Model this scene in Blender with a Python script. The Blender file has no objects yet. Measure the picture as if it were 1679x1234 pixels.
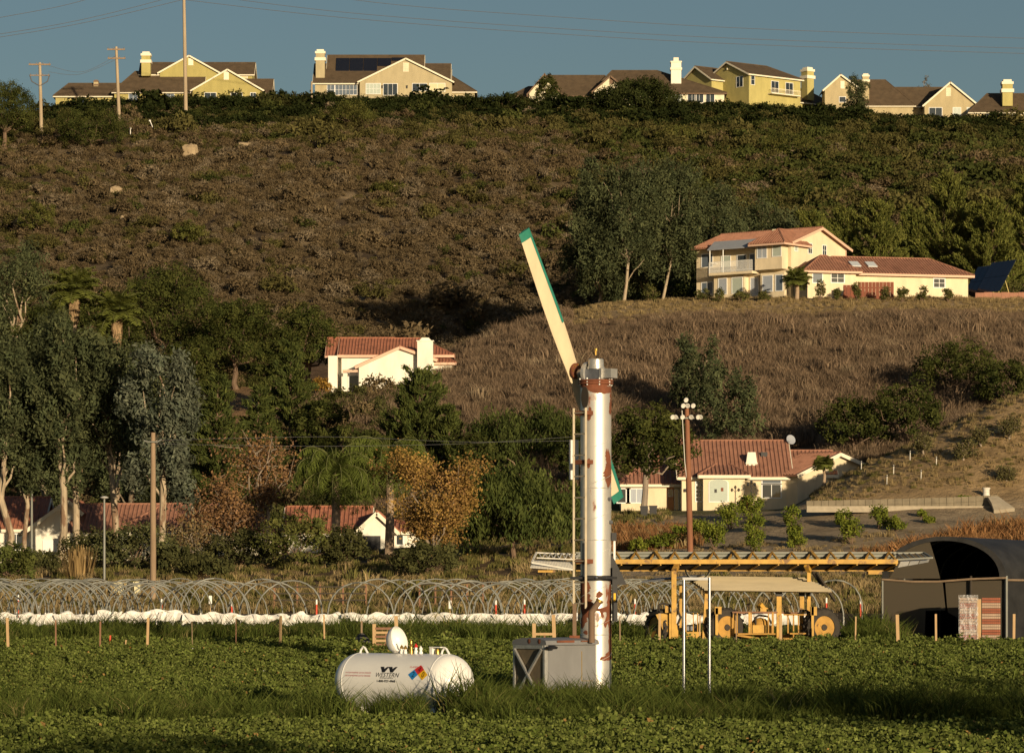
import bpy, math, random
import numpy as np
from mathutils import Vector, Matrix

# ------------------------------------------------------------------ camera, sky, sun, exposure
SC = bpy.context.scene
COL = SC.collection
F = 6000.0          # focal length in units of the photograph's pixels (1679 wide)
CX, VH = 839.5, 977.0   # optical axis column, eye-level row
CAMZ = 2.6
SUN_AZ = math.radians(25.0)   # to the right of straight behind the camera
SUN_EL = math.radians(8.0)
TOSUN = Vector((math.sin(SUN_AZ) * math.cos(SUN_EL), -math.cos(SUN_AZ) * math.cos(SUN_EL), math.sin(SUN_EL)))

cd = bpy.data.cameras.new('camera')
cam = bpy.data.objects.new('camera', cd)
COL.objects.link(cam)
cam.location = (0, 0, CAMZ)
cam.rotation_euler = (math.pi / 2, 0, 0)
cd.sensor_width = 36.0
cd.lens = 36.0 * F / 1679.0
cd.shift_y = (VH - 617.0) / 1679.0
cd.clip_start = 0.5
cd.clip_end = 9000
SC.camera = cam

W = bpy.data.worlds.new('World')
SC.world = W
W.use_nodes = True
wn = W.node_tree
wn.nodes.clear()
wo = wn.nodes.new('ShaderNodeOutputWorld')
bg = wn.nodes.new('ShaderNodeBackground')
sk = wn.nodes.new('ShaderNodeTexSky')
sk.sky_type = 'NISHITA'
sk.sun_disc = False
sk.sun_elevation = SUN_EL
sk.sun_rotation = math.pi - SUN_AZ
sk.altitude = 0
sk.air_density = 1.0
sk.dust_density = 1.2
sk.ozone_density = 2.0
bg.inputs['Strength'].default_value = 0.057
wn.links.new(sk.outputs[0], bg.inputs['Color'])
wn.links.new(bg.outputs[0], wo.inputs['Surface'])

sl = bpy.data.lights.new('sun', 'SUN')
sl.energy = 5.0
sl.angle = math.radians(0.55)
sl.color = (1.0, 0.795, 0.52)
so = bpy.data.objects.new('sun', sl)
COL.objects.link(so)
so.rotation_euler = (-TOSUN).to_track_quat('-Z', 'Y').to_euler()
so.location = TOSUN * 300

SC.view_settings.view_transform = 'Standard'
SC.view_settings.look = 'None'
SC.view_settings.exposure = 0.12
SC.view_settings.gamma = 1.0
SC.view_settings.use_curve_mapping = False
SC.render.engine = 'CYCLES'
SC.cycles.max_bounces = 5
SC.cycles.diffuse_bounces = 2
SC.cycles.glossy_bounces = 2
SC.cycles.transmission_bounces = 3
SC.cycles.transparent_max_bounces = 6
SC.cycles.use_denoising = True
# ------------------------------------------------------------------ helpers
def V3(u, v, d):
    return Vector(((u - CX) / F * d, d, CAMZ + (VH - v) / F * d))

MATS = {}
def new_mat(name):
    m = bpy.data.materials.new(name)
    m.use_nodes = True
    nt = m.node_tree
    nt.nodes.clear()
    out = nt.nodes.new('ShaderNodeOutputMaterial')
    MATS[name] = m
    return m, nt, out

def N(nt, t, **kw):
    n = nt.nodes.new(t)
    for k, v in kw.items():
        setattr(n, k, v)
    return n

def mat(name, col, rough=0.7, metal=0.0, var=0.18, scale=2.0, bump=0.0, bscale=30.0, spec=0.4, col2=None, thr=None, stretch=(1, 1, 1)):
    """procedural paint / stone / metal: base colour with noise variation, optional second colour in patches, optional bump"""
    m, nt, out = new_mat(name)
    L = nt.links.new
    b = N(nt, 'ShaderNodeBsdfPrincipled')
    b.inputs['Roughness'].default_value = rough
    b.inputs['Metallic'].default_value = metal
    b.inputs['Specular IOR Level'].default_value = spec
    tc = N(nt, 'ShaderNodeTexCoord')
    mp = N(nt, 'ShaderNodeMapping')
    mp.inputs['Scale'].default_value = stretch
    L(tc.outputs['Object'], mp.inputs['Vector'])
    nz = N(nt, 'ShaderNodeTexNoise')
    nz.inputs['Scale'].default_value = scale
    nz.inputs['Detail'].default_value = 6
    nz.inputs['Roughness'].default_value = 0.65
    L(mp.outputs[0], nz.inputs['Vector'])
    rmp = N(nt, 'ShaderNodeMapRange')
    rmp.inputs['From Min'].default_value = 0.25
    rmp.inputs['From Max'].default_value = 0.75
    rmp.inputs['To Min'].default_value = 1 - var
    rmp.inputs['To Max'].default_value = 1 + var
    L(nz.outputs['Fac'], rmp.inputs['Value'])
    mx = N(nt, 'ShaderNodeVectorMath', operation='SCALE')
    mx.inputs[0].default_value = col[:3]
    L(rmp.outputs[0], mx.inputs['Scale'])
    cur = mx.outputs[0]
    if col2 is not None:
        n2 = N(nt, 'ShaderNodeTexNoise')
        n2.inputs['Scale'].default_value = scale * 0.8
        n2.inputs['Detail'].default_value = 7
        n2.inputs['Roughness'].default_value = 0.6
        off = N(nt, 'ShaderNodeVectorMath', operation='ADD')
        off.inputs[1].default_value = (13.1, 7.7, 3.3)
        L(mp.outputs[0], off.inputs[0])
        L(off.outputs[0], n2.inputs['Vector'])
        r2 = N(nt, 'ShaderNodeMapRange')
        t = thr if thr is not None else 0.58
        r2.inputs['From Min'].default_value = t - 0.03
        r2.inputs['From Max'].default_value = t + 0.03
        L(n2.outputs['Fac'], r2.inputs['Value'])
        mc = N(nt, 'ShaderNodeMix', data_type='RGBA')
        L(r2.outputs[0], mc.inputs['Factor'])
        L(cur, mc.inputs['A'])
        mc.inputs['B'].default_value = (*col2[:3], 1)
        cur = mc.outputs['Result']
        if metal > 0:
            rm = N(nt, 'ShaderNodeMapRange')
            rm.inputs['To Min'].default_value = metal
            rm.inputs['To Max'].default_value = 0.0
            L(r2.outputs[0], rm.inputs['Value'])
            L(rm.outputs[0], b.inputs['Metallic'])
            rr = N(nt, 'ShaderNodeMapRange')
            rr.inputs['To Min'].default_value = rough
            rr.inputs['To Max'].default_value = 0.9
            L(r2.outputs[0], rr.inputs['Value'])
            L(rr.outputs[0], b.inputs['Roughness'])
    L(cur, b.inputs['Base Color'])
    if bump > 0:
        n3 = N(nt, 'ShaderNodeTexNoise')
        n3.inputs['Scale'].default_value = bscale
        n3.inputs['Detail'].default_value = 4
        L(mp.outputs[0], n3.inputs['Vector'])
        bm_ = N(nt, 'ShaderNodeBump')
        bm_.inputs['Strength'].default_value = bump
        bm_.inputs['Distance'].default_value = 0.02
        L(n3.outputs['Fac'], bm_.inputs['Height'])
        L(bm_.outputs[0], b.inputs['Normal'])
    L(b.outputs[0], out.inputs['Surface'])
    return m

def leaf_mat(name, trans=0.22, rvar=0.25):
    """leaf colour comes from the leaf's own colour attribute; instances vary a little"""
    m, nt, out = new_mat(name)
    L = nt.links.new
    at = N(nt, 'ShaderNodeAttribute', attribute_name='Col')
    oi = N(nt, 'ShaderNodeObjectInfo')
    r = N(nt, 'ShaderNodeMapRange')
    r.inputs['To Min'].default_value = 1 - rvar
    r.inputs['To Max'].default_value = 1 + rvar
    L(oi.outputs['Random'], r.inputs['Value'])
    sc = N(nt, 'ShaderNodeVectorMath', operation='SCALE')
    L(at.outputs['Color'], sc.inputs[0])
    L(r.outputs[0], sc.inputs['Scale'])
    d = N(nt, 'ShaderNodeBsdfDiffuse')
    t = N(nt, 'ShaderNodeBsdfTranslucent')
    mx = N(nt, 'ShaderNodeMixShader')
    mx.inputs[0].default_value = trans
    L(sc.outputs[0], d.inputs['Color'])
    L(sc.outputs[0], t.inputs['Color'])
    L(d.outputs[0], mx.inputs[1])
    L(t.outputs[0], mx.inputs[2])
    L(mx.outputs[0], out.inputs['Surface'])
    return m

def glass_mat(name, col=(0.03, 0.04, 0.05), rough=0.06):
    m, nt, out = new_mat(name)
    b = N(nt, 'ShaderNodeBsdfPrincipled')
    b.inputs['Base Color'].default_value = (*col, 1)
    b.inputs['Roughness'].default_value = rough
    b.inputs['Specular IOR Level'].default_value = 0.7
    nt.links.new(b.outputs[0], out.inputs['Surface'])
    return m

class MB:
    """collects geometry, then links it as ONE mesh object"""
    def __init__(s):
        s.v, s.f = [], []
    def add(s, vs, fs):
        o = len(s.v)
        s.v += [tuple(p) for p in vs]
        s.f += [tuple(i + o for i in f) for f in fs]
        return s
    def box(s, x0, x1, y0, y1, z0, z1):
        vs = [(x0, y0, z0), (x1, y0, z0), (x1, y1, z0), (x0, y1, z0), (x0, y0, z1), (x1, y0, z1), (x1, y1, z1), (x0, y1, z1)]
        return s.add(vs, [(3, 2, 1, 0), (4, 5, 6, 7), (0, 1, 5, 4), (1, 2, 6, 5), (2, 3, 7, 6), (3, 0, 4, 7)])
    def bar(s, a, b, w, h=None, up=(0, 0, 1)):
        """square bar from a to b"""
        a, b = Vector(a), Vector(b)
        h = w if h is None else h
        d = (b - a).normalized()
        upv = Vector(up)
        if abs(d.dot(upv)) > 0.98:
            upv = Vector((0, 1, 0))
        r = d.cross(upv).normalized() * (w / 2)
        q = d.cross(r).normalized() * (h / 2)
        vs = [a - r - q, a + r - q, a + r + q, a - r + q, b - r - q, b + r - q, b + r + q, b - r + q]
        return s.add(vs, [(3, 2, 1, 0), (4, 5, 6, 7), (0, 1, 5, 4), (1, 2, 6, 5), (2, 3, 7, 6), (3, 0, 4, 7)])
    def tube(s, pts, rad, n=8, cap=True):
        pts = [Vector(p) for p in pts]
        m = len(pts)
        rad = [rad] * m if not hasattr(rad, '__len__') else rad
        vs, fs = [], []
        ref = None
        for i, p in enumerate(pts):
            t = (pts[min(i + 1, m - 1)] - pts[max(i - 1, 0)])
            if t.length < 1e-9:
                t = Vector((0, 0, 1))
            t.normalize()
            if ref is None:
                ref = Vector((1, 0, 0)) if abs(t.x) < 0.8 else Vector((0, 1, 0))
            a = (ref - t * ref.dot(t))
            if a.length < 1e-6:
                a = t.orthogonal()
            a.normalize()
            ref = a
            b = t.cross(a)
            for k in range(n):
                an = 2 * math.pi * k / n
                vs.append(p + (a * math.cos(an) + b * math.sin(an)) * rad[i])
        for i in range(m - 1):
            for k in range(n):
                k2 = (k + 1) % n
                fs.append((i * n + k, i * n + k2, (i + 1) * n + k2, (i + 1) * n + k))
        if cap:
            fs.append(tuple(reversed(range(n))))
            fs.append(tuple(range((m - 1) * n, m * n)))
        return s.add(vs, fs)
    def prism(s, poly, off):
        """planar polygon (3-D points) extruded by vector off"""
        off = Vector(off)
        n = len(poly)
        vs = [Vector(p) for p in poly] + [Vector(p) + off for p in poly]
        fs = [tuple(reversed(range(n))), tuple(range(n, 2 * n))] + [(i, (i + 1) % n, n + (i + 1) % n, n + i) for i in range(n)]
        return s.add(vs, fs)
    def lathe(s, prof, n=20, axis='z', c=(0, 0, 0), caps=True):
        """prof = [(r, h)]"""
        vs, fs = [], []
        c = Vector(c)
        for r, h in prof:
            for k in range(n):
                a = 2 * math.pi * k / n
                p = (r * math.cos(a), r * math.sin(a), h) if axis == 'z' else ((h, r * math.cos(a), r * math.sin(a)) if axis == 'x' else (r * math.cos(a), h, r * math.sin(a)))
                vs.append(Vector(p) + c)
        for i in range(len(prof) - 1):
            for k in range(n):
                k2 = (k + 1) % n
                fs.append((i * n + k, i * n + k2, (i + 1) * n + k2, (i + 1) * n + k))
        if caps:
            fs.append(tuple(reversed(range(n))))
            fs.append(tuple(range((len(prof) - 1) * n, len(prof) * n)))
        return s.add(vs, fs)
    def xf(s, M):
        s.v = [tuple(M @ Vector(p)) for p in s.v]
        return s
    def mesh(s, name, m, smooth=False):
        me = bpy.data.meshes.new(name)
        me.from_pydata(s.v, [], s.f)
        me.materials.append(m)
        me.validate()
        if smooth:
            me.polygons.foreach_set('use_smooth', [True] * len(me.polygons))
            try:
                me.set_sharp_from_angle(angle=math.radians(38))
            except Exception:
                pass
        me.update()
        return me
    def build(s, name, m, parent=None, smooth=False, loc=None):
        m = MATS[m] if isinstance(m, str) else m
        return link(name, s.mesh(name, m, smooth), parent, loc)

def link(name, data, parent=None, loc=None):
    o = bpy.data.objects.new(name, data)
    COL.objects.link(o)
    if parent is not None:
        o.parent = parent
    if loc is not None:
        o.location = loc
    return o

def tag(o, label=None, cat=None, group=None, kind=None):
    if label: o['label'] = label
    if cat: o['category'] = cat
    if group: o['group'] = group
    if kind: o['kind'] = kind
    return o

def thing(name, label, cat, loc, rz=0.0, group=None):
    o = bpy.data.objects.new(name, None)
    o.empty_display_size = 0.3
    COL.objects.link(o)
    o.location = loc
    o.rotation_euler = (0, 0, rz)
    return tag(o, label, cat, group)

def copy_tree(o, parent=None):
    c = o.copy()
    COL.objects.link(c)
    c.parent = parent
    for ch in list(o.children):
        copy_tree(ch, c)
    return c

ORD = ['first', 'second', 'third', 'fourth', 'fifth', 'sixth', 'seventh', 'eighth', 'ninth', 'tenth', 'eleventh', 'twelfth', 'thirteenth', 'fourteenth', 'fifteenth', 'sixteenth', 'seventeenth', 'eighteenth', 'nineteenth', 'twentieth']

def np_mesh(name, verts, quads, m, cols=None):
    """fast quad mesh from numpy; cols = one colour per face"""
    me = bpy.data.meshes.new(name)
    nv, nf = len(verts), len(quads)
    me.vertices.add(nv)
    me.vertices.foreach_set('co', np.asarray(verts, np.float32).ravel())
    me.loops.add(nf * 4)
    me.loops.foreach_set('vertex_index', np.asarray(quads, np.int32).ravel())
    me.polygons.add(nf)
    me.polygons.foreach_set('loop_start', np.arange(0, nf * 4, 4, dtype=np.int32))
    if cols is not None:
        a = me.attributes.new('Col', 'FLOAT_COLOR', 'FACE')
        c4 = np.ones((nf, 4), np.float32)
        c4[:, :3] = cols
        a.data.foreach_set('color', c4.ravel())
    me.materials.append(MATS[m] if isinstance(m, str) else m)
    me.update(calc_edges=True)
    return me

# ------------------------------------------------------------------ foliage generators (numpy)
def unit(a):
    return a / np.maximum(np.linalg.norm(a, axis=-1, keepdims=True), 1e-9)

class Leaves:
    """many small leaf faces, gathered into one crown mesh"""
    def __init__(s, seed):
        s.r = np.random.default_rng(seed)
        s.V, s.C = [], []
    def put(s, C, size, asp=0.5, out=None, outw=0.8, tdir=None, tw=0.0, col=(0.05, 0.07, 0.02), cvar=0.25, cl=None):
        r = s.r
        n = len(C)
        if n == 0:
            return
        nrm = r.normal(size=(n, 3))
        nrm = unit(nrm)
        if out is not None:
            nrm = unit(nrm + out * outw)
        t = r.normal(size=(n, 3))
        if tdir is not None:
            t = unit(t) * (1 - tw) + np.asarray(tdir) * tw
        t = unit(t - nrm * (t * nrm).sum(1, keepdims=True)) if tw < 0.5 else unit(t)
        b = unit(np.cross(nrm, t))
        L = (size * r.uniform(0.65, 1.25, (n, 1))) * 0.5
        Wd = L * asp
        q = np.stack([C + t * L, C + b * Wd + t * L * 0.1, C - t * L, C - b * Wd - t * L * 0.1], 1)
        s.V.append(q)
        k = r.uniform(1 - cvar, 1 + cvar, (n, 1))
        base = np.asarray(col, float)[None] if np.ndim(col) == 1 else np.asarray(col)
        c = base * k
        if cl is not None:
            c = c * cl
        s.C.append(np.broadcast_to(c, (n, 3)))
    def clumps(s, lobes, nc, k, rc, size, asp=0.5, col=(0.05, 0.07, 0.02), cvar=0.22, clvar=0.25, rmin=0.55, outw=0.9, tdir=None, tw=0.0, flat=0.8, low=-0.55, col2=None):
        r = s.r
        lb = np.asarray(lobes, float)
        w = (lb[:, 3] * lb[:, 4] * lb[:, 5]) ** (2 / 3)
        idx = r.choice(len(lb), nc, p=w / w.sum())
        d = unit(r.normal(size=(nc, 3)))
        d[:, 2] = np.where(d[:, 2] < low, -d[:, 2], d[:, 2])
        rr = r.uniform(rmin ** 3, 1, (nc, 1)) ** (1 / 3)
        cc = lb[idx, :3] + d * rr * lb[idx, 3:6]
        C = np.repeat(cc, k, 0)
        o = r.normal(size=(nc * k, 3)) * rc
        o[:, 2] *= flat
        cl = np.repeat(r.uniform(1 - clvar, 1 + clvar, (nc, 1)), k, 0)
        cb = np.asarray(col, float)
        if col2 is not None:
            f = np.repeat(r.uniform(0, 1, (nc, 1)), k, 0)
            cb = cb * (1 - f) + np.asarray(col2, float) * f
        s.put(C + o, size, asp, np.repeat(d, k, 0), outw, tdir, tw, cb, cvar, cl)
        return cc
    def arrays(s):
        v = np.concatenate(s.V).reshape(-1, 3)
        c = np.concatenate(s.C)
        return v, np.arange(len(v)).reshape(-1, 4), c
    def build(s, name, m, parent=None):
        v, q, c = s.arrays()
        return link(name, np_mesh(name, v, q, m, c), parent)
    def kit(s, name, m):
        v, q, c = s.arrays()
        return bpy.data.objects.new(name, np_mesh(name, v, q, m, c))

def scatter(name, pts, rots, scales, idx, protos, label, cat):
    """one 'stuff' object: a point cloud of plants, instanced by geometry nodes"""
    me = bpy.data.meshes.new(name)
    n = len(pts)
    me.vertices.add(n)
    me.vertices.foreach_set('co', np.asarray(pts, np.float32).ravel())
    a = me.attributes.new('pr', 'FLOAT_VECTOR', 'POINT'); a.data.foreach_set('vector', np.asarray(rots, np.float32).ravel())
    a = me.attributes.new('ps', 'FLOAT_VECTOR', 'POINT'); a.data.foreach_set('vector', np.asarray(scales, np.float32).ravel())
    a = me.attributes.new('pi', 'INT', 'POINT'); a.data.foreach_set('value', np.asarray(idx, np.int32))
    o = link(name, me)
    kc = bpy.data.collections.new(name + '_kit')
    for p in protos:
        kc.objects.link(p)
    ng = bpy.data.node_groups.new(name, 'GeometryNodeTree')
    ng.interface.new_socket('Geometry', in_out='INPUT', socket_type='NodeSocketGeometry')
    ng.interface.new_socket('Geometry', in_out='OUTPUT', socket_type='NodeSocketGeometry')
    gi = ng.nodes.new('NodeGroupInput'); go = ng.nodes.new('NodeGroupOutput')
    ci = ng.nodes.new('GeometryNodeCollectionInfo')
    ci.inputs['Collection'].default_value = kc
    ci.inputs['Separate Children'].default_value = True
    ci.inputs['Reset Children'].default_value = True
    ip = ng.nodes.new('GeometryNodeInstanceOnPoints')
    ip.inputs['Pick Instance'].default_value = True
    def na(nm, t):
        x = ng.nodes.new('GeometryNodeInputNamedAttribute'); x.data_type = t; x.inputs['Name'].default_value = nm
        return x.outputs['Attribute']
    L = ng.links.new
    L(gi.outputs[0], ip.inputs['Points'])
    L(ci.outputs[0], ip.inputs['Instance'])
    L(na('pi', 'INT'), ip.inputs['Instance Index'])
    L(na('pr', 'FLOAT_VECTOR'), ip.inputs['Rotation'])
    L(na('ps', 'FLOAT_VECTOR'), ip.inputs['Scale'])
    L(ip.outputs[0], go.inputs[0])
    md = o.modifiers.new('plants', 'NODES')
    md.node_group = ng
    tag(o, label, cat, kind='stuff')
    return o
# ------------------------------------------------------------------ terrain
UK = [-1400, -500, 0, 300, 400, 500, 620, 700, 750, 800, 850, 900, 960, 1000, 1150, 1300, 1320, 1342, 1423, 1483, 1557, 1632, 1679, 1800, 2600, 3200]
def row(*kv):
    us, vs = [k[0] for k in kv], [k[1] for k in kv]
    return np.interp(UK, us, vs)
def flat(d, z):
    return np.full(len(UK), VH - (z) * F / d)
ROWS = [
    (3, flat(3, -2.62)), (40, flat(40, -2.6)), (60, flat(60, -2.58)), (82, flat(82, -2.6)), (88, flat(88, -2.42)), (98, flat(98, -1.85)),
    (106, flat(106, -1.55)), (112, flat(112, -1.46)), (125, flat(125, -1.6)), (137, flat(137, -1.72)), (150, flat(150, -1.66)), (166, flat(166, -1.42)), (180, flat(180, -1.38)), (205, flat(205, -1.25)), (218, flat(218, -1.0)),
    (228, row((-1400, 985), (600, 985), (900, 983), (1679, 975), (3200, 960))),
    (250, row((-1400, 955), (0, 948), (300, 945), (500, 945), (620, 938), (750, 938), (900, 935), (1000, 930), (1150, 925), (1320, 920), (1423, 915), (1679, 905), (3200, 880))),
    (271, row((-1400, 940), (0, 934), (300, 927), (500, 918), (620, 908), (750, 907), (900, 896), (1000, 885), (1150, 882), (1320, 862), (1423, 845), (1483, 840), (1679, 838), (3200, 800))),
    (275, row((-1400, 938), (0, 932), (300, 925), (500, 916), (620, 906), (750, 905), (900, 893), (1000, 878), (1150, 876), (1320, 826), (1423, 818), (1483, 814), (1679, 810), (3200, 780))),
    (291, row((-1400, 925), (0, 922), (300, 914), (500, 907), (620, 901), (750, 895), (900, 870), (1000, 845), (1150, 838), (1300, 834), (1320, 815), (1342, 800), (1423, 751), (1483, 722), (1557, 690), (1632, 649), (1679, 635), (2600, 520), (3200, 500))),
    (308, row((-1400, 915), (0, 915), (300, 905), (500, 897), (620, 891), (750, 886), (900, 860), (1000, 838), (1150, 836), (1300, 836), (1423, 812), (1483, 770), (1557, 720), (1679, 680), (2600, 560), (3200, 540))),
    (337, row((-1400, 890), (0, 880), (300, 862), (500, 842), (620, 800), (750, 768), (900, 745), (1000, 745), (1150, 745), (1300, 740), (1483, 725), (1679, 690), (2600, 600), (3200, 590))),
    (370, row((-1400, 820), (0, 800), (300, 740), (500, 702), (620, 685), (750, 668), (900, 640), (1000, 628), (1150, 620), (1300, 612), (1483, 602), (1679, 592), (2600, 570), (3200, 560))),
    (394, row((-1400, 760), (0, 730), (300, 660), (400, 645), (500, 645), (620, 645), (750, 612), (850, 580), (960, 553), (1000, 545), (1150, 534), (1300, 530), (1679, 528), (2600, 520), (3200, 520))),
    (416, row((-1400, 700), (0, 680), (300, 615), (500, 632), (620, 628), (700, 604), (750, 583), (800, 550), (900, 520), (960, 498), (1000, 491), (1150, 485), (1423, 483), (1679, 486), (2600, 490), (3200, 490))),
    (446, row((-1400, 650), (0, 640), (300, 590), (500, 588), (620, 590), (750, 588), (850, 575), (900, 560), (960, 530), (1000, 519), (1150, 515), (1679, 515), (3200, 515))),
    (475, row((-1400, 590), (0, 590), (300, 545), (500, 545), (620, 552), (750, 552), (900, 530), (1000, 500), (1150, 488), (1423, 480), (1679, 470), (3200, 460))),
    (580, row((-1400, 365), (0, 350), (300, 328), (500, 318), (800, 318), (1000, 316), (1300, 312), (1679, 310), (3200, 300))),
    (660, row((-1400, 262), (0, 232), (150, 220), (300, 212), (500, 210), (800, 214), (1000, 220), (1300, 226), (1679, 242), (3200, 265))),
    (702, row((-1400, 232), (0, 202), (150, 178), (300, 169), (500, 166), (800, 169), (1000, 176), (1300, 186), (1483, 198), (1679, 208), (3200, 235))),
]
zr = [(d, (VH - v) / F * d) for d, v in ROWS]
zt = zr[-1][1]
zr += [(718, zt + 0.6), (790, zt + 0.2), (900, zt - 12), (1400, zt - 60), (3500, zt * 0 - 5), (6000, zt * 0 - 5)]
UT = np.arange(-1400, 3201, 10.0)
DT = np.geomspace(3, 6000, 1400)
_rows = np.stack([np.interp(UT, UK, z) for d, z in zr])
ZT = np.empty((len(DT), len(UT)))
for j in range(len(UT)):
    ZT[:, j] = np.interp(DT, [d for d, z in zr], _rows[:, j])
def _blur(a, k, ax):
    ker = np.hanning(2 * k + 3)[1:-1]
    ker /= ker.sum()
    return np.apply_along_axis(lambda r: np.convolve(np.pad(r, k, mode='edge'), ker, 'valid'), ax, a)
ZT = _blur(_blur(ZT, 4, 0), 3, 1)
_rg = np.random.default_rng(5)
def _wob(X, Y, wl, seed):
    r = np.random.default_rng(seed)
    out = np.zeros_like(X)
    for i in range(7):
        a = r.uniform(0, 2 * np.pi); k = 2 * np.pi / (wl * r.uniform(0.6, 1.7))
        out += np.sin(k * (np.cos(a) * X + np.sin(a) * Y) + r.uniform(0, 6.28))
    return out / 7
_DD, _UU = np.meshgrid(DT, UT, indexing='ij')
_XX = (_UU - CX) / F * _DD
_h = np.clip((_DD - 470) / 60, 0, 1) * np.clip((700 - _DD) / 40, 0, 1)
ZT += _h * (3.2 * _wob(_XX, _DD * 0.45, 55, 1) + 1.2 * _wob(_XX, _DD, 17, 2))
_g = np.clip((_DD - 312) / 20, 0, 1) * np.clip((410 - _DD) / 20, 0, 1)
ZT += _g * (0.9 * _wob(_XX, _DD, 30, 3) + 0.35 * _wob(_XX, _DD, 9, 4))
_n = np.clip((_DD - 215) / 20, 0, 1) * np.clip((300 - _DD) / 10, 0, 1)
ZT += _n * (0.25 * _wob(_XX, _DD, 12, 6))
ZT += CAMZ

def zgrid(u, d):
    u = np.asarray(u, float); d = np.asarray(d, float)
    fi = np.interp(d, DT, np.arange(len(DT))); fj = np.clip((u - UT[0]) / 10.0, 0, len(UT) - 1.001)
    i = np.clip(fi.astype(int), 0, len(DT) - 2); j = fj.astype(int)
    a = fi - i; b = fj - j
    return (ZT[i, j] * (1 - a) + ZT[i + 1, j] * a) * (1 - b) + (ZT[i, j + 1] * (1 - a) + ZT[i + 1, j + 1] * a) * b
def ground(x, y):
    """height of the ground at world x, y"""
    x = np.asarray(x, float); y = np.asarray(y, float)
    return zgrid(CX + F * x / y, y)
def G(u, d, dz=0.0):
    return Vector(((u - CX) / F * d, d, float(zgrid(u, d)) + dz))
def hit(u, v, dmin=60.0):
    """depth at which the line of sight through (u, v) meets the ground"""
    ds = DT[DT > dmin]
    vv = VH - (zgrid(np.full(len(ds), u), ds) - CAMZ) * F / ds
    k = np.argmax(vv <= v)
    return float(ds[k]) if (vv <= v).any() else 700.0

def zone_colour(U, D):
    """natural colour of the bare ground: field soil, verge, orchard dirt, dry slope; darkened hillside"""
    X = (U - CX) / F * D
    c = np.empty(U.shape + (3,))
    def setc(m, col):
        c[m] = col
    c[:] = (0.10, 0.075, 0.05)
    setc(D < 215, (0.045, 0.045, 0.018))
    setc((D >= 138) & (D < 215), (0.10, 0.075, 0.045))
    setc((D >= 215) & (D < 262), (0.16, 0.11, 0.062))
    setc((D >= 225) & (D < 300) & (U > 985), (0.33, 0.255, 0.165))
    setc((D >= 262) & (D < 345) & (U <= 985), (0.10, 0.075, 0.045))
    setc((D >= 273) & (D < 310) & (U > 1325), (0.36, 0.25, 0.13))
    setc((D >= 287) & (D < 330) & (U > 985) & (U < 1335), (0.13, 0.12, 0.05))
    setc((D >= 312) & (D < 440), (0.15, 0.095, 0.055))
    setc((D >= 402) & (D < 440) & (U > 930), (0.36, 0.26, 0.145))
    setc((D >= 372) & (D < 450) & (U < 480), (0.27, 0.17, 0.09))
    setc((D >= 440) & (D < 5000), (0.075, 0.055, 0.036))  # hillside soil darkened so gaps between shrubs look shaded
    w = _wob(X, D, 14, 11) + 0.6 * _wob(X, D, 5, 12)
    bare = (D > 470) & (D < 660) & (w > 0.42)
    setc(bare, (0.32, 0.24, 0.14))
    return c
us = np.arange(-1400, 3201, 20.0)
ds = np.concatenate([np.geomspace(3, 50, 26)[:-1], np.geomspace(50, 800, 420)[:-1], np.geomspace(800, 6000, 20)])
DD, UU = np.meshgrid(ds, us, indexing='ij')
ZZ = zgrid(UU, DD)
tv = np.stack([(UU - CX) / F * DD, DD, ZZ], -1).reshape(-1, 3)
nu = len(us)
ii, jj = np.meshgrid(np.arange(len(ds) - 1), np.arange(nu - 1), indexing='ij')
base = (ii * nu + jj).ravel()
tq = np.stack([base, base + 1, base + 1 + nu, base + nu], 1)
tcol = zone_colour(UU, DD)
for _ in range(1):
    tcol[1:-1, 1:-1] = (tcol[:-2, 1:-1] + tcol[2:, 1:-1] + tcol[1:-1, :-2] + tcol[1:-1, 2:] + 2 * tcol[1:-1, 1:-1]) / 6

m, nt, out = new_mat('ground')
at = N(nt, 'ShaderNodeAttribute', attribute_name='Col')
geo = N(nt, 'ShaderNodeNewGeometry')
n1 = N(nt, 'ShaderNodeTexNoise'); n1.inputs['Scale'].default_value = 0.35; n1.inputs['Detail'].default_value = 9; n1.inputs['Roughness'].default_value = 0.7
nt.links.new(geo.outputs['Position'], n1.inputs['Vector'])
r1 = N(nt, 'ShaderNodeMapRange'); r1.inputs['From Min'].default_value = 0.3; r1.inputs['From Max'].default_value = 0.7; r1.inputs['To Min'].default_value = 0.55; r1.inputs['To Max'].default_value = 1.4
nt.links.new(n1.outputs['Fac'], r1.inputs['Value'])
s1 = N(nt, 'ShaderNodeVectorMath', operation='SCALE')
nt.links.new(at.outputs['Color'], s1.inputs[0]); nt.links.new(r1.outputs[0], s1.inputs['Scale'])
b1 = N(nt, 'ShaderNodeBsdfPrincipled'); b1.inputs['Roughness'].default_value = 0.95; b1.inputs['Specular IOR Level'].default_value = 0.1
nt.links.new(s1.outputs[0], b1.inputs['Base Color'])
n2 = N(nt, 'ShaderNodeTexNoise'); n2.inputs['Scale'].default_value = 1.3; n2.inputs['Detail'].default_value = 8; n2.inputs['Roughness'].default_value = 0.7
nt.links.new(geo.outputs['Position'], n2.inputs['Vector'])
bp = N(nt, 'ShaderNodeBump'); bp.inputs['Strength'].default_value = 0.8; bp.inputs['Distance'].default_value = 0.35
nt.links.new(n2.outputs['Fac'], bp.inputs['Height']); nt.links.new(bp.outputs[0], b1.inputs['Normal'])
nt.links.new(b1.outputs[0], out.inputs['Surface'])
me = np_mesh('terrain', tv, tq, m)
a = me.attributes.new('Col', 'FLOAT_COLOR', 'POINT')
c4 = np.ones((len(tv), 4), np.float32); c4[:, :3] = tcol.reshape(-1, 3)
a.data.foreach_set('color', c4.ravel())
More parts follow.
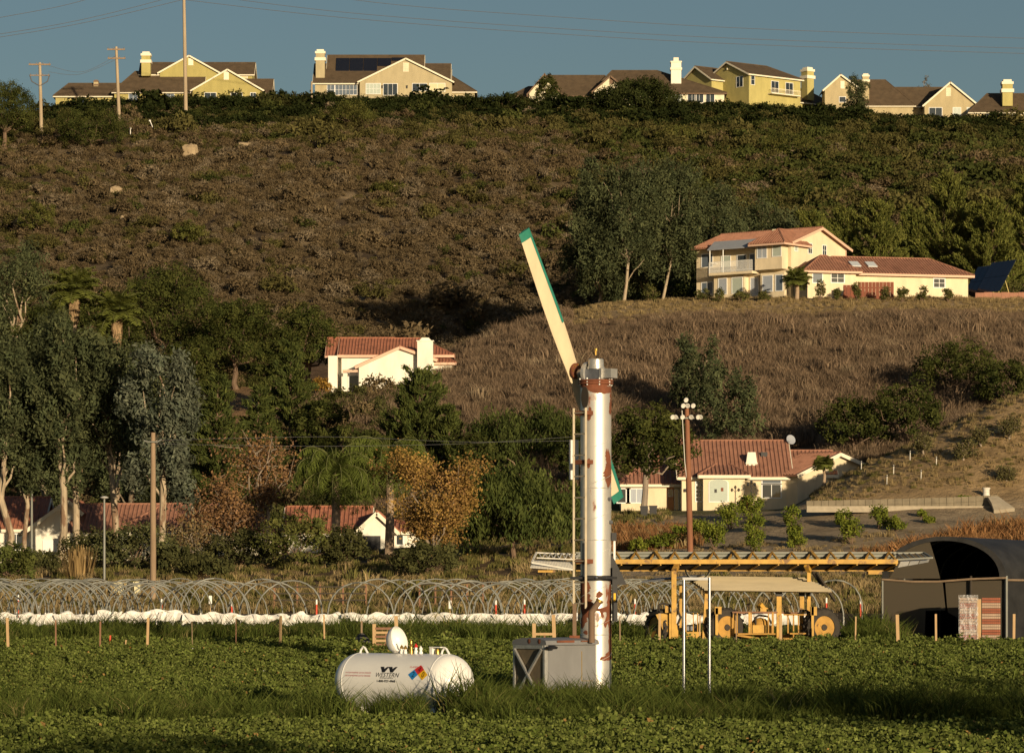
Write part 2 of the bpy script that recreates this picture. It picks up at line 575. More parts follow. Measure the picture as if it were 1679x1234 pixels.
me.polygons.foreach_set('use_smooth', [True] * len(me.polygons))
tag(link('terrain', me), kind='structure')

# asphalt farm road behind the hoop tunnels, laid on the ground
mat('asphalt', (0.055, 0.055, 0.06), rough=0.9, var=0.25, scale=1.5)
rv, rq = [], []
ru = np.arange(-1300, 1000, 20.0)
for dd in (207.0, 209.0, 211.0, 213.0):
    for u in ru:
        x = (u - CX) / F * dd
        rv.append((x, dd, float(zgrid(u, dd)) + 0.03))
nr = len(ru)
for i in range(3):
    for j in range(nr - 1):
        q = i * nr + j
        rq.append((q, q + 1, q + 1 + nr, q + nr))
tag(link('road', np_mesh('road', np.array(rv), np.array(rq), 'asphalt')), kind='structure')
# ------------------------------------------------------------------ plants
leaf_mat('leaf', 0.12, 0.0)
leaf_mat('leaf_scatter', 0.10, 0.22)
leaf_mat('dry_stalks', 0.25, 0.25)
mat('bark_pale', (0.36, 0.29, 0.20), rough=0.85, var=0.4, scale=1.6, stretch=(1, 1, 0.35), col2=(0.19, 0.12, 0.075), thr=0.56)
mat('frond_green', (0.13, 0.14, 0.045), rough=.7, var=.2)
mat('bark_brown', (0.15, 0.10, 0.065), rough=0.9, var=0.35, scale=2.5, stretch=(1, 1, 0.3))
mat('bark_grey', (0.26, 0.21, 0.16), rough=0.9, var=0.3, scale=2.5, stretch=(1, 1, 0.3))
mat('bark_palm', (0.34, 0.25, 0.17), rough=0.9, var=0.35, scale=2.0, stretch=(1, 1, 3))

OAK = (0.038, 0.049, 0.014); OAK2 = (0.070, 0.075, 0.021)
EUC = (0.054, 0.068, 0.033); EUC2 = (0.090, 0.100, 0.046)
EUCB = (0.072, 0.088, 0.062); EUCB2 = (0.12, 0.13, 0.09)
PIN = (0.045, 0.062, 0.017); PIN2 = (0.085, 0.098, 0.026)
CON = (0.075, 0.090, 0.022); CON2 = (0.155, 0.158, 0.040)
AUT = (0.235, 0.135, 0.056); AUT2 = (0.30, 0.195, 0.052); AUTR = (0.175, 0.105, 0.064)
PLM = (0.115, 0.13, 0.030)
CIT = (0.10, 0.13, 0.022); CIT2 = (0.17, 0.19, 0.03)

def rnd(seed):
    return np.random.default_rng(seed)

def limb_pts(a, b, r, wob, n=5):
    a = np.asarray(a, float); b = np.asarray(b, float)
    L = np.linalg.norm(b - a)
    out = []
    for i in range(n):
        t = i / (n - 1)
        p = a * (1 - t) + b * t
        if 0 < i < n - 1:
            p = p + r.normal(size=3) * wob * L
        out.append(p)
    return out

def t_oak(root, H, Wd, seed, col=OAK, col2=OAK2, bark='bark_brown', base=0.12, dens=1.0, leaf=0.34, asp=.6, tdir=None, tw=0.0):
    r = rnd(seed)
    tk = MB()
    th = H * (base + 0.25)
    R0 = max(0.12, H * 0.03)
    tk.tube(limb_pts((0, 0, -0.3), (r.normal() * .03 * H, r.normal() * .03 * H, th), r, .03), [R0 * 1.25, R0, R0 * .9, R0 * .85, R0 * .7], 8)
    lobes = [(0, 0, H * (base + (1 - base) * 0.50), Wd * .27, Wd * .27, H * (1 - base) * .33)]
    nl = 24
    for i in range(nl):
        a = i * 2.399 + r.uniform(-.3, .3)
        t_ = (i + .5) / nl
        el = math.asin(1 - 1.55 * t_)
        rr = Wd * .37 * math.cos(el) * r.uniform(.85, 1.12)
        zz = H * (base + (1 - base) * (.47 + .41 * math.sin(el) * r.uniform(.9, 1.05)))
        s_ = Wd * r.uniform(.10, .17)
        lobes.append((math.cos(a) * rr, math.sin(a) * rr, zz, s_, s_, min(s_ * .9, H * .2)))
        if i % 3 == 0: tk.tube(limb_pts((0, 0, th * .75), (math.cos(a) * rr, math.sin(a) * rr, zz), r, .06), [R0 * .5, R0 * .4, R0 * .32, R0 * .22, R0 * .12], 5)
    tk.build('trunk', bark, root)
    lv = Leaves(seed + 1)
    area = Wd * H
    nc = int(np.clip(area * 4.0 * dens, 130, 760))
    lv.clumps(lobes, nc, 30, Wd * .022 + .09, leaf * .82, asp, col, col2=col2, clvar=.3, rmin=.8, low=-.8, outw=1.7, tdir=tdir, tw=tw)
    lv.build('crown', 'leaf', root)

def t_euc(root, H, Wd, seed, lean=0.0, col=EUC, col2=EUC2, base=.38, bark='bark_pale', dens=1.0, nl=9, R0=None, top=None):
    r = rnd(seed)
    tk = MB()
    R0 = R0 or max(.13, H * .0145)
    P0 = np.array((0, 0, -.3)); P1 = np.array((lean, r.normal() * .3, H * .62))
    mid = P0 * .5 + P1 * .5 + np.array((r.normal() * .025 * H, 0, 0))
    q = P0 * .75 + P1 * .25 + np.array((r.normal() * .018 * H, 0, 0))
    q3 = P0 * .25 + P1 * .75 + np.array((r.normal() * .02 * H, 0, 0))
    tk.tube([P0, q, mid, q3, P1], [R0 * 1.3, R0 * 1.05, R0 * .95, R0 * .75, R0 * .5], 9)
    lobes = []
    for i in range(nl):
        t = (i + .5) / nl
        zc = H * (base + (1 - base) * (.14 + .78 * t))
        a = i * 2.4 + r.uniform(-.5, .5)
        prof = math.sin(math.pi * (.18 + .70 * t)) ** .8
        rr = Wd * .33 * prof * r.uniform(.4, 1.15)
        f = zc / (H * .62)
        cx = lean * min(f, 1.15)
        c = np.array((cx + math.cos(a) * rr, math.sin(a) * rr, zc))
        s_ = Wd * r.uniform(.13, .2) * (.65 + .5 * prof)
        lobes.append((*c, s_, s_, s_ * r.uniform(1.0, 1.4)))
        for j in range(3):
            s2 = s_ * r.uniform(.55, .85); a2 = a + r.uniform(-1.6, 1.6)
            lobes.append((c[0] + math.cos(a2) * s_ * 1.1, c[1] + math.sin(a2) * s_ * 1.1, c[2] + r.uniform(-1.3, .8) * s_, s2, s2, s2 * 1.35))
        st = q * (1 - .0) if zc < H * .3 else (mid if zc < H * .6 else q3)
        tk.tube(limb_pts(st, c, r, .05), [R0 * .5, R0 * .42, R0 * .34, R0 * .24, R0 * .1], 6)
    tk.build('trunk', bark, root)
    lv = Leaves(seed + 1)
    nc = int(np.clip(Wd * H * 4.2 * dens, 160, 1000))
    lv.clumps(lobes, nc, 27, Wd * .016 + .14, .42, .36, col, col2=col2, clvar=.34, rmin=.7, tdir=(0, 0, -1), tw=.42, flat=1.5, low=-.95, outw=1.4)
    lv.build('crown', 'leaf', root)

def t_pine(root, H, Wd, seed, col=PIN, col2=PIN2, base=.08, up=.28, nb=46, dens=1.0, cone=1.0, bark='bark_brown'):
    r = rnd(seed)
    tk = MB()
    R0 = max(.12, H * .018)
    tk.tube([(0, 0, -.3), (r.normal() * .02 * H, 0, H * .5), (0, 0, H * .97)], [R0 * 1.2, R0 * .7, .04], 8)
    lv = Leaves(seed + 1)
    for i in range(nb):
        t = (i + r.uniform(0, .8)) / nb
        z0 = H * (base + (1 - base) * t * .97)
        a = i * 2.399 + r.uniform(-.4, .4)
        L = Wd * .5 * (1 - t * .93) ** (.75 * cone) * r.uniform(.72, 1.12) + .15
        e = np.array((math.cos(a) * L, math.sin(a) * L, z0 + L * up * r.uniform(.6, 1.5)))
        s = np.array((0, 0, z0))
        tk.tube([s, s * .5 + e * .5 - np.array((0, 0, L * .05)), e], [R0 * .28, R0 * .2, R0 * .07], 4)
        nn = int(max(5, L * 7 * dens))
        tt = r.uniform(.22, 1.05, (nn, 1)) ** .8
        C0 = s + (e - s) * tt
        k = 16
        C = np.repeat(C0, k, 0) + r.normal(size=(nn * k, 3)) * np.array((.19, .19, .15)) * (.6 + .06 * Wd)
        dirv = unit((e - s) + np.array((0, 0, L * .35)))
        f = np.repeat(r.uniform(0, 1, (nn, 1)), k, 0)
        cb = np.asarray(col) * (1 - f) + np.asarray(col2) * f
        lv.put(C, .5, .26, None, .5, dirv, .6, cb, .2, np.repeat(r.uniform(.75, 1.25, (nn, 1)), k, 0))
    tk.build('trunk', bark, root)
    lv.build('crown', 'leaf', root)

def t_autumn(root, H, Wd, seed, col=AUT, col2=AUT2, dens=1.0, leaf=.30, bark='bark_grey', base=.15):
    r = rnd(seed)
    tk = MB()
    R0 = max(.1, H * .018)
    th = H * .35
    tk.tube(limb_pts((0, 0, -.3), (r.normal() * .05 * H, 0, th), r, .04), [R0 * 1.2, R0, R0 * .9, R0 * .85, R0 * .7], 8)
    C = []
    for i in range(11):
        a = i * 2.4 + r.uniform(-.4, .4)
        rr = Wd * .5 * r.uniform(.35, .85)
        e = np.array((math.cos(a) * rr, math.sin(a) * rr, H * r.uniform(base + .2, .95)))
        pts = limb_pts((0, 0, th * r.uniform(.5, 1)), e, r, .07)
        tk.tube(pts, [R0 * .5, R0 * .42, R0 * .3, R0 * .2, R0 * .08], 5)
        for j in range(6):
            t = r.uniform(.4, 1)
            k = min(int(t * 4), 3)
            p = pts[k] * (1 - (t * 4 - k)) + pts[k + 1] * (t * 4 - k)
            e2 = p + r.normal(size=3) * np.array((.11, .11, .09)) * Wd + np.array((0, 0, .05 * H))
            tk.tube([p, p * .5 + e2 * .5 + r.normal(size=3) * .08, e2], [R0 * .2, R0 * .14, R0 * .05], 4)
            for q in (.35, .6, .85, 1.05):
                C.append(p * (1 - q) + e2 * q)
    tk.build('trunk', bark, root)
    C = np.array(C)
    lv = Leaves(seed + 1)
    k = int(14 * dens)
    CC = np.repeat(C, k, 0) + r.normal(size=(len(C) * k, 3)) * (Wd * .045 + .1)
    f = np.repeat(r.uniform(0, 1, (len(C), 1)), k, 0)
    lv.put(CC, leaf, .7, None, .5, None, 0, np.asarray(col) * (1 - f) + np.asarray(col2) * f, .3, np.repeat(r.uniform(.7, 1.25, (len(C), 1)), k, 0))
    lv.build('crown', 'leaf', root)

def t_palm(root, H, Wd, seed, nf=26, droop=1.0, col=PLM, trunk_r=.22, skirt=True, leaflet=.55):
    r = rnd(seed)
    tk = MB()
    tz = H - Wd * .32
    tk.tube([(0, 0, -.3), (.1, 0, tz * .5), (0, 0, tz)], [trunk_r * 1.25, trunk_r, trunk_r * .9], 10)
    tk.build('trunk', 'bark_palm', root)
    lv = Leaves(seed + 1)
    sp = MB()
    for i in range(nf):
        a = i * 2.399
        t = i / nf
        el = math.radians(78 - 95 * t) + r.normal() * .1
        L = Wd * .56 * r.uniform(.85, 1.1)
        pts = []
        p = np.array((0, 0, tz)); e = el
        seg = 9
        for k in range(seg + 1):
            pts.append(p.copy())
            p = p + np.array((math.cos(a) * math.cos(e), math.sin(a) * math.cos(e), math.sin(e))) * L / seg
            e -= droop * (.10 + .045 * k)
        pts = np.array(pts)
        sp.tube(pts, [.05 - .004 * k for k in range(seg + 1)], 4)
        side = np.array((-math.sin(a), math.cos(a), 0))
        m_ = 30 if droop < 1 else 54
        tt = np.linspace(.12, 1, m_) * seg
        ki = np.minimum(tt.astype(int), seg - 1); fr = (tt - ki)[:, None]
        base = pts[ki] * (1 - fr) + pts[ki + 1] * fr
        for sg in (-1, 1):
            ln = leaflet * np.sin(np.linspace(.5, 2.9, m_))[:, None]
            dirv = unit(side * sg * (.8 if droop < 1 else .42) + np.array((0, 0, -.55 * droop if droop < 1 else -.85)) + r.normal(size=(m_, 3)) * (.12 if droop < 1 else .28))
            C = base + dirv * ln * .5
            tang = unit(np.gradient(base, axis=0))
            t_ = dirv * ln * .5
            b_ = tang * (.075 if droop < 1 else .032)
            q = np.stack([C + t_, C + b_, C - t_, C - b_], 1)
            lv.V.append(q); lv.C.append(np.broadcast_to(np.asarray(col) * r.uniform(.7, 1.3, (m_, 1)), (m_, 3)))
    sp.build('frond_stem', 'frond_green', root)
    lv.build('crown', 'leaf', root)
    if skirt:
        sk_ = Leaves(seed + 5)
        n = 420
        a = r.uniform(0, 6.28, n); z = r.uniform(0, 1, n)
        rr = trunk_r * (1.2 + 2.6 * z * (1 - z) * 1.6)
        C = np.stack([np.cos(a) * rr, np.sin(a) * rr, tz - Wd * .55 * (1 - z)], 1)
        sk_.put(C, .9, .16, np.stack([np.cos(a), np.sin(a), a * 0], 1), 1.2, (0, 0, -1), .85, (.33, .23, .13), .3)
        sk_.build('dead_frond_skirt', 'leaf', root)

def t_bush(root, H, Wd, seed, col=CIT, col2=CIT2, leaf=.2, dens=1.0, asp=.55, stem=True):
    r = rnd(seed)
    if stem:
        tk = MB()
        for i in range(5):
            a = i * 1.256
            tk.tube(limb_pts((0, 0, -.15), (math.cos(a) * Wd * .22, math.sin(a) * Wd * .22, H * .6), r, .06), [.05, .045, .04, .03, .015], 5)
        tk.build('stem', 'bark_brown', root)
    lobes = [(0, 0, H * .5, Wd * .36, Wd * .36, H * .42)]
    for i in range(6):
        a = i * 1.05 + r.uniform(-.3, .3)
        lobes.append((math.cos(a) * Wd * .24, math.sin(a) * Wd * .24, H * r.uniform(.25, .72), Wd * .22, Wd * .22, H * .24))
    lv = Leaves(seed + 1)
    nc = int(np.clip(Wd * H * 9 * dens, 36, 300))
    lv.clumps(lobes, nc, 24, min(Wd, H) * .055 + .05, leaf, asp, col, col2=col2, clvar=.28, rmin=.5, low=-.9)
    lv.build('foliage', 'leaf', root)

KIND = dict(oak=t_oak, euc=t_euc, pine=t_pine, autumn=t_autumn, palm=t_palm, bush=t_bush)
def plant(kind, name, label, cat, u, d, vtop, wpx, seed, group=None, vbase=None, **kw):
    if vbase is not None:
        d = hit(u, vbase, 215)
    p = G(u, d)
    H = (CAMZ + (VH - vtop) / F * d) - p.z
    root = thing(name, label, cat, p, 0.0, group)
    KIND[kind](root, max(H, .5), wpx * d / F, seed, **kw)
    return root

# ---- eucalyptus on the knoll beside the two-storey house
plant('euc', 'eucalyptus_tree', 'tall eucalyptus with pale forked trunk at left of the two-storey house', 'tree', 1022, 424, 258, 150, 11, col=EUC, base=.16, nl=15, dens=1.35, R0=.17)
plant('euc', 'eucalyptus_tree', 'eucalyptus nearest the balcony side of the two-storey house', 'tree', 1084, 429, 262, 112, 12, lean=1.4, base=.22, nl=13, dens=1.4, R0=.15)
plant('euc', 'eucalyptus_tree', 'shorter eucalyptus at the left edge of the knoll-top grove', 'tree', 982, 430, 285, 105, 13, base=.0, nl=15, dens=1.7)
plant('euc', 'eucalyptus_tree', 'dark eucalyptus standing behind the left end of the red tiled two-storey roof', 'tree', 1168, 452, 300, 130, 14, base=.08, nl=12, dens=1.2)
plant('euc', 'eucalyptus_tree', 'dark eucalyptus rising behind the middle of the two-storey roof', 'tree', 1252, 458, 322, 120, 15, base=.08, nl=12, dens=1.1)
plant('euc', 'eucalyptus_tree', 'bushy eucalyptus in the gap between the pale-trunked grove trees', 'tree', 1056, 442, 278, 120, 16, base=.0, nl=14, dens=1.3)
# ---- feathery conifers behind the long wing
for i, (u, d, vt, w, lab) in enumerate([
        (1330, 448, 352, 105, 'low feathery conifer just right of the two-storey gable'),
        (1438, 446, 330, 105, 'feathery conifer behind the middle of the long tiled wing'),
        (1500, 468, 345, 90, 'short conifer between two taller ones behind the long tiled wing'),
        (1555, 452, 290, 130, 'tallest feathery conifer above the right end of the long tiled wing'),
        (1625, 446, 335, 125, 'broad conifer above the tilted solar arrays'),
        (1685, 462, 296, 110, 'conifer cut by the right edge above the solar arrays'),
        (1385, 470, 345, 90, 'conifer behind the gap between gable and skylights')]):
    plant('pine', 'conifer_tree', lab, 'tree', u, d, vt, w, 30 + i, group='conifers behind the long wing', col=CON, col2=CON2, up=.85, nb=60, cone=.8, dens=1.25, base=.02)
# ---- trees on the brown slope below
plant('euc', 'slope_tree', 'loose olive tree on the brown slope above the house with the arched window', 'tree', 1145, 350, 545, 100, 41, base=.1, nl=10)
plant('euc', 'slope_tree', 'leaning olive tree with reddish stems just above the arched-window house roof', 'tree', 1192, 338, 605, 105, 42, base=.1, nl=10, bark='bark_brown')
plant('oak', 'oak_tree', 'left one of two dark oaks at the foot of the brown slope', 'tree', 1400, 328, 650, 130, 43)
plant('oak', 'oak_tree', 'right one of two dark oaks at the foot of the brown slope', 'tree', 1478, 326, 630, 150, 44)
plant('oak', 'oak_tree', 'spreading oak high on the right side above the dirt hill', 'tree', 1570, 352, 562, 150, 45)
plant('oak', 'oak_tree', 'oak partly cut by the right edge above the dirt hill', 'tree', 1650, 345, 592, 120, 46)
plant('oak', 'oak_tree', 'large dark oak with grey trunk in front of the arched-window house', 'tree', 1062, 293, 664, 150, 47, bark='bark_grey', base=.22, dens=1.3)
# ---- greens behind and left of the wind machine
plant('oak', 'pine_tree', 'big bushy bright green pine just left of the wind machine tower', 'tree', 843, 262, 764, 255, 51, dens=1.7, base=.0, col=(.045, .062, .018), col2=(.085, .102, .028), leaf=.55, asp=.26, tdir=(0, 0, 1), tw=.6)
plant('oak', 'pine_tree', 'rounded pine behind the tower, above the bushy bright green one', 'tree', 868, 330, 672, 235, 52, dens=1.4, base=.0, col=(.04, .053, .016), col2=(.075, .09, .025), leaf=.55, asp=.26, tdir=(0, 0, 1), tw=.6)
plant('pine', 'pine_tree', 'pointed dark pine on the slope under the white-walled hillside house', 'tree', 688, 335, 612, 130, 53, up=.75, nb=64, cone=.75, col=(.05, .066, .02))
plant('pine', 'pine_tree', 'small ragged pine right beside the pointed dark pine', 'tree', 738, 332, 665, 75, 54, up=.6, nb=34, col=(.05, .066, .02))
plant('oak', 'oak_tree', 'dark tree against the left wall of the white-walled hillside house', 'tree', 503, 402, 497, 130, 55)
plant('pine', 'pine_tree', 'tall dark pine below and left of the white-walled hillside house', 'tree', 478, 356, 560, 110, 56, nb=60, up=.4, col=(.045, .06, .02))
plant('oak', 'oak_tree', 'largest round oak at the bottom of the brush hillside', 'tree', 272, 412, 433, 190, 57, dens=1.2)
plant('oak', 'oak_tree', 'round oak right of the largest one, above the bare soil patch', 'tree', 388, 402, 488, 150, 58, dens=1.2)
plant('pine', 'pine_tree', 'dark pine in the shade below the bare soil patch', 'tree', 358, 332, 610, 130, 59, nb=60, up=.4, col=(.045, .06, .02))
plant('pine', 'pine_tree', 'dark pine between the shaded pine and the orange sycamore top', 'tree', 425, 338, 628, 110, 60, nb=56, up=.4, col=(.045, .06, .02))
plant('oak', 'oak_tree', 'low dark oak on the slope below the white-walled house', 'tree', 560, 338, 690, 110, 61)
# ---- palms at left
plant('palm', 'fan_palm', 'palm with shaggy skirt, the taller of two above the eucalyptus row', 'palm', 122, 345, 445, 95, 62, nf=44, droop=.5, leaflet=1.3)
plant('palm', 'fan_palm', 'palm with shaggy skirt, the lower of two above the eucalyptus row', 'palm', 192, 340, 482, 95, 63, nf=44, droop=.5, leaflet=1.3)
# ---- tall eucalyptus row in front of the red roofs at left
for i, (u, d, vt, w, ln, bs, lab, blue) in enumerate([
        (14, 280, 560, 130, -.3, .42, 'eucalyptus with thick forked pale trunk at the left edge', 0),
        (40, 282, 600, 90, .1, .45, 'thin pale-trunked eucalyptus second from the left edge', 0),
        (96, 279, 520, 130, .9, .40, 'eucalyptus with bent pale trunk before the white gable', 0),
        (138, 281, 535, 120, -1.9, .42, 'eucalyptus with strongly leaning white trunk over the red tiles', 0),
        (186, 280, 545, 125, -.2, .42, 'straight pale eucalyptus between the leaning one and the wooden pole', 0),
        (262, 272, 562, 125, .2, .40, 'blue-grey drooping eucalyptus directly behind the wooden pole', 1)]):
    plant('euc', 'eucalyptus_tree', lab, 'tree', u, d, vt, w, 70 + i, group='eucalyptus row at left', lean=ln, base=bs - (.14 if i % 2 else .05), nl=13, dens=1.25, col=EUCB if blue else EUC, col2=EUCB2 if blue else EUC2, R0=.26 if i != 1 else .17)
plant('euc', 'eucalyptus_tree', 'dark eucalyptus behind the row, under the taller palm', 'tree', 70, 312, 500, 150, 77, base=.1, nl=12, dens=1.1)
plant('euc', 'eucalyptus_tree', 'dark eucalyptus behind the row, under the lower palm', 'tree', 215, 315, 560, 140, 78, base=.08, nl=12, dens=1.1)
plant('euc', 'eucalyptus_tree', 'eucalyptus with pale bare limbs high on the left edge of the slope', 'tree', 30, 400, 395, 150, 79, base=.1, nl=12)
plant('oak', 'oak_tree', 'dark tree filling the slope between left edge and taller palm', 'tree', 75, 372, 480, 150, 80)
# ---- autumn trees and others in front of the houses
plant('autumn', 'sycamore_tree', 'tall thin sycamore with sparse rusty leaves at centre left', 'tree', 432, 290, 686, 135, 81, col=AUTR, col2=AUT, dens=1.1, leaf=.23)
plant('autumn', 'sycamore_tree', 'rusty brown sycamore in front of the red tiled roof end', 'tree', 368, 276, 790, 150, 82, col=AUTR, col2=AUT, dens=1.6, leaf=.23)
plant('autumn', 'sycamore_tree', 'golden orange sycamore left of the bushy bright green pine', 'tree', 712, 253, 752, 168, 83, col=AUT, col2=AUT2, dens=5.0, leaf=.19)
plant('autumn', 'bare_tree', 'nearly bare grey-green tree right of the wooden pole', 'tree', 312, 262, 838, 95, 84, col=(.16, .14, .07), col2=(.2, .13, .06), dens=.45, leaf=.2)
plant('palm', 'queen_palm', 'drooping feather palm with thick pale trunk left of the garage', 'palm', 549, 268, 722, 170, 85, nf=46, droop=1.12, skirt=False, trunk_r=.3, leaflet=1.15, col=(.10, .125, .028))
plant('palm', 'queen_palm', 'drooping feather palm right of the garage, beside the golden sycamore', 'palm', 638, 270, 702, 170, 86, nf=46, droop=1.12, skirt=False, trunk_r=.3, leaflet=1.15, col=(.10, .125, .028))
plant('oak', 'round_shrub', 'large round olive green shrub left of the garage', 'shrub', 485, 258, 838, 155, 87, base=0, col=(.075, .088, .026), col2=(.12, .12, .035), leaf=.3)
plant('oak', 'round_shrub', 'loose green shrub between street light and wooden pole', 'shrub', 222, 260, 862, 150, 88, base=0, col=(.07, .08, .035), col2=(.1, .1, .04), leaf=.3)
plant('oak', 'round_shrub', 'dense round green shrub at the left edge by the hoops', 'shrub', 12, 246, 893, 105, 89, base=0, col=(.07, .085, .024), leaf=.28)
for i, (u, d, vt, w, lab) in enumerate(((150, 264, 872, 120, 'dark shrub at the foot of the leaning white trunk'), (290, 258, 898, 90, 'dark shrub under the bare grey-green tree'), (395, 262, 866, 130, 'dark shrub added as shade below the rusty sycamore'), (62, 262, 905, 80, 'dark low shrub in front of the white picket fence'), (340, 250, 915, 90, 'low dark shrub behind the hoops below the rusty sycamore'), (565, 258, 862, 80, 'shrub beside the shaded garage wall'), (700, 246, 888, 120, 'dark shrub under the golden sycamore'), (770, 290, 820, 90, 'shrub between golden sycamore and the bushy pine'))):
    plant('oak', 'round_shrub', lab, 'shrub', u, d, vt, w, 160 + i, base=0, col=(.055, .06, .024), col2=(.085, .085, .032), leaf=.28)  # dark leaf colour also gives the black shade under the sycamores
# ---- ridge
plant('oak', 'oak_tree', 'dark oak at the top left corner of the hill', 'tree', 8, 648, 132, 110, 91)
plant('oak', 'oak_tree', 'rounded dark oak hiding the front of the brown hip-roofed ridge house', 'tree', 1048, 688, 134, 150, 92, base=0, col=(.022, .03, .01), col2=(.045, .052, .017), leaf=.5, dens=1.4)
plant('oak', 'oak_tree', 'small dark tree in front of the cream gable at left of the hip-roofed house', 'tree', 896, 700, 122, 45, 93, leaf=.4)
plant('euc', 'ridge_tree', 'thin dark tree before the chimney of the tan ridge house', 'tree', 1404, 704, 126, 40, 94, base=.1, nl=7, bark='bark_brown')
plant('autumn', 'bare_tree', 'small bare tree poking above the tan ridge house roof', 'tree', 1519, 752, 110, 24, 95, col=(.1, .08, .05), col2=(.12, .1, .06), dens=.5)
plant('oak', 'oak_tree', 'dark bushy tree at the foot of the leaning pole on the left hilltop', 'tree', 150, 640, 176, 130, 96, base=0)
for i, (u, vb, vt, w) in enumerate([(60, 395, 330, 70), (310, 402, 362, 60), (640, 330, 300, 70), (575, 215, 165, 95), (1110, 250, 205, 80), (1290, 270, 215, 90)]):
    plant('oak', 'hillside_bush', ['large green bush on the left of the brush hillside', 'lone green bush in the middle of the brown brush', 'green bush near the middle of the upper brush', 'big olive bush below the solar-panelled ridge house', 'dark bush under the hip-roofed ridge house', 'olive bush under the yellow ridge house'][i], 'bush', u, 0, vt, w, 110 + i, vbase=vb, base=0, col=(.07, .08, .022), col2=(.11, .105, .03), group='green bushes on the brush hillside')

# ---- bushes crowding the slope right below the ridge houses
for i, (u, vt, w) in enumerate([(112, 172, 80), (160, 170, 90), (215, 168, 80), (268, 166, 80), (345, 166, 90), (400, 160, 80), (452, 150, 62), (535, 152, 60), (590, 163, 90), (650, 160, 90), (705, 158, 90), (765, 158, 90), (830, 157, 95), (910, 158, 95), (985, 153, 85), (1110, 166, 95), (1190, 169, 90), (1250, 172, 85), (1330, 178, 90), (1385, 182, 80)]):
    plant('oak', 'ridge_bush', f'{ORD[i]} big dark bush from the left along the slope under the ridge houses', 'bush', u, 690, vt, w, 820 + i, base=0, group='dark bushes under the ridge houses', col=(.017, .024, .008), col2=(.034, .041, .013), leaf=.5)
# ---- more dark trees crowding the slope left of the white-walled house
for i, (u, d, vt, w, lab) in enumerate([(200, 385, 505, 120, 'dark tree on the slope behind the lower palm'), (318, 375, 540, 110, 'dark tree right below the largest round oak'), (455, 380, 545, 100, 'dark tree between round oak and white-walled house'), (300, 335, 600, 130, 'dark tree behind the blue-grey eucalyptus'), (530, 352, 640, 100, 'dark tree just below the white-walled house front'), (605, 330, 700, 100, 'dark tree behind the two drooping palms'), (778, 322, 705, 90, 'dark tree left of the rounded pine'), (955, 318, 690, 90, 'dark tree behind the tower foot'), (130, 400, 468, 110, 'dark tree behind the taller palm')]):
    plant('oak', 'oak_tree', lab, 'tree', u, d, vt, w, 860 + i, base=.02)
# ---- orchard
orch = [(1048, 906, 28, 44), (1085, 903, 34, 46), (1112, 898, 40, 48), (1150, 893, 46, 50), (1172, 902, 52, 46), (1196, 868, 48, 46), (1230, 850, 46, 52), (1236, 904, 54, 36), (1238, 872, 36, 40),
        (1299, 868, 44, 32), (1306, 900, 30, 34), (1303, 886, 30, 30), (1371, 842, 26, 22), (1384, 866, 34, 30), (1396, 892, 50, 40), (1442, 868, 48, 40), (1471, 870, 26, 32), (1512, 850, 14, 18), (1524, 860, 12, 22), (1576, 832, 14, 30)]
for i, (u, vb, h, w) in enumerate(orch):
    d = hit(u, vb, 225)
    plant('bush', 'citrus_tree', f'{ORD[i]} small citrus tree of the orchard below the arched-window house, counted from the left', 'fruit tree', u, d, vb - h, w, 130 + i, group='orchard trees below the arched-window house', leaf=.2, dens=1.4)

# ------------------------------------------------------------------ plants nobody could count
def brush_kit(prefix, n, col, col2, seed, H=1.0, leaves=560, size=.26, asp=.38):
    out = []
    for i in range(n):
        lv = Leaves(seed + i)
        r = lv.r
        lobes = [(0, 0, .45 * H, .55, .55, .55 * H)] + [(math.cos(a) * .45, math.sin(a) * .45, .38 * H * r.uniform(.6, 1.5), .33, .33, .36 * H) for a in r.uniform(0, 6.28, 6)]
        lv.clumps(lobes, leaves // 9, 9, .10, size * .72, asp, col, col2=col2, clvar=.18, cvar=.14, rmin=.6, low=-.3, outw=.75, tdir=(0, 0, 1), tw=.35)
        out.append(lv.kit(f'{prefix}_{i}', 'leaf_scatter'))
    return out
BR = (.112, .082, .045); BR2 = (.156, .118, .068)
kit = brush_kit('a_brown', 4, BR, BR2, 300) + brush_kit('b_grey', 2, (.14, .11, .07), (.19, .15, .098), 310) + brush_kit('c_olive', 3, (.072, .067, .024), (.108, .096, .034), 320) + brush_kit('d_green', 3, (.045, .056, .017), (.075, .082, .024), 330, leaves=420, asp=.5)
def area(n, u0, u1, d0, d1, seed):
    r = rnd(seed)
    d = np.sqrt(r.uniform(d0 * d0, d1 * d1, n))
    u = r.uniform(u0, u1, n)
    return u, d, r
def pts_of(u, d, dz=0.0):
    return np.stack([(u - CX) / F * d, d, zgrid(u, d) + dz], 1)
def rot_of(r, n, tilt=.12):
    return np.stack([r.normal(0, tilt, n), r.normal(0, tilt, n), r.uniform(0, 6.28, n)], 1)

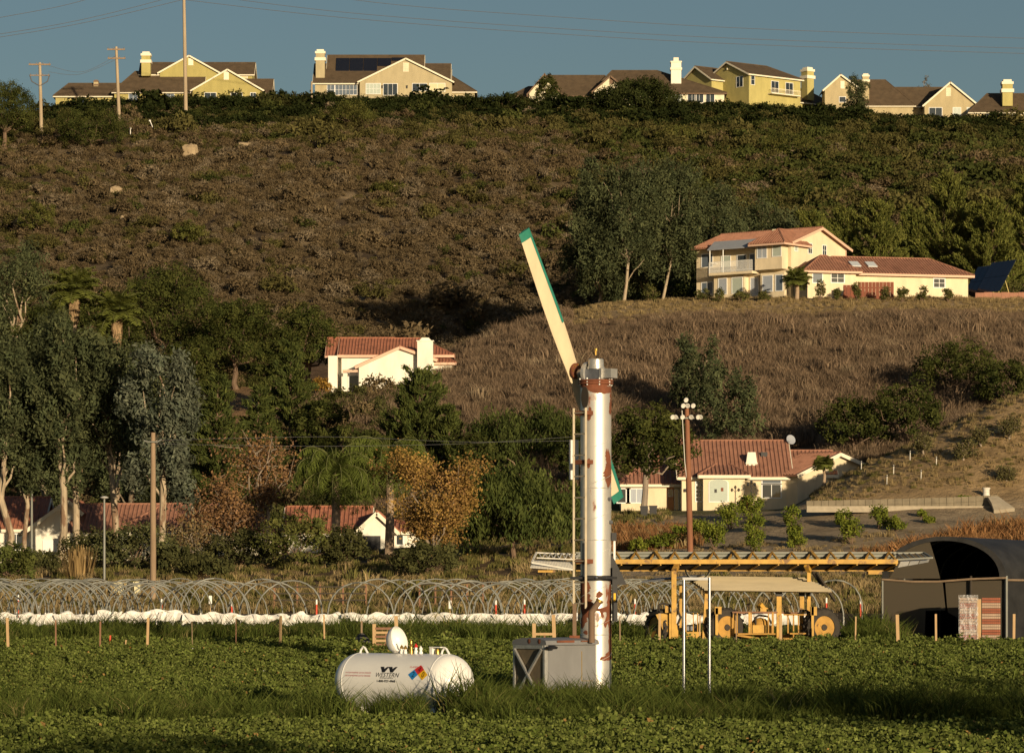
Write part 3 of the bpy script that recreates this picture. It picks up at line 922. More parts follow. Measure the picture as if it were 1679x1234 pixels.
u, d, r = area(40000, -320, 2000, 446, 700, 401)
X = (u - CX) / F * d
w = _wob(X, d, 14, 11) + .6 * _wob(X, d, 5, 12)
keep = ~((u > 940) & (d < 474)) & ~((w > .45) & (d < 650) & (r.uniform(0, 1, len(u)) < .75))
u, d, w = u[keep], d[keep], w[keep]
X = (u - CX) / F * d
n = len(u)
vv = VH - (zgrid(u, d) - CAMZ) * F / d
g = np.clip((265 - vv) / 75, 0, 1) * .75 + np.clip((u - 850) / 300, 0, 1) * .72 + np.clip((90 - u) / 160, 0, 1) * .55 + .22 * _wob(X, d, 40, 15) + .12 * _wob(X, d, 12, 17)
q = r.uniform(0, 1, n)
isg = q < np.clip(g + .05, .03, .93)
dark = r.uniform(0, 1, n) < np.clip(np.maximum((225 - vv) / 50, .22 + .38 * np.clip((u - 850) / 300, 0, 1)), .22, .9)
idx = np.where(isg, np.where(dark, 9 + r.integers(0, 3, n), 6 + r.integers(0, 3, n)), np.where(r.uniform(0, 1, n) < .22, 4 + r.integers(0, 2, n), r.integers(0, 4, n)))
sc = r.lognormal(-.19, .42, n)[:, None] * np.array([[1.15, 1.15, 1.05]]) * (1 + .3 * np.clip((u - 900) / 250, 0, 1) * (d < 655) - .3 * (d > 685))[:, None] * np.where(isg, 1.2, 1.0)[:, None]
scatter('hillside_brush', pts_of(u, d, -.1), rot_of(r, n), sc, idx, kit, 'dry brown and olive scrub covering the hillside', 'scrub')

u, d, r = area(3000, -300, 2000, 664, 714, 402)
n = len(u)
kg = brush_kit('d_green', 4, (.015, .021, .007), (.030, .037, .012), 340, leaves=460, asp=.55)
sc = (r.lognormal(.42, .3, n) * np.clip(np.interp(d, [664, 690, 702, 714], [1.0, 1.25, .6, .36]), .3, 2) * (1 + .45 * _wob((u - CX) / F * d, d, 16, 41)))[:, None] * np.array([[1.25, 1.25, 1.0]])
kg += brush_kit('e_olive', 2, (.03, .033, .011), (.055, .054, .018), 346)
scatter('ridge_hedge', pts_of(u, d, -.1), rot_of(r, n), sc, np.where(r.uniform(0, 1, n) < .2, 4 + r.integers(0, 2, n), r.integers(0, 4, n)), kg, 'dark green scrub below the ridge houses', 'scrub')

# tall dry stalks on the knoll slope
def grass_kit(prefix, n, col, col2, seed, H=1.0, blades=60, spread=.35, wdt=.05, bend=.35, m='dry_stalks'):
    out = []
    for i in range(n):
        lv = Leaves(seed + i)
        r = lv.r
        a = r.uniform(0, 6.28, blades); rr = spread * np.sqrt(r.uniform(0, 1, blades))
        b0 = np.stack([np.cos(a) * rr, np.sin(a) * rr, a * 0], 1)
        h = H * r.uniform(.45, 1.0, (blades, 1))
        ln = unit(r.normal(size=(blades, 3)) * np.array((1, 1, 0.01)))
        mid = b0 + np.array((0, 0, 1)) * h * .62 + ln * h * bend * .25
        tip = b0 + np.array((0, 0, 1)) * h * r.uniform(.8, 1.0, (blades, 1)) + ln * h * bend
        sd = unit(np.cross(ln, np.array((0, 0, 1.0)))) 
        ph = r.uniform(0, 3.14, (blades, 1))
        sd = sd * np.cos(ph) + ln * np.sin(ph)
        wd = wdt * r.uniform(.6, 1.3, (blades, 1))
        q1 = np.stack([b0 - sd * wd * .5, b0 + sd * wd * .5, mid + sd * wd * .45, mid - sd * wd * .45], 1)
        q2 = np.stack([mid - sd * wd * .45, mid + sd * wd * .45, tip + sd * wd * .05, tip - sd * wd * .05], 1)
        f = r.uniform(0, 1, (blades, 1))
        c = (np.asarray(col) * (1 - f) + np.asarray(col2) * f) * r.uniform(.75, 1.25, (blades, 1))
        lv.V += [q1, q2]; lv.C += [c, c]
        out.append(lv.kit(f'{prefix}_{i}', m))
    return out
kd = grass_kit('a_dry', 4, (.184, .130, .084), (.262, .190, .126), 350, H=1.15, blades=110, spread=.75, wdt=.042) + grass_kit('b_pale', 1, (.27, .20, .13), (.33, .26, .17), 356, H=1.0, blades=90, spread=.65, wdt=.035)
u, d, r = area(23000, 500, 2050, 314, 418, 403)
keep = ~((u < 700) & (d > 388)) & ~((d > 402) & (u > 930)) & ~((d < 336) & (u > 990) & (u < 1340)) & ~((d < 320) & (u < 1000)) & ~((d < 325) & (u > 1400))
u, d = u[keep], d[keep]; n = len(u)
X = (u - CX) / F * d
dens = _wob(X, d, 22, 21)
sc = (r.lognormal(-.05, .28, n) * np.where(u > 930, np.interp(d, [390, 402], [1.0, .4]), .9) * (1 + .25 * dens))[:, None] * np.array([[1, 1, 1]])
scatter('dry_slope_grass', pts_of(u, d, -.05), rot_of(r, n), sc, np.where(r.uniform(0, 1, n) < .10, 4, r.integers(0, 4, n)), kd, 'tall dry brown stalks covering the knoll below the two-storey house', 'dry grass')

# dark undergrowth among the trees at left and behind the houses
u, d, r = area(3600, -250, 640, 300, 446, 404)
keep = ~((d > 385) & (u > 480)) & ~((u > 300) & (u < 475) & (d > 374) & (d < 402))
u, d = u[keep], d[keep]; n = len(u)
ku = brush_kit('a_under', 3, (.05, .055, .02), (.085, .082, .03), 360, leaves=380, asp=.5) + brush_kit('b_under', 1, (.12, .09, .05), (.16, .12, .06), 366)
scatter('undergrowth', pts_of(u, d, -.1), rot_of(r, n), (r.lognormal(.15, .35, n))[:, None] * np.ones((1, 3)), r.integers(0, 4, n), ku, 'dark green undergrowth among the trees at left', 'undergrowth')

# rusty dry weeds along the orchard's lower edge and on the dirt hill, verge weeds behind the hoops
kw = grass_kit('a_rust', 3, (.27, .13, .055), (.33, .19, .085), 370, H=.8, blades=70, spread=.55, wdt=.045) + grass_kit('b_straw', 2, (.27, .20, .10), (.34, .26, .13), 376, H=.55, blades=60, spread=.5, wdt=.04) + grass_kit('c_weed', 1, (.12, .12, .04), (.17, .15, .05), 379, H=.5, blades=60, spread=.5, wdt=.05)
P_, R_, S_, I_ = [], [], [], []
def bed(n, u0, u1, d0, d1, seed, ids, s=1.0, keepf=None):
    u, d, r = area(n, u0, u1, d0, d1, seed)
    if keepf is not None:
        k = keepf(u, d, r); u, d = u[k], d[k]
    n = len(u)
    P_.append(pts_of(u, d, -.03)); R_.append(rot_of(r, n)); S_.append((s * r.lognormal(0, .3, n))[:, None] * np.ones((1, 3))); I_.append(r.choice(ids, n))
bed(1500, 1385, 2000, 243, 259, 411, [0, 1, 2, 0, 3], 1.25, lambda u, d, r: d < 243 + 16 * np.clip((u - 1360) / 260, .15, 1))
bed(420, 985, 1140, 262, 276, 412, [0, 1, 3, 4], 1.0)
bed(3000, 1330, 2000, 276, 305, 413, [3, 4, 3, 4, 3, 5], .42)
bed(3000, -300, 1500, 216, 240, 414, [3, 4, 5, 5, 3], .8)
bed(1200, -300, 1000, 238, 275, 415, [5, 3, 5], .8)
bed(700, 985, 1500, 226, 262, 416, [3, 4], .45)
bed(3200, 930, 2000, 400, 418, 417, [3, 4, 3], .5)  # straw weeds added to catch sun and brighten the strip before the house
bed(500, 700, 1100, 276, 300, 418, [5, 5, 4], .6)
scatter('dry_weeds', np.concatenate(P_), np.concatenate(R_), np.concatenate(S_), np.concatenate(I_), kw, 'rusty and straw coloured weeds along verges, orchard edge and dirt hill', 'weeds')

# crop field
def crop_kit(n, seed):
    out = []
    for i in range(n):
        lv = Leaves(seed + i)
        r = lv.r
        k = 46
        a = r.uniform(0, 6.28, k); rr = .24 * np.sqrt(r.uniform(0, 1, k))
        C0 = np.stack([np.cos(a) * rr, np.sin(a) * rr, .06 + .16 * (1 - (rr / .24) ** 2) * r.uniform(.5, 1, k)], 1)
        C = np.repeat(C0, 3, 0) + r.normal(size=(k * 3, 3)) * .028
        out_ = np.repeat(unit(np.stack([np.cos(a) * .5, np.sin(a) * .5, a * 0 + .9], 1)), 3, 0)
        f = np.repeat(r.uniform(0, 1, (k, 1)), 3, 0)
        cb = np.array((.068, .092, .018)) * (1 - f) + np.array((.155, .178, .048)) * f
        lv.put(C, .062, .75, out_, .8, None, 0, cb, .25)
        # a few dry and reddish leaves
        kk = 3
        lv.put(r.normal(size=(kk, 3)) * np.array((.1, .1, .02)) + np.array((0, 0, .12)), .08, .7, None, .5, None, 0, (.28, .17, .06), .3)
        out.append(lv.kit(f'crop_{i}', 'leaf_scatter'))
    return out
u, d, r = area(26000, -420, 2100, 52, 114, 421)
n = len(u)
keep = (r.uniform(0, 1, n) < np.clip(1.15 - (d - 60) / 130, .4, 1)) & ~((u > 555) & (u < 775) & (d > 74.5) & (d < 80)) & ~((u > 560) & (u < 760) & (d > 72) & (d <= 74.5) & (r.uniform(0, 1, n) < .6)) & (d < 109.5)
u, d = u[keep], d[keep]; n = len(u)
scatter('strawberry_crop', pts_of(u, d, 0), rot_of(r, n, .18), r.lognormal(0, .2, n)[:, None] * np.ones((1, 3)), r.integers(0, 5, n), crop_kit(5, 380), 'low leafy green crop covering the field', 'crop')

# tall green grass: the strip round the tank and the band behind the stakes
kg = grass_kit('a_green', 4, (.042, .064, .013), (.100, .118, .028), 390, H=.62, blades=80, spread=.22, wdt=.016, bend=.45, m='leaf_scatter') + grass_kit('b_straw', 1, (.25, .22, .09), (.3, .25, .1), 396, H=.6, blades=18, spread=.2, wdt=.012, bend=.5, m='leaf_scatter')
P_, R_, S_, I_ = [], [], [], []
gi = [0, 1, 2, 3, 0, 1, 2, 3, 4]
def clump(f):
    return lambda u, d, r: (_wob((u - CX) / F * d, d, 3.2, 31) + r.normal(0, .25, len(u))) > f
bed(2000, -400, 545, 70, 78.5, 431, gi, .8, clump(.08))
bed(3000, 790, 2100, 70, 80.5, 432, gi, .88, clump(-.12))
for (ua, ub, k_, sc_) in ((538, 590, 34, .78), (615, 690, 54, .85), (748, 800, 70, 1.0)):
    bed(k_, ua, ub, 73.6, 75.6, 433 + ua, gi, sc_)
bed(260, 780, 1010, 80.5, 83.6, 434, gi, .8)
bed(60, 1000, 1240, 80, 86, 436, gi, .6)
bed(6200, -420, 1480, 110.5, 123, 435, gi, .88, lambda u, d, r: ~((u > 1050) & (u < 1400) & (d < 120) & (d > 106)) & ~((u > 250) & (u < 470) & (d < 118)))
bed(500, 1400, 1460, 112, 130, 437, gi, .9)
scatter('tall_grass', np.concatenate(P_), np.concatenate(R_), np.concatenate(S_), np.concatenate(I_), kg, 'tall green grass in a strip round the tank and behind the field stakes', 'grass')
# ------------------------------------------------------------------ houses
mat('roof_brown', (0.095, 0.066, 0.038), rough=0.9, var=0.3, scale=0.9, bump=.5, bscale=9)
mat('tile_red', (0.36, 0.145, 0.085), rough=0.8, var=0.28, scale=1.3, col2=(0.25, 0.10, 0.06), thr=.60)
mat('tile_terracotta', (0.32, 0.155, 0.10), rough=0.8, var=0.25, scale=1.3, col2=(0.24, 0.11, 0.07), thr=.60)
mat('stucco_olive', (0.38, 0.33, 0.12), rough=.9, var=.16, scale=.8, bump=.3, stretch=(1, 1, .35))
mat('stucco_yellow', (0.42, 0.37, 0.14), rough=.9, var=.16, scale=.8, bump=.3, stretch=(1, 1, .35))
mat('stucco_beige', (0.42, 0.36, 0.22), rough=.9, var=.16, scale=.8, bump=.3, stretch=(1, 1, .35))
mat('stucco_cream', (0.72, 0.66, 0.48), rough=.9, var=.16, scale=.8, bump=.3, stretch=(1, 1, .35))
mat('stucco_tan', (0.43, 0.36, 0.21), rough=.9, var=.16, scale=.8, bump=.3, stretch=(1, 1, .35))
mat('stucco_white', (0.80, 0.76, 0.65), rough=.9, var=.16, scale=.8, bump=.3, stretch=(1, 1, .35))
mat('stucco_peach', (0.72, 0.61, 0.42), rough=.9, var=.16, scale=.8, bump=.3, stretch=(1, 1, .35))
mat('trim_white', (0.80, 0.74, 0.58), rough=.7, var=.06)
mat('trim_pink', (0.66, 0.44, 0.32), rough=.7, var=.06)
mat('trim_brown', (0.17, 0.11, 0.07), rough=.8, var=.1)
mat('frame_white', (0.80, 0.80, 0.78), rough=.5, var=.04)
mat('door_orange', (0.45, 0.20, 0.07), rough=.5, var=.15)
mat('dark_metal', (0.02, 0.02, 0.022), rough=.5, var=.1)
mat('awning_grey', (0.30, 0.32, 0.36), rough=.8, var=.1)
mat('fence_red', (0.20, 0.065, 0.035), rough=.8, var=.25, scale=3)
mat('skylight', (0.62, 0.66, 0.68), rough=.25, var=.05)
mat('blind_pale', (0.42, 0.48, 0.42), rough=.35, var=.1, scale=3, stretch=(1, 1, 8))
mat('blind_cream', (0.62, 0.56, 0.34), rough=.4, var=.1, scale=3, stretch=(1, 1, 8))
mat('curtain_blue', (0.36, 0.40, 0.46), rough=.4, var=.18, scale=4, stretch=(6, 6, .3))
glass_mat('glass_dark')
glass_mat('glass_sky', (0.12, 0.15, 0.19), .08)
glass_mat('solar_cell', (0.012, 0.014, 0.022), .12)

class House:
    def __init__(s, name, label, u0, vb, d, rz=0.0, cat='house', z=None):
        p = V3(u0, vb, d)
        s.root = thing(name, label, cat, p, rz)
        s.u0, s.vb, s.d, s.s = u0, vb, d, F / d
        s.c = math.cos(rz)
    def X(s, u): return (u - s.u0) / s.s / s.c
    def Z(s, v): return (s.vb - v) / s.s
    def part(s, name, mb, m, parent=None, smooth=False, label=None):
        o = mb.build(name, m, parent or s.root, smooth)
        if label: o['label'] = label
        return o
    def box(s, name, m, x0, x1, y0, y1, z0, z1, parent=None):
        return s.part(name, MB().box(x0, x1, y0, y1, z0, z1), m, parent)

def plane_ribs(mb, poly, spacing=.34, r=.085):
    """rounded tile rolls running up a roof plane, cut to its outline"""
    P = [Vector(p) for p in poly]
    n = (P[1] - P[0]).cross(P[2] - P[0]).normalized()
    if n.z < 0: n = -n
    e = Vector((0, 0, 1)).cross(n)
    if e.length < 1e-6: return
    e.normalize()
    up = n.cross(e).normalized()
    if up.z < 0: up = -up
    o = P[0]
    q = [((p - o).dot(e), (p - o).dot(up)) for p in P]
    lo, hi = min(a for a, b in q), max(a for a, b in q)
    k = int((hi - lo) / spacing)
    for i in range(k):
        x = lo + (i + .5) * spacing
        ys = []
        for (a, b) in zip(q, q[1:] + q[:1]):
            if (a[0] - x) * (b[0] - x) < 0:
                t = (x - a[0]) / (b[0] - a[0]); ys.append(a[1] + (b[1] - a[1]) * t)
        if len(ys) < 2: continue
        y0, y1 = min(ys), max(ys)
        if y1 - y0 < .15: continue
        A = o + e * x + up * y0; B = o + e * x + up * y1
        prof = [(-r, -.01), (-r * .6, r * .75), (0, r), (r * .6, r * .75), (r, -.01)]
        vs = [A + e * a + n * b for a, b in prof] + [B + e * a + n * b for a, b in prof]
        mb.add(vs, [(0, 1, 6, 5), (1, 2, 7, 6), (2, 3, 8, 7), (3, 4, 9, 8), (4, 3, 2, 1, 0), (5, 6, 7, 8, 9)])

def block(h, x0, x1, y0, y1, zb, ze, zp, ridge='x', wall='stucco_cream', roof='roof_brown', trim='trim_white', ov=.5, tile=False, hipL=0, hipR=0, px=None, zeR=None, M=None, walls=True, ovb=None, backhip=0, cap=True):
    """one wing: walls, roof planes with overhang, fascia and rake boards"""
    th = .16
    wl, rf, tr, rb, cp = MB(), MB(), MB(), MB(), MB()
    ym = (y0 + y1) / 2
    zeR = ze if zeR is None else zeR
    planes, lines = [], []
    if ridge == 'x':
        pit = (zp - ze) / (ym - y0)
        zo = ze - pit * ov
        oL = 0 if hipL else ov; oR = 0 if hipR else ov
        rl, rr = x0 + hipL - oL, x1 - hipR + oR
        xl, xr = x0 - ov, x1 + ov
        planes.append([(xl, y0 - ov, zo), (xr, y0 - ov, zo), (rr, ym, zp), (rl, ym, zp)])
        planes.append([(xr, y1 + ov, zo), (xl, y1 + ov, zo), (rl, ym, zp), (rr, ym, zp)])
        if hipL: planes.append([(xl, y1 + ov, zo), (xl, y0 - ov, zo), (rl, ym, zp)])
        if hipR: planes.append([(xr, y0 - ov, zo), (xr, y1 + ov, zo), (rr, ym, zp)])
        prof = [(y0, zb), (y0, ze), (ym, zp), (y1, ze), (y1, zb)]
        if hipL or hipR:
            wl.box(x0, x1, y0, y1, zb, ze)
            if not hipL: wl.prism([(x0, y0, ze), (x0, ym, zp - .02), (x0, y1, ze)], (.15, 0, 0))
            if not hipR: wl.prism([(x1, y0, ze), (x1, ym, zp - .02), (x1, y1, ze)], (-.15, 0, 0))
        else:
            wl.prism([(x0, a, b) for a, b in prof], (x1 - x0, 0, 0))
        tr.box(xl, xr, y0 - ov - .06, y0 - ov - .003, zo - .10, zo + .16)
        lines.append(((rl, ym, zp), (rr, ym, zp)))
        for hp, ex, rx in ((hipL, xl, rl), (hipR, xr, rr)):
            if hp:
                lines += [((ex, y0 - ov, zo), (rx, ym, zp)), ((ex, y1 + ov, zo), (rx, ym, zp))]
                tr.box(min(ex, ex + math.copysign(.06, ex - rx)) , max(ex, ex + math.copysign(.06, ex - rx)), y0 - ov, y1 + ov, zo - .10, zo + .16)
            else:
                sgn = math.copysign(1, ex - rx) if abs(ex - rx) > 1e-6 else (1 if ex > (x0 + x1) / 2 else -1)
                for yy in (y0 - ov, y1 + ov):
                    tr.bar((ex + sgn * .035, yy, zo + .03), (ex + sgn * .035, ym, zp + .03), .06, .28)
    else:
        px = (x0 + x1) / 2 if px is None else px
        pl, pr = (zp - ze) / (px - x0), (zp - zeR) / (x1 - px)
        zl, zrr = ze - pl * ov, zeR - pr * ov
        xl, xr = x0 - ov, x1 + ov
        yf, yb = y0 - ov, y1 + (ov if ovb is None else ovb)
        planes.append([(xl, yb, zl), (xl, yf, zl), (px, yf, zp), (px, yb - backhip, zp)])
        planes.append([(xr, yf, zrr), (xr, yb, zrr), (px, yb - backhip, zp), (px, yf, zp)])
        wl.prism([(x0, y0, zb), (x0, y0, ze), (px, y0, zp), (x1, y0, zeR), (x1, y0, zb)], (0, y1 - y0, 0))
        tr.bar((xl, yf - .035, zl + .03), (px, yf - .035, zp + .03), .06, .30)
        tr.bar((xr, yf - .035, zrr + .03), (px, yf - .035, zp + .03), .06, .30)
        lines.append(((px, yf, zp), (px, yb - backhip, zp)))
    for p in planes:
        P = [Vector(q) + Vector((0, 0, .025)) for q in p]
        n = (P[1] - P[0]).cross(P[2] - P[0]).normalized()
        if n.z < 0: n = -n
        rf.prism(P, n * th)
        if tile:
            plane_ribs(rb, [q + n * th for q in P])
    if cap:
        for a, b in lines:
            cp.tube([Vector(a) + Vector((0, 0, th + .04)), Vector(b) + Vector((0, 0, th + .04))], .12, 6)
    for mbx in (wl, rf, tr, rb, cp):
        if M is not None: mbx.xf(M)
    if walls: h.part('wall', wl, wall)
    ro = h.part('roof', rf, roof)
    if tile:
        o = h.part('tile_rolls', rb, roof, ro); o['kind'] = 'stuff'
    if cap: h.part('ridge_cap', cp, roof, ro)
    h.part('fascia', tr, trim)
    return ro

def window(h, o, w, ht, r=(1, 0, 0), n=(0, -1, 0), nx=1, nz=1, frame='frame_white', pane='glass_dark', name='window', fw=.09, parent=None, dp=.05):
    o, r, n = Vector(o), Vector(r).normalized(), Vector(n).normalized()
    k = Vector((0, 0, 1))
    fr, pn = MB(), MB()
    def rect(mb, a0, a1, b0, b1, d0, d1):
        vs = [o + r * a + k * b + n * d for d in (d0, d1) for a, b in ((a0, b0), (a1, b0), (a1, b1), (a0, b1))]
        mb.add(vs, [(3, 2, 1, 0), (4, 5, 6, 7), (0, 1, 5, 4), (1, 2, 6, 5), (2, 3, 7, 6), (3, 0, 4, 7)])
    rect(pn, -w / 2, w / 2, 0, ht, -.02, .02)
    rect(fr, -w / 2 - fw, w / 2 + fw, -fw, 0, -.02, dp)
    rect(fr, -w / 2 - fw, w / 2 + fw, ht, ht + fw, -.02, dp)
    rect(fr, -w / 2 - fw, -w / 2, 0, ht, -.02, dp)
    rect(fr, w / 2, w / 2 + fw, 0, ht, -.02, dp)
    for i in range(1, nx):
        a = -w / 2 + w * i / nx
        rect(fr, a - .025, a + .025, 0, ht, .015, dp * .8)
    for i in range(1, nz):
        b = ht * i / nz
        rect(fr, -w / 2, w / 2, b - .02, b + .02, .013, dp * .7)
    f = fr.build(name, frame, parent or h.root)
    pn.build('pane', pane, f)
    return f

def chimney(h, x, y, zb, zt, w, m='stucco_cream', cap='trim_white', dep=None, style=0):
    dep = dep or w
    mb = MB().box(x - w / 2, x + w / 2, y - dep / 2, y + dep / 2, zb, zt)
    c = h.part('chimney', mb, m)
    k = MB()
    H = zt - zb
    if style == 0:
        k.box(x - w * .62, x + w * .62, y - dep * .62, y + dep * .62, zt - w * .95, zt - w * .6)
        k.box(x - w * .58, x + w * .58, y - dep * .58, y + dep * .58, zt - w * .14, zt + w * .12)
        k.box(x - w * .4, x + w * .4, y - dep * .4, y + dep * .4, zt + w * .12, zt + w * .34)
    else:
        k.box(x - w * .58, x + w * .58, y - dep * .58, y + dep * .58, zt - w * .75, zt - w * .52)
        k.box(x - w * .56, x + w * .56, y - dep * .56, y + dep * .56, zt - .02, zt + w * .12)
        k.box(x - w * .25, x + w * .25, y - dep * .25, y + dep * .25, zt + w * .12, zt + w * .5)
    h.part('chimney_cap', k, cap, c)
    return c

def vent(h, x, z, w, ht, y, m='trim_white'):
    mb = MB().box(x - w / 2, x + w / 2, y - .06, y + .02, z, z + ht)
    for i in range(4):
        zz = z + ht * (.15 + .2 * i)
        mb.box(x - w * .38, x + w * .38, y - .09, y - .05, zz, zz + ht * .08)
    return h.part('gable_vent', mb, m)

# ---- ridge house A: olive, at left
h = House('ridge_house', 'olive stucco ridge house with two gables behind the tall power pole', 265, 172, 722)
X, Z = h.X, h.Z
kw = dict(wall='stucco_olive', roof='roof_brown', trim='trim_white', ov=.45)
block(h, X(88), X(196), 3, 10, -1, Z(153), Z(131), 'x', hipL=2.2, **kw)
block(h, X(186), X(330), 1.5, 12, -1, Z(148), Z(111), 'x', hipL=3.6, **kw)
block(h, X(226), X(410), 6, 13, -1, Z(114), Z(93), 'x', **kw)
block(h, X(258), X(355), 5.2, 9, -1, Z(113), Z(86), 'y', ovb=0, **kw)
block(h, X(316), X(430), 0, 10, -1, Z(148), Z(115), 'y', **kw)
block(h, X(400), X(442), 2.5, 9, -1, Z(148), Z(125), 'x', **kw)
chimney(h, X(236), 4.6, Z(120), Z(85), 1.75, 'stucco_yellow', 'trim_white')
chimney(h, X(152), 6, Z(138), Z(127), .9, 'stucco_tan', 'trim_brown')
vent(h, X(371), Z(131), 1.0, 1.6, 0); vent(h, X(309), Z(101), 1.0, 1.4, 5.2)
for u, w, ht in ((217, 1.6, 1.7), (278, 1.5, 1.6)):
    window(h, (X(u), 1.5, Z(165)), w, ht, nx=2, pane='glass_sky')
for u, w in ((345, 2.2), (388, 2.2), (415, 1.0)):
    window(h, (X(u), 0, Z(165)), w, 1.5, nx=2, pane='glass_dark')
window(h, (X(397), 6, Z(126)), 1.1, 1.0, pane='blind_cream')
window(h, (X(130), 3, Z(166)), 1.4, 1.1, nx=2)

# ---- ridge house B: beige with solar panels
h = House('ridge_house', 'beige ridge house with a solar-panelled brown roof and wide front gable', 648, 160, 722)
X, Z = h.X, h.Z
kw = dict(wall='stucco_beige', roof='roof_brown', trim='trim_white', ov=.45)
block(h, X(516), X(735), 1.2, 13, -1, Z(134), Z(98), 'x', **kw)
block(h, X(537), X(691), 5.0, 12, -1, Z(112), Z(82), 'x', **kw)
block(h, X(689), X(736), 2.6, 11, -1, Z(134), Z(107), 'x', **kw)
block(h, X(590), X(741), 0, 9, -1, Z(134), Z(97), 'y', **kw)
block(h, X(700), X(778), 2, 12, -1, Z(147), Z(116), 'x', hipR=5.0, **kw)
chimney(h, X(524), 3.2, Z(125), Z(83), 1.75, 'stucco_beige', 'trim_white')
vent(h, X(665.5), Z(118), 1.15, 1.8, 0, 'stucco_cream')
window(h, (X(612), 0, Z(154)), 2.8, 2.0, nx=4, nz=2, pane='blind_pale')
window(h, (X(640), 0, Z(156)), 2.7, 2.2, nx=3, pane='glass_dark', name='sliding_door')
window(h, (X(688), 0, Z(149)), 2.8, 1.4, nx=2, pane='glass_dark')
window(h, (X(717), 0, Z(150)), 3.0, 1.55, nx=2, pane='blind_cream')
for u, w in ((542, 1.4), (561, 2.8), (579, 1.4)):
    window(h, (X(u), 1.2, Z(154)), w, 1.9, nx=2 if w < 2 else 4, nz=2, pane='glass_sky')
for u in (627, 667.5):
    m_ = MB().box(X(u) - .12, X(u) + .12, -.25, -.003, Z(145), Z(141)).box(X(u) - .18, X(u) + .18, -.3, 0.01, Z(141), Z(140.5))
    h.part('wall_lantern', m_, 'dark_metal')
# solar panels on the upper slope
pit = (Z(82) - Z(112)) / 3.5
al = math.atan(pit)
for (u0, u1, v0, v1, nn) in ((548, 617, 88, 114, 3), (617, 640, 88, 103, 1), (640, 662, 87, 93, 1)):
    for k in range(nn):
        ua, ub = u0 + (u1 - u0) * k / nn, u0 + (u1 - u0) * (k + 1) / nn
        za, zb_ = Z(v1), Z(v0)
        ya = 5 + (za - Z(112)) / pit; yb = 5 + (zb_ - Z(112)) / pit
        nrm = Vector((0, -math.sin(al), math.cos(al)))
        P = [Vector((X(ua) + .05, ya, za)), Vector((X(ub) - .05, ya, za)), Vector((X(ub) - .05, yb, zb_)), Vector((X(ua) + .05, yb, zb_))]
        h.part('solar_panel', MB().prism([p + nrm * .26 for p in P], nrm * .06), 'solar_cell')

# ---- ridge house C: cream with sprawling brown hip roof
h = House('ridge_house', 'cream ridge house with sprawling brown hip roof and tall white chimney', 1010, 168, 720)
X, Z = h.X, h.Z
kw = dict(wall='stucco_cream', roof='roof_brown', trim='trim_brown', ov=.5)
block(h, X(842), X(880), 4, 13, -1, Z(152), Z(134), 'x', hipL=3, **kw)
block(h, X(868), X(990), 2.5, 12, -1, Z(152), Z(117), 'x', hipL=3, hipR=0, **kw)
block(h, X(868), X(918), 1.6, 6, -1, Z(150), Z(121), 'y', px=X(893), **kw)
block(h, X(972), X(1188), 1, 15, -1, Z(150), Z(108), 'x', hipL=4, hipR=13, **kw)
block(h, X(974), X(1030), 0, 7, -1, Z(149), Z(126), 'y', px=X(1001), **kw)
chimney(h, X(1110), 4.5, Z(142), Z(98), 2.0, 'stucco_white', 'trim_white', style=1)
vent(h, X(1003), Z(138), .9, 1.2, 0, 'trim_brown')
for u, w in ((1106, 3.0), (1135, 1.6), (1147, 1.6), (1165, 1.6)):
    window(h, (X(u), 1, Z(167)), w, 1.75, nx=2, pane='glass_dark' if u != 1106 else 'blind_pale')

# ---- ridge house D: yellow two storey, seen on the corner
h = House('ridge_house', 'yellow two-storey ridge house with balcony and white corner windows', 1228, 172, 724, math.radians(38))
Z = h.Z
kw = dict(wall='stucco_yellow', roof='roof_brown', trim='trim_white', ov=.5)
Lr = 90 / h.s / math.cos(math.radians(38)); Ld = 64 / h.s / math.sin(math.radians(38))
block(h, 0, Lr, 0, Ld, -1, Z(121), Z(97), 'x', hipR=3.5, **kw)
block(h, -3.0, 7, Ld * .62, Ld * 1.35, -1, Z(124), Z(101), 'x', **kw)
block(h, Lr, Lr + 10.5, 1.2, 10, -1, Z(155), Z(129), 'x', hipR=4.5, **kw)
chimney(h, Lr + 3.4, 1.6, Z(152), Z(102), 1.8, 'stucco_yellow', 'trim_white')
window(h, (0, Ld * .22, Z(140)), 1.9, 2.0, (0, -1, 0), (-1, 0, 0), nx=2)
window(h, (1.0, 0, Z(138)), .9, 1.9, nz=2)
for x in (Lr * .5, Lr * .78):
    window(h, (x, 0, Z(147)), 1.9, 2.2, nx=2, pane='glass_dark', name='balcony_door')
mb = MB().box(Lr * .36, Lr * .92, -1.3, -.004, Z(151), Z(149.5))
bal = h.part('balcony', mb, 'trim_white')
rl = MB()
x0b, x1b = Lr * .36, Lr * .92
for zz in (Z(142.2),): rl.bar((x0b, -1.27, zz), (x1b, -1.27, zz), .07)
for i in range(25):
    x = x0b + .03 + (x1b - x0b - .06) * i / 24
    rl.bar((x, -1.27, Z(149.5)), (x, -1.27, Z(142.2)), .05)
o = h.part('railing', rl, 'trim_white', bal); o['kind'] = 'stuff'
m_ = MB().box(-.02, .28, Ld * .5 - .15, Ld * .5 + .15, Z(109), Z(106)); h.part('wall_vent', m_.xf(Matrix.Translation((-.3, 0, 0))), 'stucco_cream')

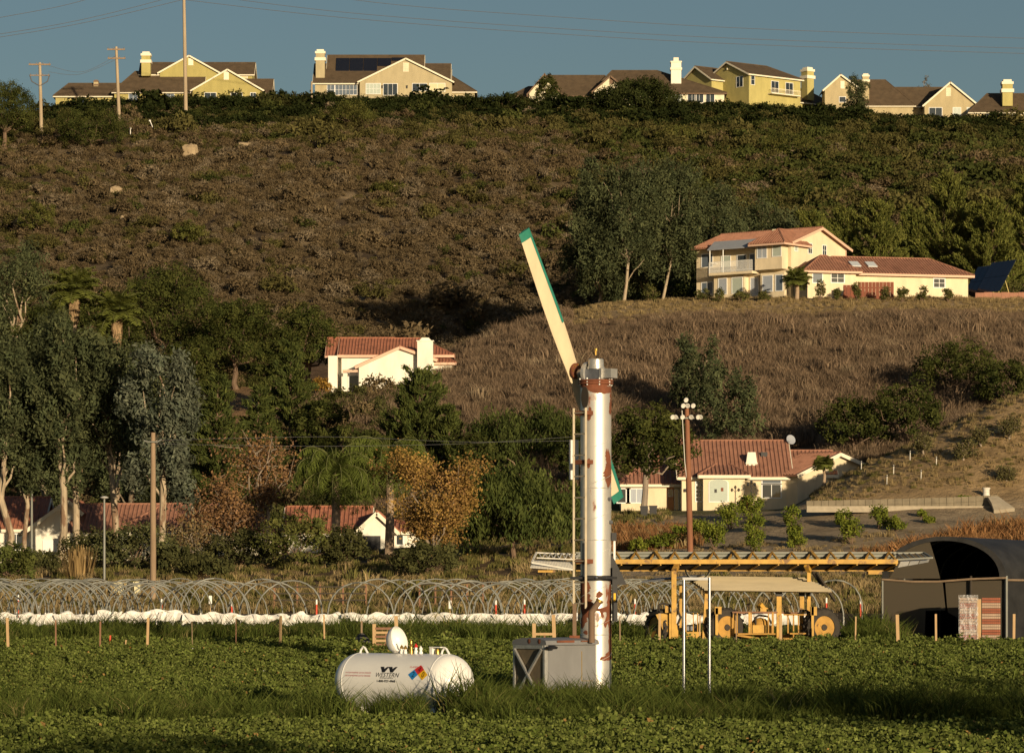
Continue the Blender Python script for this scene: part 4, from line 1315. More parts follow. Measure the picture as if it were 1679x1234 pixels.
# ---- ridge house E: tan with two gables
h = House('ridge_house', 'tan ridge house with gables at both ends and brown roof between', 1480, 190, 724)
X, Z = h.X, h.Z
kw = dict(wall='stucco_tan', roof='roof_brown', trim='trim_white', ov=.45)
block(h, X(1354), X(1412), 2.2, 9, -1, Z(144), Z(121), 'y', px=X(1380), **kw)
block(h, X(1392), X(1500), 3, 14, -1, Z(168), Z(123), 'x', hipR=5, **kw)
block(h, X(1470), X(1560), 4, 12, -1, Z(168), Z(136), 'x', **kw)
block(h, X(1516), X(1602), 0, 9, -1, Z(172), Z(136), 'y', px=X(1558), **kw)
chimney(h, X(1422), 3.5, Z(160), Z(121), 1.3, 'stucco_tan', 'trim_white')
vent(h, X(1555), Z(158), 1.0, 1.7, 0, 'stucco_cream'); vent(h, X(1383), Z(143), .8, 1.5, 2.2)
for u, w in ((1534, 2.5), (1569, 1.5), (1592, 1.5)):
    window(h, (X(u), 0, Z(191)), w, 1.7, nx=2, pane='glass_dark' if u < 1560 else 'blind_pale')
window(h, (X(1383), 2.2, Z(165)), 1.2, 1.0)

# ---- ridge house F at the right edge
h = House('ridge_house', 'brown-roofed ridge house cut by the right edge, with yellow chimney', 1650, 204, 720)
X, Z = h.X, h.Z
kw = dict(wall='stucco_tan', roof='roof_brown', trim='trim_white', ov=.45)
block(h, X(1592), X(1740), 1, 12, -1, Z(182), Z(148), 'x', hipL=4, hipR=4, **kw)
chimney(h, X(1654), 2.6, Z(172), Z(134), 2.0, 'stucco_yellow', 'trim_white')
for u in (1625, 1668):
    window(h, (X(u), 1, Z(197)), 1.6, 1.4, nx=2)

# ---- middle house: white walls, red tiles, half hidden by the slope
h = House('hillside_house', 'white-walled hillside house with red barrel tiles half hidden by the slope', 640, 660, 396)
X, Z = h.X, h.Z
kw = dict(wall='stucco_white', roof='tile_red', trim='trim_pink', ov=.4, tile=True)
block(h, X(560), X(738), 0, 9, -3, Z(582), Z(553), 'x', hipR=3.4, **kw)
block(h, X(539), X(640), 1.0, 8.4, -3, Z(582), Z(552), 'x', **kw)
block(h, X(590), X(712), -2.4, 3.2, -4, Z(603), Z(573), 'y', px=X(657), zeR=Z(592), **kw)
block(h, X(700), X(742), -1.2, 4, -3, Z(596), Z(582), 'x', hipR=1.5, **kw)
h.box('wall', 'stucco_white', X(539), X(554), -1.1, 1.2, -3, Z(584))
h.box('pillar', 'stucco_white', X(564), X(571), -2.0, -1.6, -3, Z(613))
h.box('porch_beam', 'trim_pink', X(563), X(589.7), -2.1, -1.5, Z(612), Z(608))
window(h, (X(580), 0, Z(640)), 1.0, 1.6, pane='glass_dark')
c = h.part('chimney', MB().box(X(685.5), X(711), -3.4, -2.2, -4, Z(563)), 'stucco_white')
h.part('chimney_cap', MB().box(X(684), X(712.5), -3.5, -2.1, Z(563), Z(561.5)).prism([(X(689), -3.4, Z(561.5)), (X(693), -3.4, Z(557)), (X(704), -3.4, Z(557)), (X(708), -3.4, Z(561.5))], (0, 1.1, 0)), 'stucco_white', c)
for u in (559, 606):
    h.part('roof_vent', MB().box(X(u) - .12, X(u) + (.12 if u < 600 else .8), 4.6, 5.0, Z(556), Z(549 if u < 600 else 550)), 'trim_white')

# ---- upper right house: two storeys on the knoll
PSI = math.radians(52)
h = House('two_storey_house', 'peach two-storey house with terracotta roof and balcony on the knoll', 1297, 483, 420, PSI)
Z = h.Z
s_ = h.s
Wg = 102 / s_ / math.cos(PSI); Dl = 149 / s_ / math.sin(PSI)
kw = dict(wall='stucco_peach', roof='tile_terracotta', trim='trim_pink', ov=.55, tile=True)
# local x runs along the gable wall (towards the right), local y along the balcony front (towards the left, away)
block(h, 0, Wg, 0, Dl, -1, Z(397), Z(369), 'y', **kw)
nL = (-1, 0, 0)
def yL(u): return (1297 - u) / s_ / math.sin(PSI)
# projecting bay with hip roof at the gable corner, and window bays on the ground floor
block(h, -1.5, 3.0, yL(1297) + .05, yL(1252), -1, Z(396), Z(376), 'x', walls=False, hipL=2.0, **kw)
h.box('bay', 'stucco_peach', -1.2, .02, yL(1292), yL(1250), Z(441), Z(396.5))
h.box('bay', 'stucco_peach', -.7, .02, yL(1292), yL(1255), -1, Z(446))
h.box('bay', 'stucco_peach', -.8, .02, yL(1230), yL(1182), -1, Z(446))
window(h, (-1.2, yL(1261), Z(421)), 1.25, 1.45, (0, -1, 0), nL, nx=2, pane='curtain_blue')
window(h, (-1.2, yL(1284), Z(420)), 1.1, 1.35, (0, -1, 0), nL, pane='blind_pale')
window(h, (0, yL(1165), Z(428)), 1.5, 1.45, (0, -1, 0), nL, pane='glass_sky')
window(h, (0, yL(1165), Z(474)), 1.5, 1.35, (0, -1, 0), nL, nx=2, pane='glass_sky')
window(h, (-.8, yL(1196), Z(476)), 1.1, 1.75, (0, -1, 0), nL, pane='curtain_blue')
window(h, (-.8, yL(1219), Z(476)), 1.4, 1.75, (0, -1, 0), nL, pane='blind_pale')
window(h, (0, yL(1240), Z(480)), 1.0, 1.95, (0, -1, 0), nL, pane='curtain_blue', name='patio_door')
window(h, (-.7, yL(1266), Z(476)), 1.3, 1.75, (0, -1, 0), nL, pane='curtain_blue')
window(h, (-.7, yL(1284), Z(476)), .9, 1.75, (0, -1, 0), nL, pane='glass_sky')
for u, pn in ((1195, 'blind_pale'), (1220, 'glass_dark'), (1240, 'glass_sky')):
    window(h, (0, yL(u), Z(440)), 1.2, 1.9, (0, -1, 0), nL, pane=pn, name='balcony_door')
bal = h.box('balcony', 'stucco_peach', -1.7, -.003, yL(1249), yL(1181), Z(446), Z(442))
rl = MB()
y0b, y1b = yL(1249), yL(1181)
rl.bar((-1.65, y0b, Z(424)), (-1.65, y1b, Z(424)), .06); rl.bar((-1.65, y0b, Z(439)), (-1.65, y1b, Z(439)), .05)
rl.bar((-1.65, y1b - .03, Z(424)), (0, y1b - .03, Z(424)), .06)
for i in range(44):
    y = y0b + (y1b - y0b) * i / 43
    rl.bar((-1.65, y, Z(441.9)), (-1.65, y, Z(424)), .035)
o = h.part('railing', rl, 'frame_white', bal); o['kind'] = 'stuff'
for u in (1182, 1203):
    h.part('post', MB().tube([(-1.62, yL(u), Z(442)), (-1.62, yL(u), Z(403))], .06, 8), 'frame_white', bal)
h.part('awning', MB().prism([(-1.75, yL(1181) + .2, Z(404)), (-1.75, yL(1249) - .1, Z(404)), (-.3, yL(1249) - .1, Z(389)), (-.3, yL(1181) + .2, Z(389))], (0, 0, .09)), 'awning_grey')
for x, z, w, ht in ((Wg * .09, Z(410), .55, .65), (Wg * .34, Z(411), .75, 1.1), (Wg * .60, Z(411), .75, 1.1)):
    window(h, (x, 0, z), w, ht, nx=1 if w < .6 else 2, nz=1 if w < .6 else 2, pane='blind_pale' if w < .6 else 'glass_dark')
h.part('roof_vent', MB().box(Wg * .5 - .2, Wg * .5 + .2, Dl * .45, Dl * .45 + .4, Z(370), Z(364)), 'stucco_cream')
h.part('downpipe', MB().tube([(Wg - .1, -.08, -.5), (Wg - .1, -.08, Z(398))], .05, 6), 'trim_pink')
# long single-storey wing, less turned
RZ = math.radians(14) - PSI
loc = Matrix.Rotation(-PSI, 4, 'Z') @ Vector(((1318 - 1297) / s_, -3.2, 0))
M = Matrix.Translation(loc) @ Matrix.Rotation(RZ, 4, 'Z')
Lw = 272 / s_ / math.cos(math.radians(14))
block(h, 0, Lw, 0, 8.5, -1, Z(449), Z(421), 'x', hipL=4.6, hipR=3.2, M=M, **kw)
block(h, -.2, 5.6, -1.1, 5, -1, Z(447), Z(423), 'x', hipL=2.6, hipR=2.6, M=M, **kw)
def wwin(x, z, w, ht, y=0.0, **k_):
    o = M @ Vector((x, y, z)); r_ = (M.to_3x3() @ Vector((1, 0, 0))); n_ = (M.to_3x3() @ Vector((0, -1, 0)))
    return window(h, o, w, ht, r_, n_, **k_)
wwin(1.0, Z(468), 1.1, 1.0, -1.1, pane='glass_sky')
wwin(3.4, Z(467), 1.5, .95, -1.1, nx=2, nz=2)
wwin(Lw * .82, Z(470), 1.3, .95, nx=2, nz=2)
for xs in (.33, .43):
    sk2 = MB().box(Lw * xs - .55, Lw * xs + .55, 1.2, 2.7, 0, .12)
    pit = (Z(421) - Z(449)) / 4.25
    T = Matrix.Translation((0, 0, Z(449) + .28)) @ Matrix.Rotation(math.atan(pit), 4, 'X')
    h.part('skylight', sk2.xf(M @ T), 'skylight')
# red timber screen in front of the wing
t = thing('timber_screen', 'dark red timber screen fence in front of the long tiled wing', 'fence', G(1424, 414))
w0 = 82 / s_
for i in range(14):
    x = -w0 / 2 + w0 * (i + .5) / 14
    MB().box(x - w0 / 28 + .015, x + w0 / 28 - .015, -.04, .04, -.2, 1.55 + (.35 if i > 3 else 0)).build('plank', 'fence_red', t)
MB().box(-w0 / 2, w0 / 2, .045, .12, 1.2, 1.32).build('rail', 'fence_red', t)
# terracotta garden wall and tilted solar arrays at far right
t = thing('garden_wall', 'low terracotta garden wall at the right edge below the solar arrays', 'wall', G(1645, 417))
for i in range(9):
    MB().box(-3.2 + i * .98 + .01, -3.2 + (i + 1) * .98 - .01, -.2, .2, -.3, .72 + .05 * (i % 2)).build('block', 'tile_terracotta', t)
mat('steel_yellow', (.42, .34, .10), rough=.5, var=.1)
for k, (u, lab) in enumerate(((1610, 'tilted dark solar array behind, left of the pair'), (1633, 'tilted dark solar array in front, right of the pair'))):
    t = thing('solar_array', lab, 'solar panel', G(u, 424 - 3 * k), math.radians(-62), 'solar arrays on the knoll')
    a = math.radians(58)
    R = Matrix.Translation((0, 0, 2.3 + .3 * k)) @ Matrix.Rotation(a, 4, 'X')
    for i in range(4):
        for j in range(2):
            MB().box(-2.4 + 1.2 * i + .02, -2.4 + 1.2 * (i + 1) - .02, -2.2 + 2.2 * j + .02, -2.2 + 2.2 * (j + 1) - .02, 0, .06).xf(R).build('solar_panel', 'solar_cell', t)
    MB().bar((-2.3, 0, -.08), (2.3, 0, -.08), .1).bar((0, -2, -.1), (0, 2, -.1), .08).xf(R).build('rack', 'steel_yellow', t)
    for x in (-1.5, 1.5):
        MB().bar((x - .5, -.7, -.3), (x, 0, 2.2 + .3 * k), .09).build('leg', 'steel_yellow', t)
        MB().bar((x + .4, .8, -.3), (x, .1, 2.2 + .3 * k), .09).build('leg', 'steel_yellow', t)

# ---- lower right house with arched window
h = House('tiled_house', 'peach house with terracotta tiles and large arched window above the orchard', 1190, 838, 303)
X, Z = h.X, h.Z
kw = dict(wall='stucco_peach', roof='tile_terracotta', trim='trim_white', ov=.4, tile=True)
block(h, X(1118), X(1292), 0, 10, -.6, Z(780), Z(722), 'x', **kw)
block(h, X(1288), X(1368), 1.5, 10.5, -.6, Z(777), Z(738), 'x', **kw)
block(h, X(1282), X(1330), .6, 7, -.6, Z(781), Z(757), 'x', hipR=0, **kw)
block(h, X(1020), X(1120), 2.5, 10, -.6, Z(790), Z(745), 'x', hipL=3, **kw)
block(h, X(1152), X(1220), -1.0, 6, -.6, Z(780), Z(757), 'x', hipL=1.7, hipR=1.7, **kw)
# right wing, gable turned towards the right front
RZ = math.radians(40)
M = Matrix.Translation((X(1306), -1.0, 0)) @ Matrix.Rotation(RZ, 4, 'Z')
block(h, 0, 7.4, 0, 9, -.6, Z(779), Z(744), 'y', px=4.6, zeR=Z(760), M=M, **kw)
c = h.part('chimney', MB().prism([(X(1225), 1.2, Z(773)), (X(1243), 1.2, Z(773)), (X(1243), 1.2, Z(758)), (X(1240.5), 1.2, Z(740)), (X(1227.5), 1.2, Z(740)), (X(1225), 1.2, Z(758))], (0, .8, 0)), 'stucco_white')
h.part('chimney_band', MB().box(X(1224.3), X(1243.7), 1.12, 2.08, Z(759.5), Z(757)), 'stucco_white', c)
# big arched window
def arch(x, z0, w, ht, rise, y, pane='blind_pale'):
    n = 12
    pts = [(x - w / 2, z0), (x + w / 2, z0)] + [(x + w / 2 * math.cos(math.pi * i / n), z0 + ht - rise + rise * math.sin(math.pi * i / n)) for i in range(n + 1)]
    f = MB().prism([(a + (a - x) * .10, y - .05, z0 + (b - z0) * 1.05 - .08) for a, b in pts], (0, .07, 0)).build('arched_window', 'frame_white', h.root)
    MB().prism([(a, y - .065, b) for a, b in pts], (0, .03, 0)).build('pane', pane, f)
    for k in (-.16, .2):
        MB().box(x + k * w - .1, x + k * w + .1, y - .09, y - .068, z0 + ht * .42 + k * .3, z0 + ht * .58 + k * .3).build('hanging_ornament', 'fence_red' if k > 0 else 'dark_metal', f)
arch(X(1177), Z(822), 1.5, 1.82, .3, -1.0)
for u in (1146, 1208.5):
    window(h, (X(u), 0 if u < 1150 or u > 1200 else -1, Z(821)), .48, 1.25, nx=2, nz=4, pane='glass_dark')
    window(h, (X(u), 0, Z(793)), .48, .28, nx=2, pane='glass_sky', name='transom_window')
window(h, (X(1265), 0, Z(815)), 1.5, 1.05, nx=2, pane='glass_dark')
window(h, (X(1265), 0, Z(792)), 1.5, .3, pane='glass_sky', name='transom_window')
window(h, (X(1045), 2.5, Z(822)), 1.6, 1.1, nx=2, pane='curtain_blue'); window(h, (X(1012) + .6, 2.5, Z(822)), 1.0, 1.1, pane='glass_dark')
do = h.box('door', 'door_orange', X(1096.5), X(1107), 2.4, 2.47, -.1, Z(797)); h.part('handle', MB().box(X(1106), X(1106.6), 2.33, 2.4, Z(818), Z(815)), 'dark_metal', do)
window(h, (X(1101.5), 2.4, Z(812)), .34, .55, pane='glass_dark', name='door_light', parent=do, fw=.03)
window(h, (X(1111.5), 2.5, Z(834)), .3, 1.7, pane='glass_dark', name='side_light', fw=.04)
h.part('porch_light', MB().box(X(1124) - .1, X(1124) + .1, -.2, 0, Z(806), Z(801)), 'dark_metal')
# satellite dish on the roof edge
dm = MB().lathe([(.0, 0), (.2, .015), (.36, .06), (.43, .10), (.42, .115), (.34, .075), (.0, .02)], 18)
dm.xf(Matrix.Translation((X(1303), 4.7, Z(717))) @ Matrix.Rotation(math.radians(70), 4, 'X') @ Matrix.Rotation(math.radians(25), 4, 'Y'))
ds_ = h.part('satellite_dish', dm, 'awning_grey', smooth=True)
h.part('dish_arm', MB().tube([(X(1298.5), 5.0, Z(729)), (X(1301), 4.8, Z(719)), (X(1303), 4.7, Z(717))], .035, 6).tube([(X(1303), 4.6, Z(720)), (X(1296), 3.9, Z(719))], .02, 5), 'awning_grey', ds_)
h.part('roof_vent', MB().box(X(1251), X(1262), 2.5, 3.0, Z(749), Z(739)), 'dark_metal')
# lamp post in front of the arched-window house
t = thing('lamp_post', 'black three-arm lamp post beside the arched window', 'lamp', G(1232, 299.5))
pm = MB().tube([(0, 0, -.2), (0, 0, 2.2)], [.05, .035], 8); pm.build('post', 'dark_metal', t)
for x in (-.28, 0, .28):
    MB().tube([(0, 0, 1.9), (x * .6, 0, 2.12), (x, 0, 2.0 if x else 2.2)], .018, 6).build('arm', 'dark_metal', t)
    MB().lathe([(.05, 0), (.1, .1), (.1, .2), (.03, .28)], 10, c=(x, 0, 1.98 if x else 2.2)).build('lantern', 'dark_metal', t)

# ---- lower left houses
h = House('tiled_house', 'white house with steep red roof and big white gable behind the eucalyptus trunks', 70, 918, 291)
X, Z = h.X, h.Z
kw = dict(wall='stucco_white', roof='tile_red', trim='trim_white', ov=.35, tile=True)
block(h, X(-60), X(62), 1, 10, -1, Z(866), Z(816), 'x', **kw)
block(h, X(48), X(130), 0, 9, -1, Z(868), Z(822), 'y', px=X(112), zeR=Z(838), **kw)
h.box('garage_door', 'frame_white', X(70), X(98), -.06, -.003, -.5, Z(885))
window(h, (X(24), 1, Z(900)), 1.2, 1.2, nx=2)
# white pickets beside it
for i in range(7):
    pass
t = thing('picket_fence', 'short white picket fence below the big white gable', 'fence', G(66, 286))
for i in range(8):
    x = -.78 + i * .22
    MB().prism([(x - .05, 0, 0), (x + .05, 0, 0), (x + .05, 0, .75), (x, 0, .85), (x - .05, 0, .75)], (0, .03, 0)).build('picket', 'frame_white', t)
MB().box(-.85, .85, .035, .07, .5, .58).build('rail', 'frame_white', t)
h = House('tiled_house', 'long low house with red-brown tiled roof behind the wooden pole', 260, 914, 289)
X, Z = h.X, h.Z
kw = dict(wall='stucco_cream', roof='tile_terracotta', trim='trim_white', ov=.4, tile=True)
block(h, X(118), X(262), .5, 9, -1, Z(872), Z(828), 'x', **kw)
block(h, X(196), X(300), -.8, 8, -1, Z(872), Z(828), 'x', hipL=3.2, **kw)
block(h, X(260), X(455), 1.5, 12, -1, Z(872), Z(818), 'x', hipL=4.6, hipR=4, **kw)
for u in (113, 155, 193):
    h.part('pillar', MB().box(X(u) - .16, X(u) + .16, -.9, -.6, -1, Z(873)), 'stucco_cream')
for u, y in ((238, -.8), (214, -.8), (290, -.8), (330, 1.5)):
    window(h, (X(u), y, Z(892)), 1.0, .8, nx=2, nz=2, pane='glass_dark')
h = House('garage', 'shaded white garage with open door shaded by a dark panel between the drooping palms', 590, 908, 292, cat='garage')
X, Z = h.X, h.Z
block(h, X(470), X(600), 1, 9, -1, Z(873), Z(832), 'x', **dict(kw, roof='tile_red', wall='stucco_white'))
block(h, X(590), X(646), 0, 7, -1, Z(868), Z(842), 'y', **dict(kw, roof='tile_red', wall='stucco_white'))
block(h, X(646), X(690), .6, 7, -1, Z(872), Z(855), 'x', hipR=2, **dict(kw, roof='tile_red', wall='stucco_white'))
h.box('garage_opening_shade', 'dark_metal', X(590), X(624), -.08, -.003, -.5, Z(878))  # flat dark panel puts the shade inside the open garage into colour
window(h, (X(655), .6, Z(892)), .5, .8); window(h, (X(510), 1, Z(892)), 1.2, .8, nx=2)
# ------------------------------------------------------------------ farm equipment
mat('galvanised', (0.66, 0.63, 0.57), rough=.42, metal=.55, var=.14, scale=1.6, col2=(0.20, 0.065, 0.03), thr=.635, stretch=(1, 1, .55))
mat('rust', (0.17, 0.058, 0.028), rough=.9, var=.35, scale=5)
mat('cast_metal', (0.50, 0.49, 0.46), rough=.4, metal=.6, var=.2, scale=6, bump=.3, bscale=20)
mat('cast_dark', (0.15, 0.16, 0.18), rough=.55, metal=.3, var=.25, scale=6, bump=.3)
mat('blade_beige', (0.66, 0.54, 0.36), rough=.6, var=.10, scale=3, stretch=(1, 1, .4))
mat('blade_teal', (0.03, 0.20, 0.145), rough=.5, var=.15, scale=5)
mat('ladder_steel', (0.42, 0.36, 0.26), rough=.55, metal=.3, var=.2, scale=4)
mat('cabinet_grey', (0.22, 0.22, 0.22), rough=.5, metal=.25, var=.13, scale=2.2, stretch=(1, 1, .4), col2=(.22, .20, .18), thr=.70)
mat('mesh_brown', (0.16, 0.125, 0.075), rough=.9, var=.25, scale=6)
mat('tank_white', (0.82, 0.81, 0.77), rough=.32, var=.045, scale=2.5, spec=.5)
mat('white_plain', (0.80, 0.79, 0.75), rough=.5, var=.05)
mat('brass', (0.62, 0.40, 0.10), rough=.35, metal=.8, var=.1)
mat('red_paint', (0.55, 0.03, 0.025), rough=.45, var=.08)
mat('red_print', (0.58, 0.12, 0.13), rough=.5, var=.05)
mat('black_print', (0.012, 0.012, 0.014), rough=.5, var=.05)
mat('blue_print', (0.02, 0.22, 0.55), rough=.4, var=.05)
mat('yellow_print', (0.80, 0.46, 0.01), rough=.4, var=.05)
mat('rubber', (0.04, 0.034, 0.027), rough=.9, var=.3, scale=6)
mat('farm_yellow', (0.50, 0.29, 0.05), rough=.55, var=.30, scale=3.5, col2=(0.22, 0.12, 0.045), thr=.60)
mat('farm_yellow_dirty', (0.42, 0.23, 0.045), rough=.7, var=.3, scale=4, col2=(0.12, 0.07, 0.03), thr=.62)
mat('corrugated', (0.44, 0.37, 0.24), rough=.7, var=.14, scale=2.5, stretch=(.4, 1, 1))
mat('belt_grey', (0.17, 0.18, 0.15), rough=.8, var=.15)
mat('dark_panel', (0.045, 0.036, 0.026), rough=.85, var=.3)
mat('slat_white', (0.62, 0.60, 0.54), rough=.6, var=.15, scale=4)
mat('stainless', (0.40, 0.41, 0.43), rough=.32, metal=.9, var=.05)
mat('wood_pale', (0.46, 0.31, 0.16), rough=.85, var=.22, scale=5, stretch=(1, 1, .2))
mat('wood_dark', (0.23, 0.12, 0.07), rough=.85, var=.25, scale=5, stretch=(1, 1, .2))
mat('wood_pole', (0.27, 0.19, 0.12), rough=.9, var=.3, scale=3, stretch=(1, 1, .12))
mat('wood_weathered', (0.38, 0.30, 0.20), rough=.9, var=.25, scale=2, stretch=(1, 1, .1))
mat('pole_rust', (0.22, 0.095, 0.05), rough=.85, var=.25, scale=3, stretch=(1, 1, .2))
mat('hoop_steel', (0.22, 0.225, 0.20), rough=.6, metal=.3, var=.15, scale=2)
mat('film_white', (0.74, 0.72, 0.67), rough=.4, var=.22, scale=3, col2=(.45, .40, .31), thr=.62)
mat('post_red', (0.62, 0.07, 0.03), rough=.5, var=.1)
mat('tarp_grey', (0.07, 0.065, 0.06), rough=.8, var=.3, scale=4)
mat('tray_red', (0.30, 0.095, 0.05), rough=.7, var=.2, scale=5)
mat('tray_pale', (0.42, 0.30, 0.22), rough=.7, var=.15, scale=5)
mat('concrete', (0.36, 0.31, 0.23), rough=.9, var=.2, scale=2, bump=.3)
mat('block_stone', (0.19, 0.16, 0.11), rough=.9, var=.25, scale=2, bump=.4)
mat('sandstone', (0.34, 0.26, 0.16), rough=.95, var=.25, scale=.8, bump=.6, bscale=5)
mat('wire_grey', (0.10, 0.10, 0.11), rough=.6, var=.05)
mat('box_cream', (0.62, 0.57, 0.36), rough=.7, var=.12)
# see-through shade cloth and plastic wrap
m, nt, out = new_mat('shade_cloth')
b_ = N(nt, 'ShaderNodeBsdfPrincipled'); b_.inputs['Base Color'].default_value = (.075, .060, .038, 1); b_.inputs['Roughness'].default_value = .75  # lighter brown than the cover, putting sunlight into the front cloth
tr_ = N(nt, 'ShaderNodeBsdfTransparent'); mx_ = N(nt, 'ShaderNodeMixShader'); mx_.inputs[0].default_value = .86
nt.links.new(tr_.outputs[0], mx_.inputs[1]); nt.links.new(b_.outputs[0], mx_.inputs[2]); nt.links.new(mx_.outputs[0], out.inputs['Surface'])
m, nt, out = new_mat('stretch_wrap')
b_ = N(nt, 'ShaderNodeBsdfPrincipled'); b_.inputs['Base Color'].default_value = (.8, .8, .82, 1); b_.inputs['Roughness'].default_value = .12
tr_ = N(nt, 'ShaderNodeBsdfTransparent'); mx_ = N(nt, 'ShaderNodeMixShader')
nz_ = N(nt, 'ShaderNodeTexNoise'); nz_.inputs['Scale'].default_value = 6; nz_.inputs['Detail'].default_value = 5
rg_ = N(nt, 'ShaderNodeMapRange'); rg_.inputs['From Min'].default_value = .4; rg_.inputs['From Max'].default_value = .75; rg_.inputs['To Min'].default_value = .12; rg_.inputs['To Max'].default_value = .6
bp_ = N(nt, 'ShaderNodeBump'); bp_.inputs['Strength'].default_value = 1.0; bp_.inputs['Distance'].default_value = .1
nt.links.new(nz_.outputs['Fac'], rg_.inputs['Value']); nt.links.new(nz_.outputs['Fac'], bp_.inputs['Height']); nt.links.new(bp_.outputs[0], b_.inputs['Normal'])
nt.links.new(rg_.outputs[0], mx_.inputs[0]); nt.links.new(tr_.outputs[0], mx_.inputs[1]); nt.links.new(b_.outputs[0], mx_.inputs[2]); nt.links.new(mx_.outputs[0], out.inputs['Surface'])

def local(u0, vb, d):
    s = F / d
    return (lambda u: (u - u0) / s), (lambda v: (vb - v) / s)

# ---- wind machine
DW = 86.0
base = G(977, DW)
vb = VH - (base.z - CAMZ) * F / DW
X, Z = local(977, vb, DW)
wm = thing('wind_machine', 'tall galvanised wind machine tower with rust patches and a long slanted blade', 'wind machine', base)
R = .362
ztop = Z(630)
MB().lathe([(R, -.3), (R, Z(948)), (R, ztop - .12), (R, ztop)], 40).build('tower', 'galvanised', wm, True)
tw = wm.children[0]
def patch(a0, a1, z0, z1, seed, m='rust', jag=.35):
    """rust patch: a ragged thin shell standing a little proud of the tower"""
    r = rnd(seed)
    na, nz = 16, 30
    vs, fs = [], []
    ph = r.uniform(0, 6.28, 6)
    for j in range(nz + 1):
        t = j / nz
        wob = 1 + jag * (.5 * math.sin(6 * t + ph[0]) + .35 * math.sin(13 * t + ph[1]))
        env = max(.02, math.sin(math.pi * min(max(t, .02), .98)) ** .45) * wob * (1 + r.normal() * .10)
        c = (a0 + a1) / 2 + (a1 - a0) * .18 * math.sin(4 * t + ph[2])
        for i in range(na + 1):
            a = c + (a1 - a0) / 2 * env * (2 * i / na - 1)
            vs.append(((R + .004) * math.sin(a), -(R + .004) * math.cos(a), z0 + (z1 - z0) * (t + .04 * math.sin(9 * i / na + ph[3]))))
    for j in range(nz):
        for i in range(na):
            q = j * (na + 1) + i
            fs.append((q, q + 1, q + na + 2, q + na + 1))
    return MB().add(vs, fs).build('rust_patch', m, tw, True)
# angles: 0 faces the camera, + to the right
patch(-1.3, 1.5, Z(646), Z(628) + .03, 1, jag=.2); patch(.95, 1.55, Z(680), Z(645), 2); patch(-.62, -.30, Z(690), Z(668), 3)
patch(.5, 1.3, Z(800), Z(738), 4, jag=.5); patch(-.65, -.35, Z(768), Z(752), 5)
patch(-1.55, -.12, Z(1014), Z(948), 6, jag=.15); patch(-1.35, -.75, Z(1030), Z(1008), 7); patch(.85, 1.55, Z(1072), Z(955), 8, jag=.5); patch(.2, 1.4, Z(1003), Z(992), 9)
patch(.15, 1.55, Z(1082), Z(1072), 10); patch(.8, 1.5, Z(1078), Z(1060), 11); patch(.25, .5, Z(1012), Z(998), 12); patch(.0, .35, Z(980), Z(968), 13); patch(.55, .85, Z(1028), Z(1010), 14); patch(-.9, -.55, Z(1040), Z(1032), 15)
# spiral weld running up the rolled tube, and ring welds
hx = []
for k in range(220):
    a_ = k * .22
    hx.append(((R + .001) * math.sin(a_), -(R + .001) * math.cos(a_), .1 + k * .0295))
MB().tube([p for p in hx if p[2] < ztop - .1], .008, 5).build('spiral_weld', 'galvanised', tw, True)
for v in (800, 885, 1040):
    MB().lathe([(R, Z(v) - .012), (R + .006, Z(v)), (R, Z(v) + .012)], 40, caps=False).build('ring_weld', 'galvanised', tw, True)
# oval hand hole, small fittings
MB().lathe([(.0, -.004), (.13, -.004), (.13, .02), (.0, .02)], 20).xf(Matrix.Rotation(-.78, 4, 'Z') @ Matrix.Translation((0, -R - .004, Z(652))) @ Matrix.Diagonal((.9, 1, 1.95, 1)) @ Matrix.Rotation(math.pi / 2, 4, 'X')).build('hand_hole', 'dark_panel', wm)
for v, a in ((818, .95), (856, 1.1)):
    MB().lathe([(.045, 0), (.045, .06), (.0, .065)], 10).xf(Matrix.Rotation(a, 4, 'Z') @ Matrix.Translation((0, -R, Z(v))) @ Matrix.Rotation(math.pi / 2, 4, 'X')).build('fitting', 'cast_dark', wm)
MB().lathe([(R + .05, ztop), (R + .05, ztop + .035), (R + .02, ztop + .036), (R + .02, ztop + .06), (R + .05, ztop + .062), (R + .05, ztop + .1)], 32).build('flange', 'rust', wm, True)
for k in range(8):
    a = k * math.pi / 4 + .2
    MB().tube([((R + .02) * math.sin(a), -(R + .02) * math.cos(a), ztop - .03), ((R + .02) * math.sin(a), -(R + .02) * math.cos(a), ztop + .14)], .022, 6).build('bolt', 'cast_metal', wm)
# gearhead on top
PH = math.radians(38)
ax = Vector((-math.cos(PH), math.sin(PH), .06)).normalized()
gz = Z(609)
Mh = Matrix.Translation((0, 0, gz - .03)) @ Matrix.Rotation(math.radians(180 - 38), 4, 'Z') @ Matrix.Scale(.86, 4)   # local x points along the rotor axis
gb = MB().box(-.30, .22, -.20, .20, -.24, .10)
gh = gb.xf(Mh).build('gearbox', 'cast_dark', wm)
MB().lathe([(.24, .10), (.24, .16), (.22, .17), (.21, .36), (.19, .38), (.0, .385)], 24).xf(Mh).build('gearbox_dome', 'cast_metal', gh, True)
MB().box(-.62, -.30, -.15, .15, -.16, .09).xf(Mh).build('counterbox', 'cast_metal', gh)
MB().box(-.34, -.27, -.21, .21, -.22, .11).xf(Mh).build('gearbox_rib', 'cast_metal', gh)
MB().lathe([(.0, .22), (.30, .22), (.31, .30), (.24, .34), (.14, .38), (.13, .56), (.0, .56)], 24, axis='x').xf(Mh).build('shaft_housing', 'cast_metal', gh, True)
MB().tube([(0, 0, gz + .385), (0, 0, gz + .50)], .02, 6).lathe([(.0, .48), (.035, .49), (.035, .54), (.0, .56)], 8, c=(0, 0, gz)).build('breather', 'brass', gh)
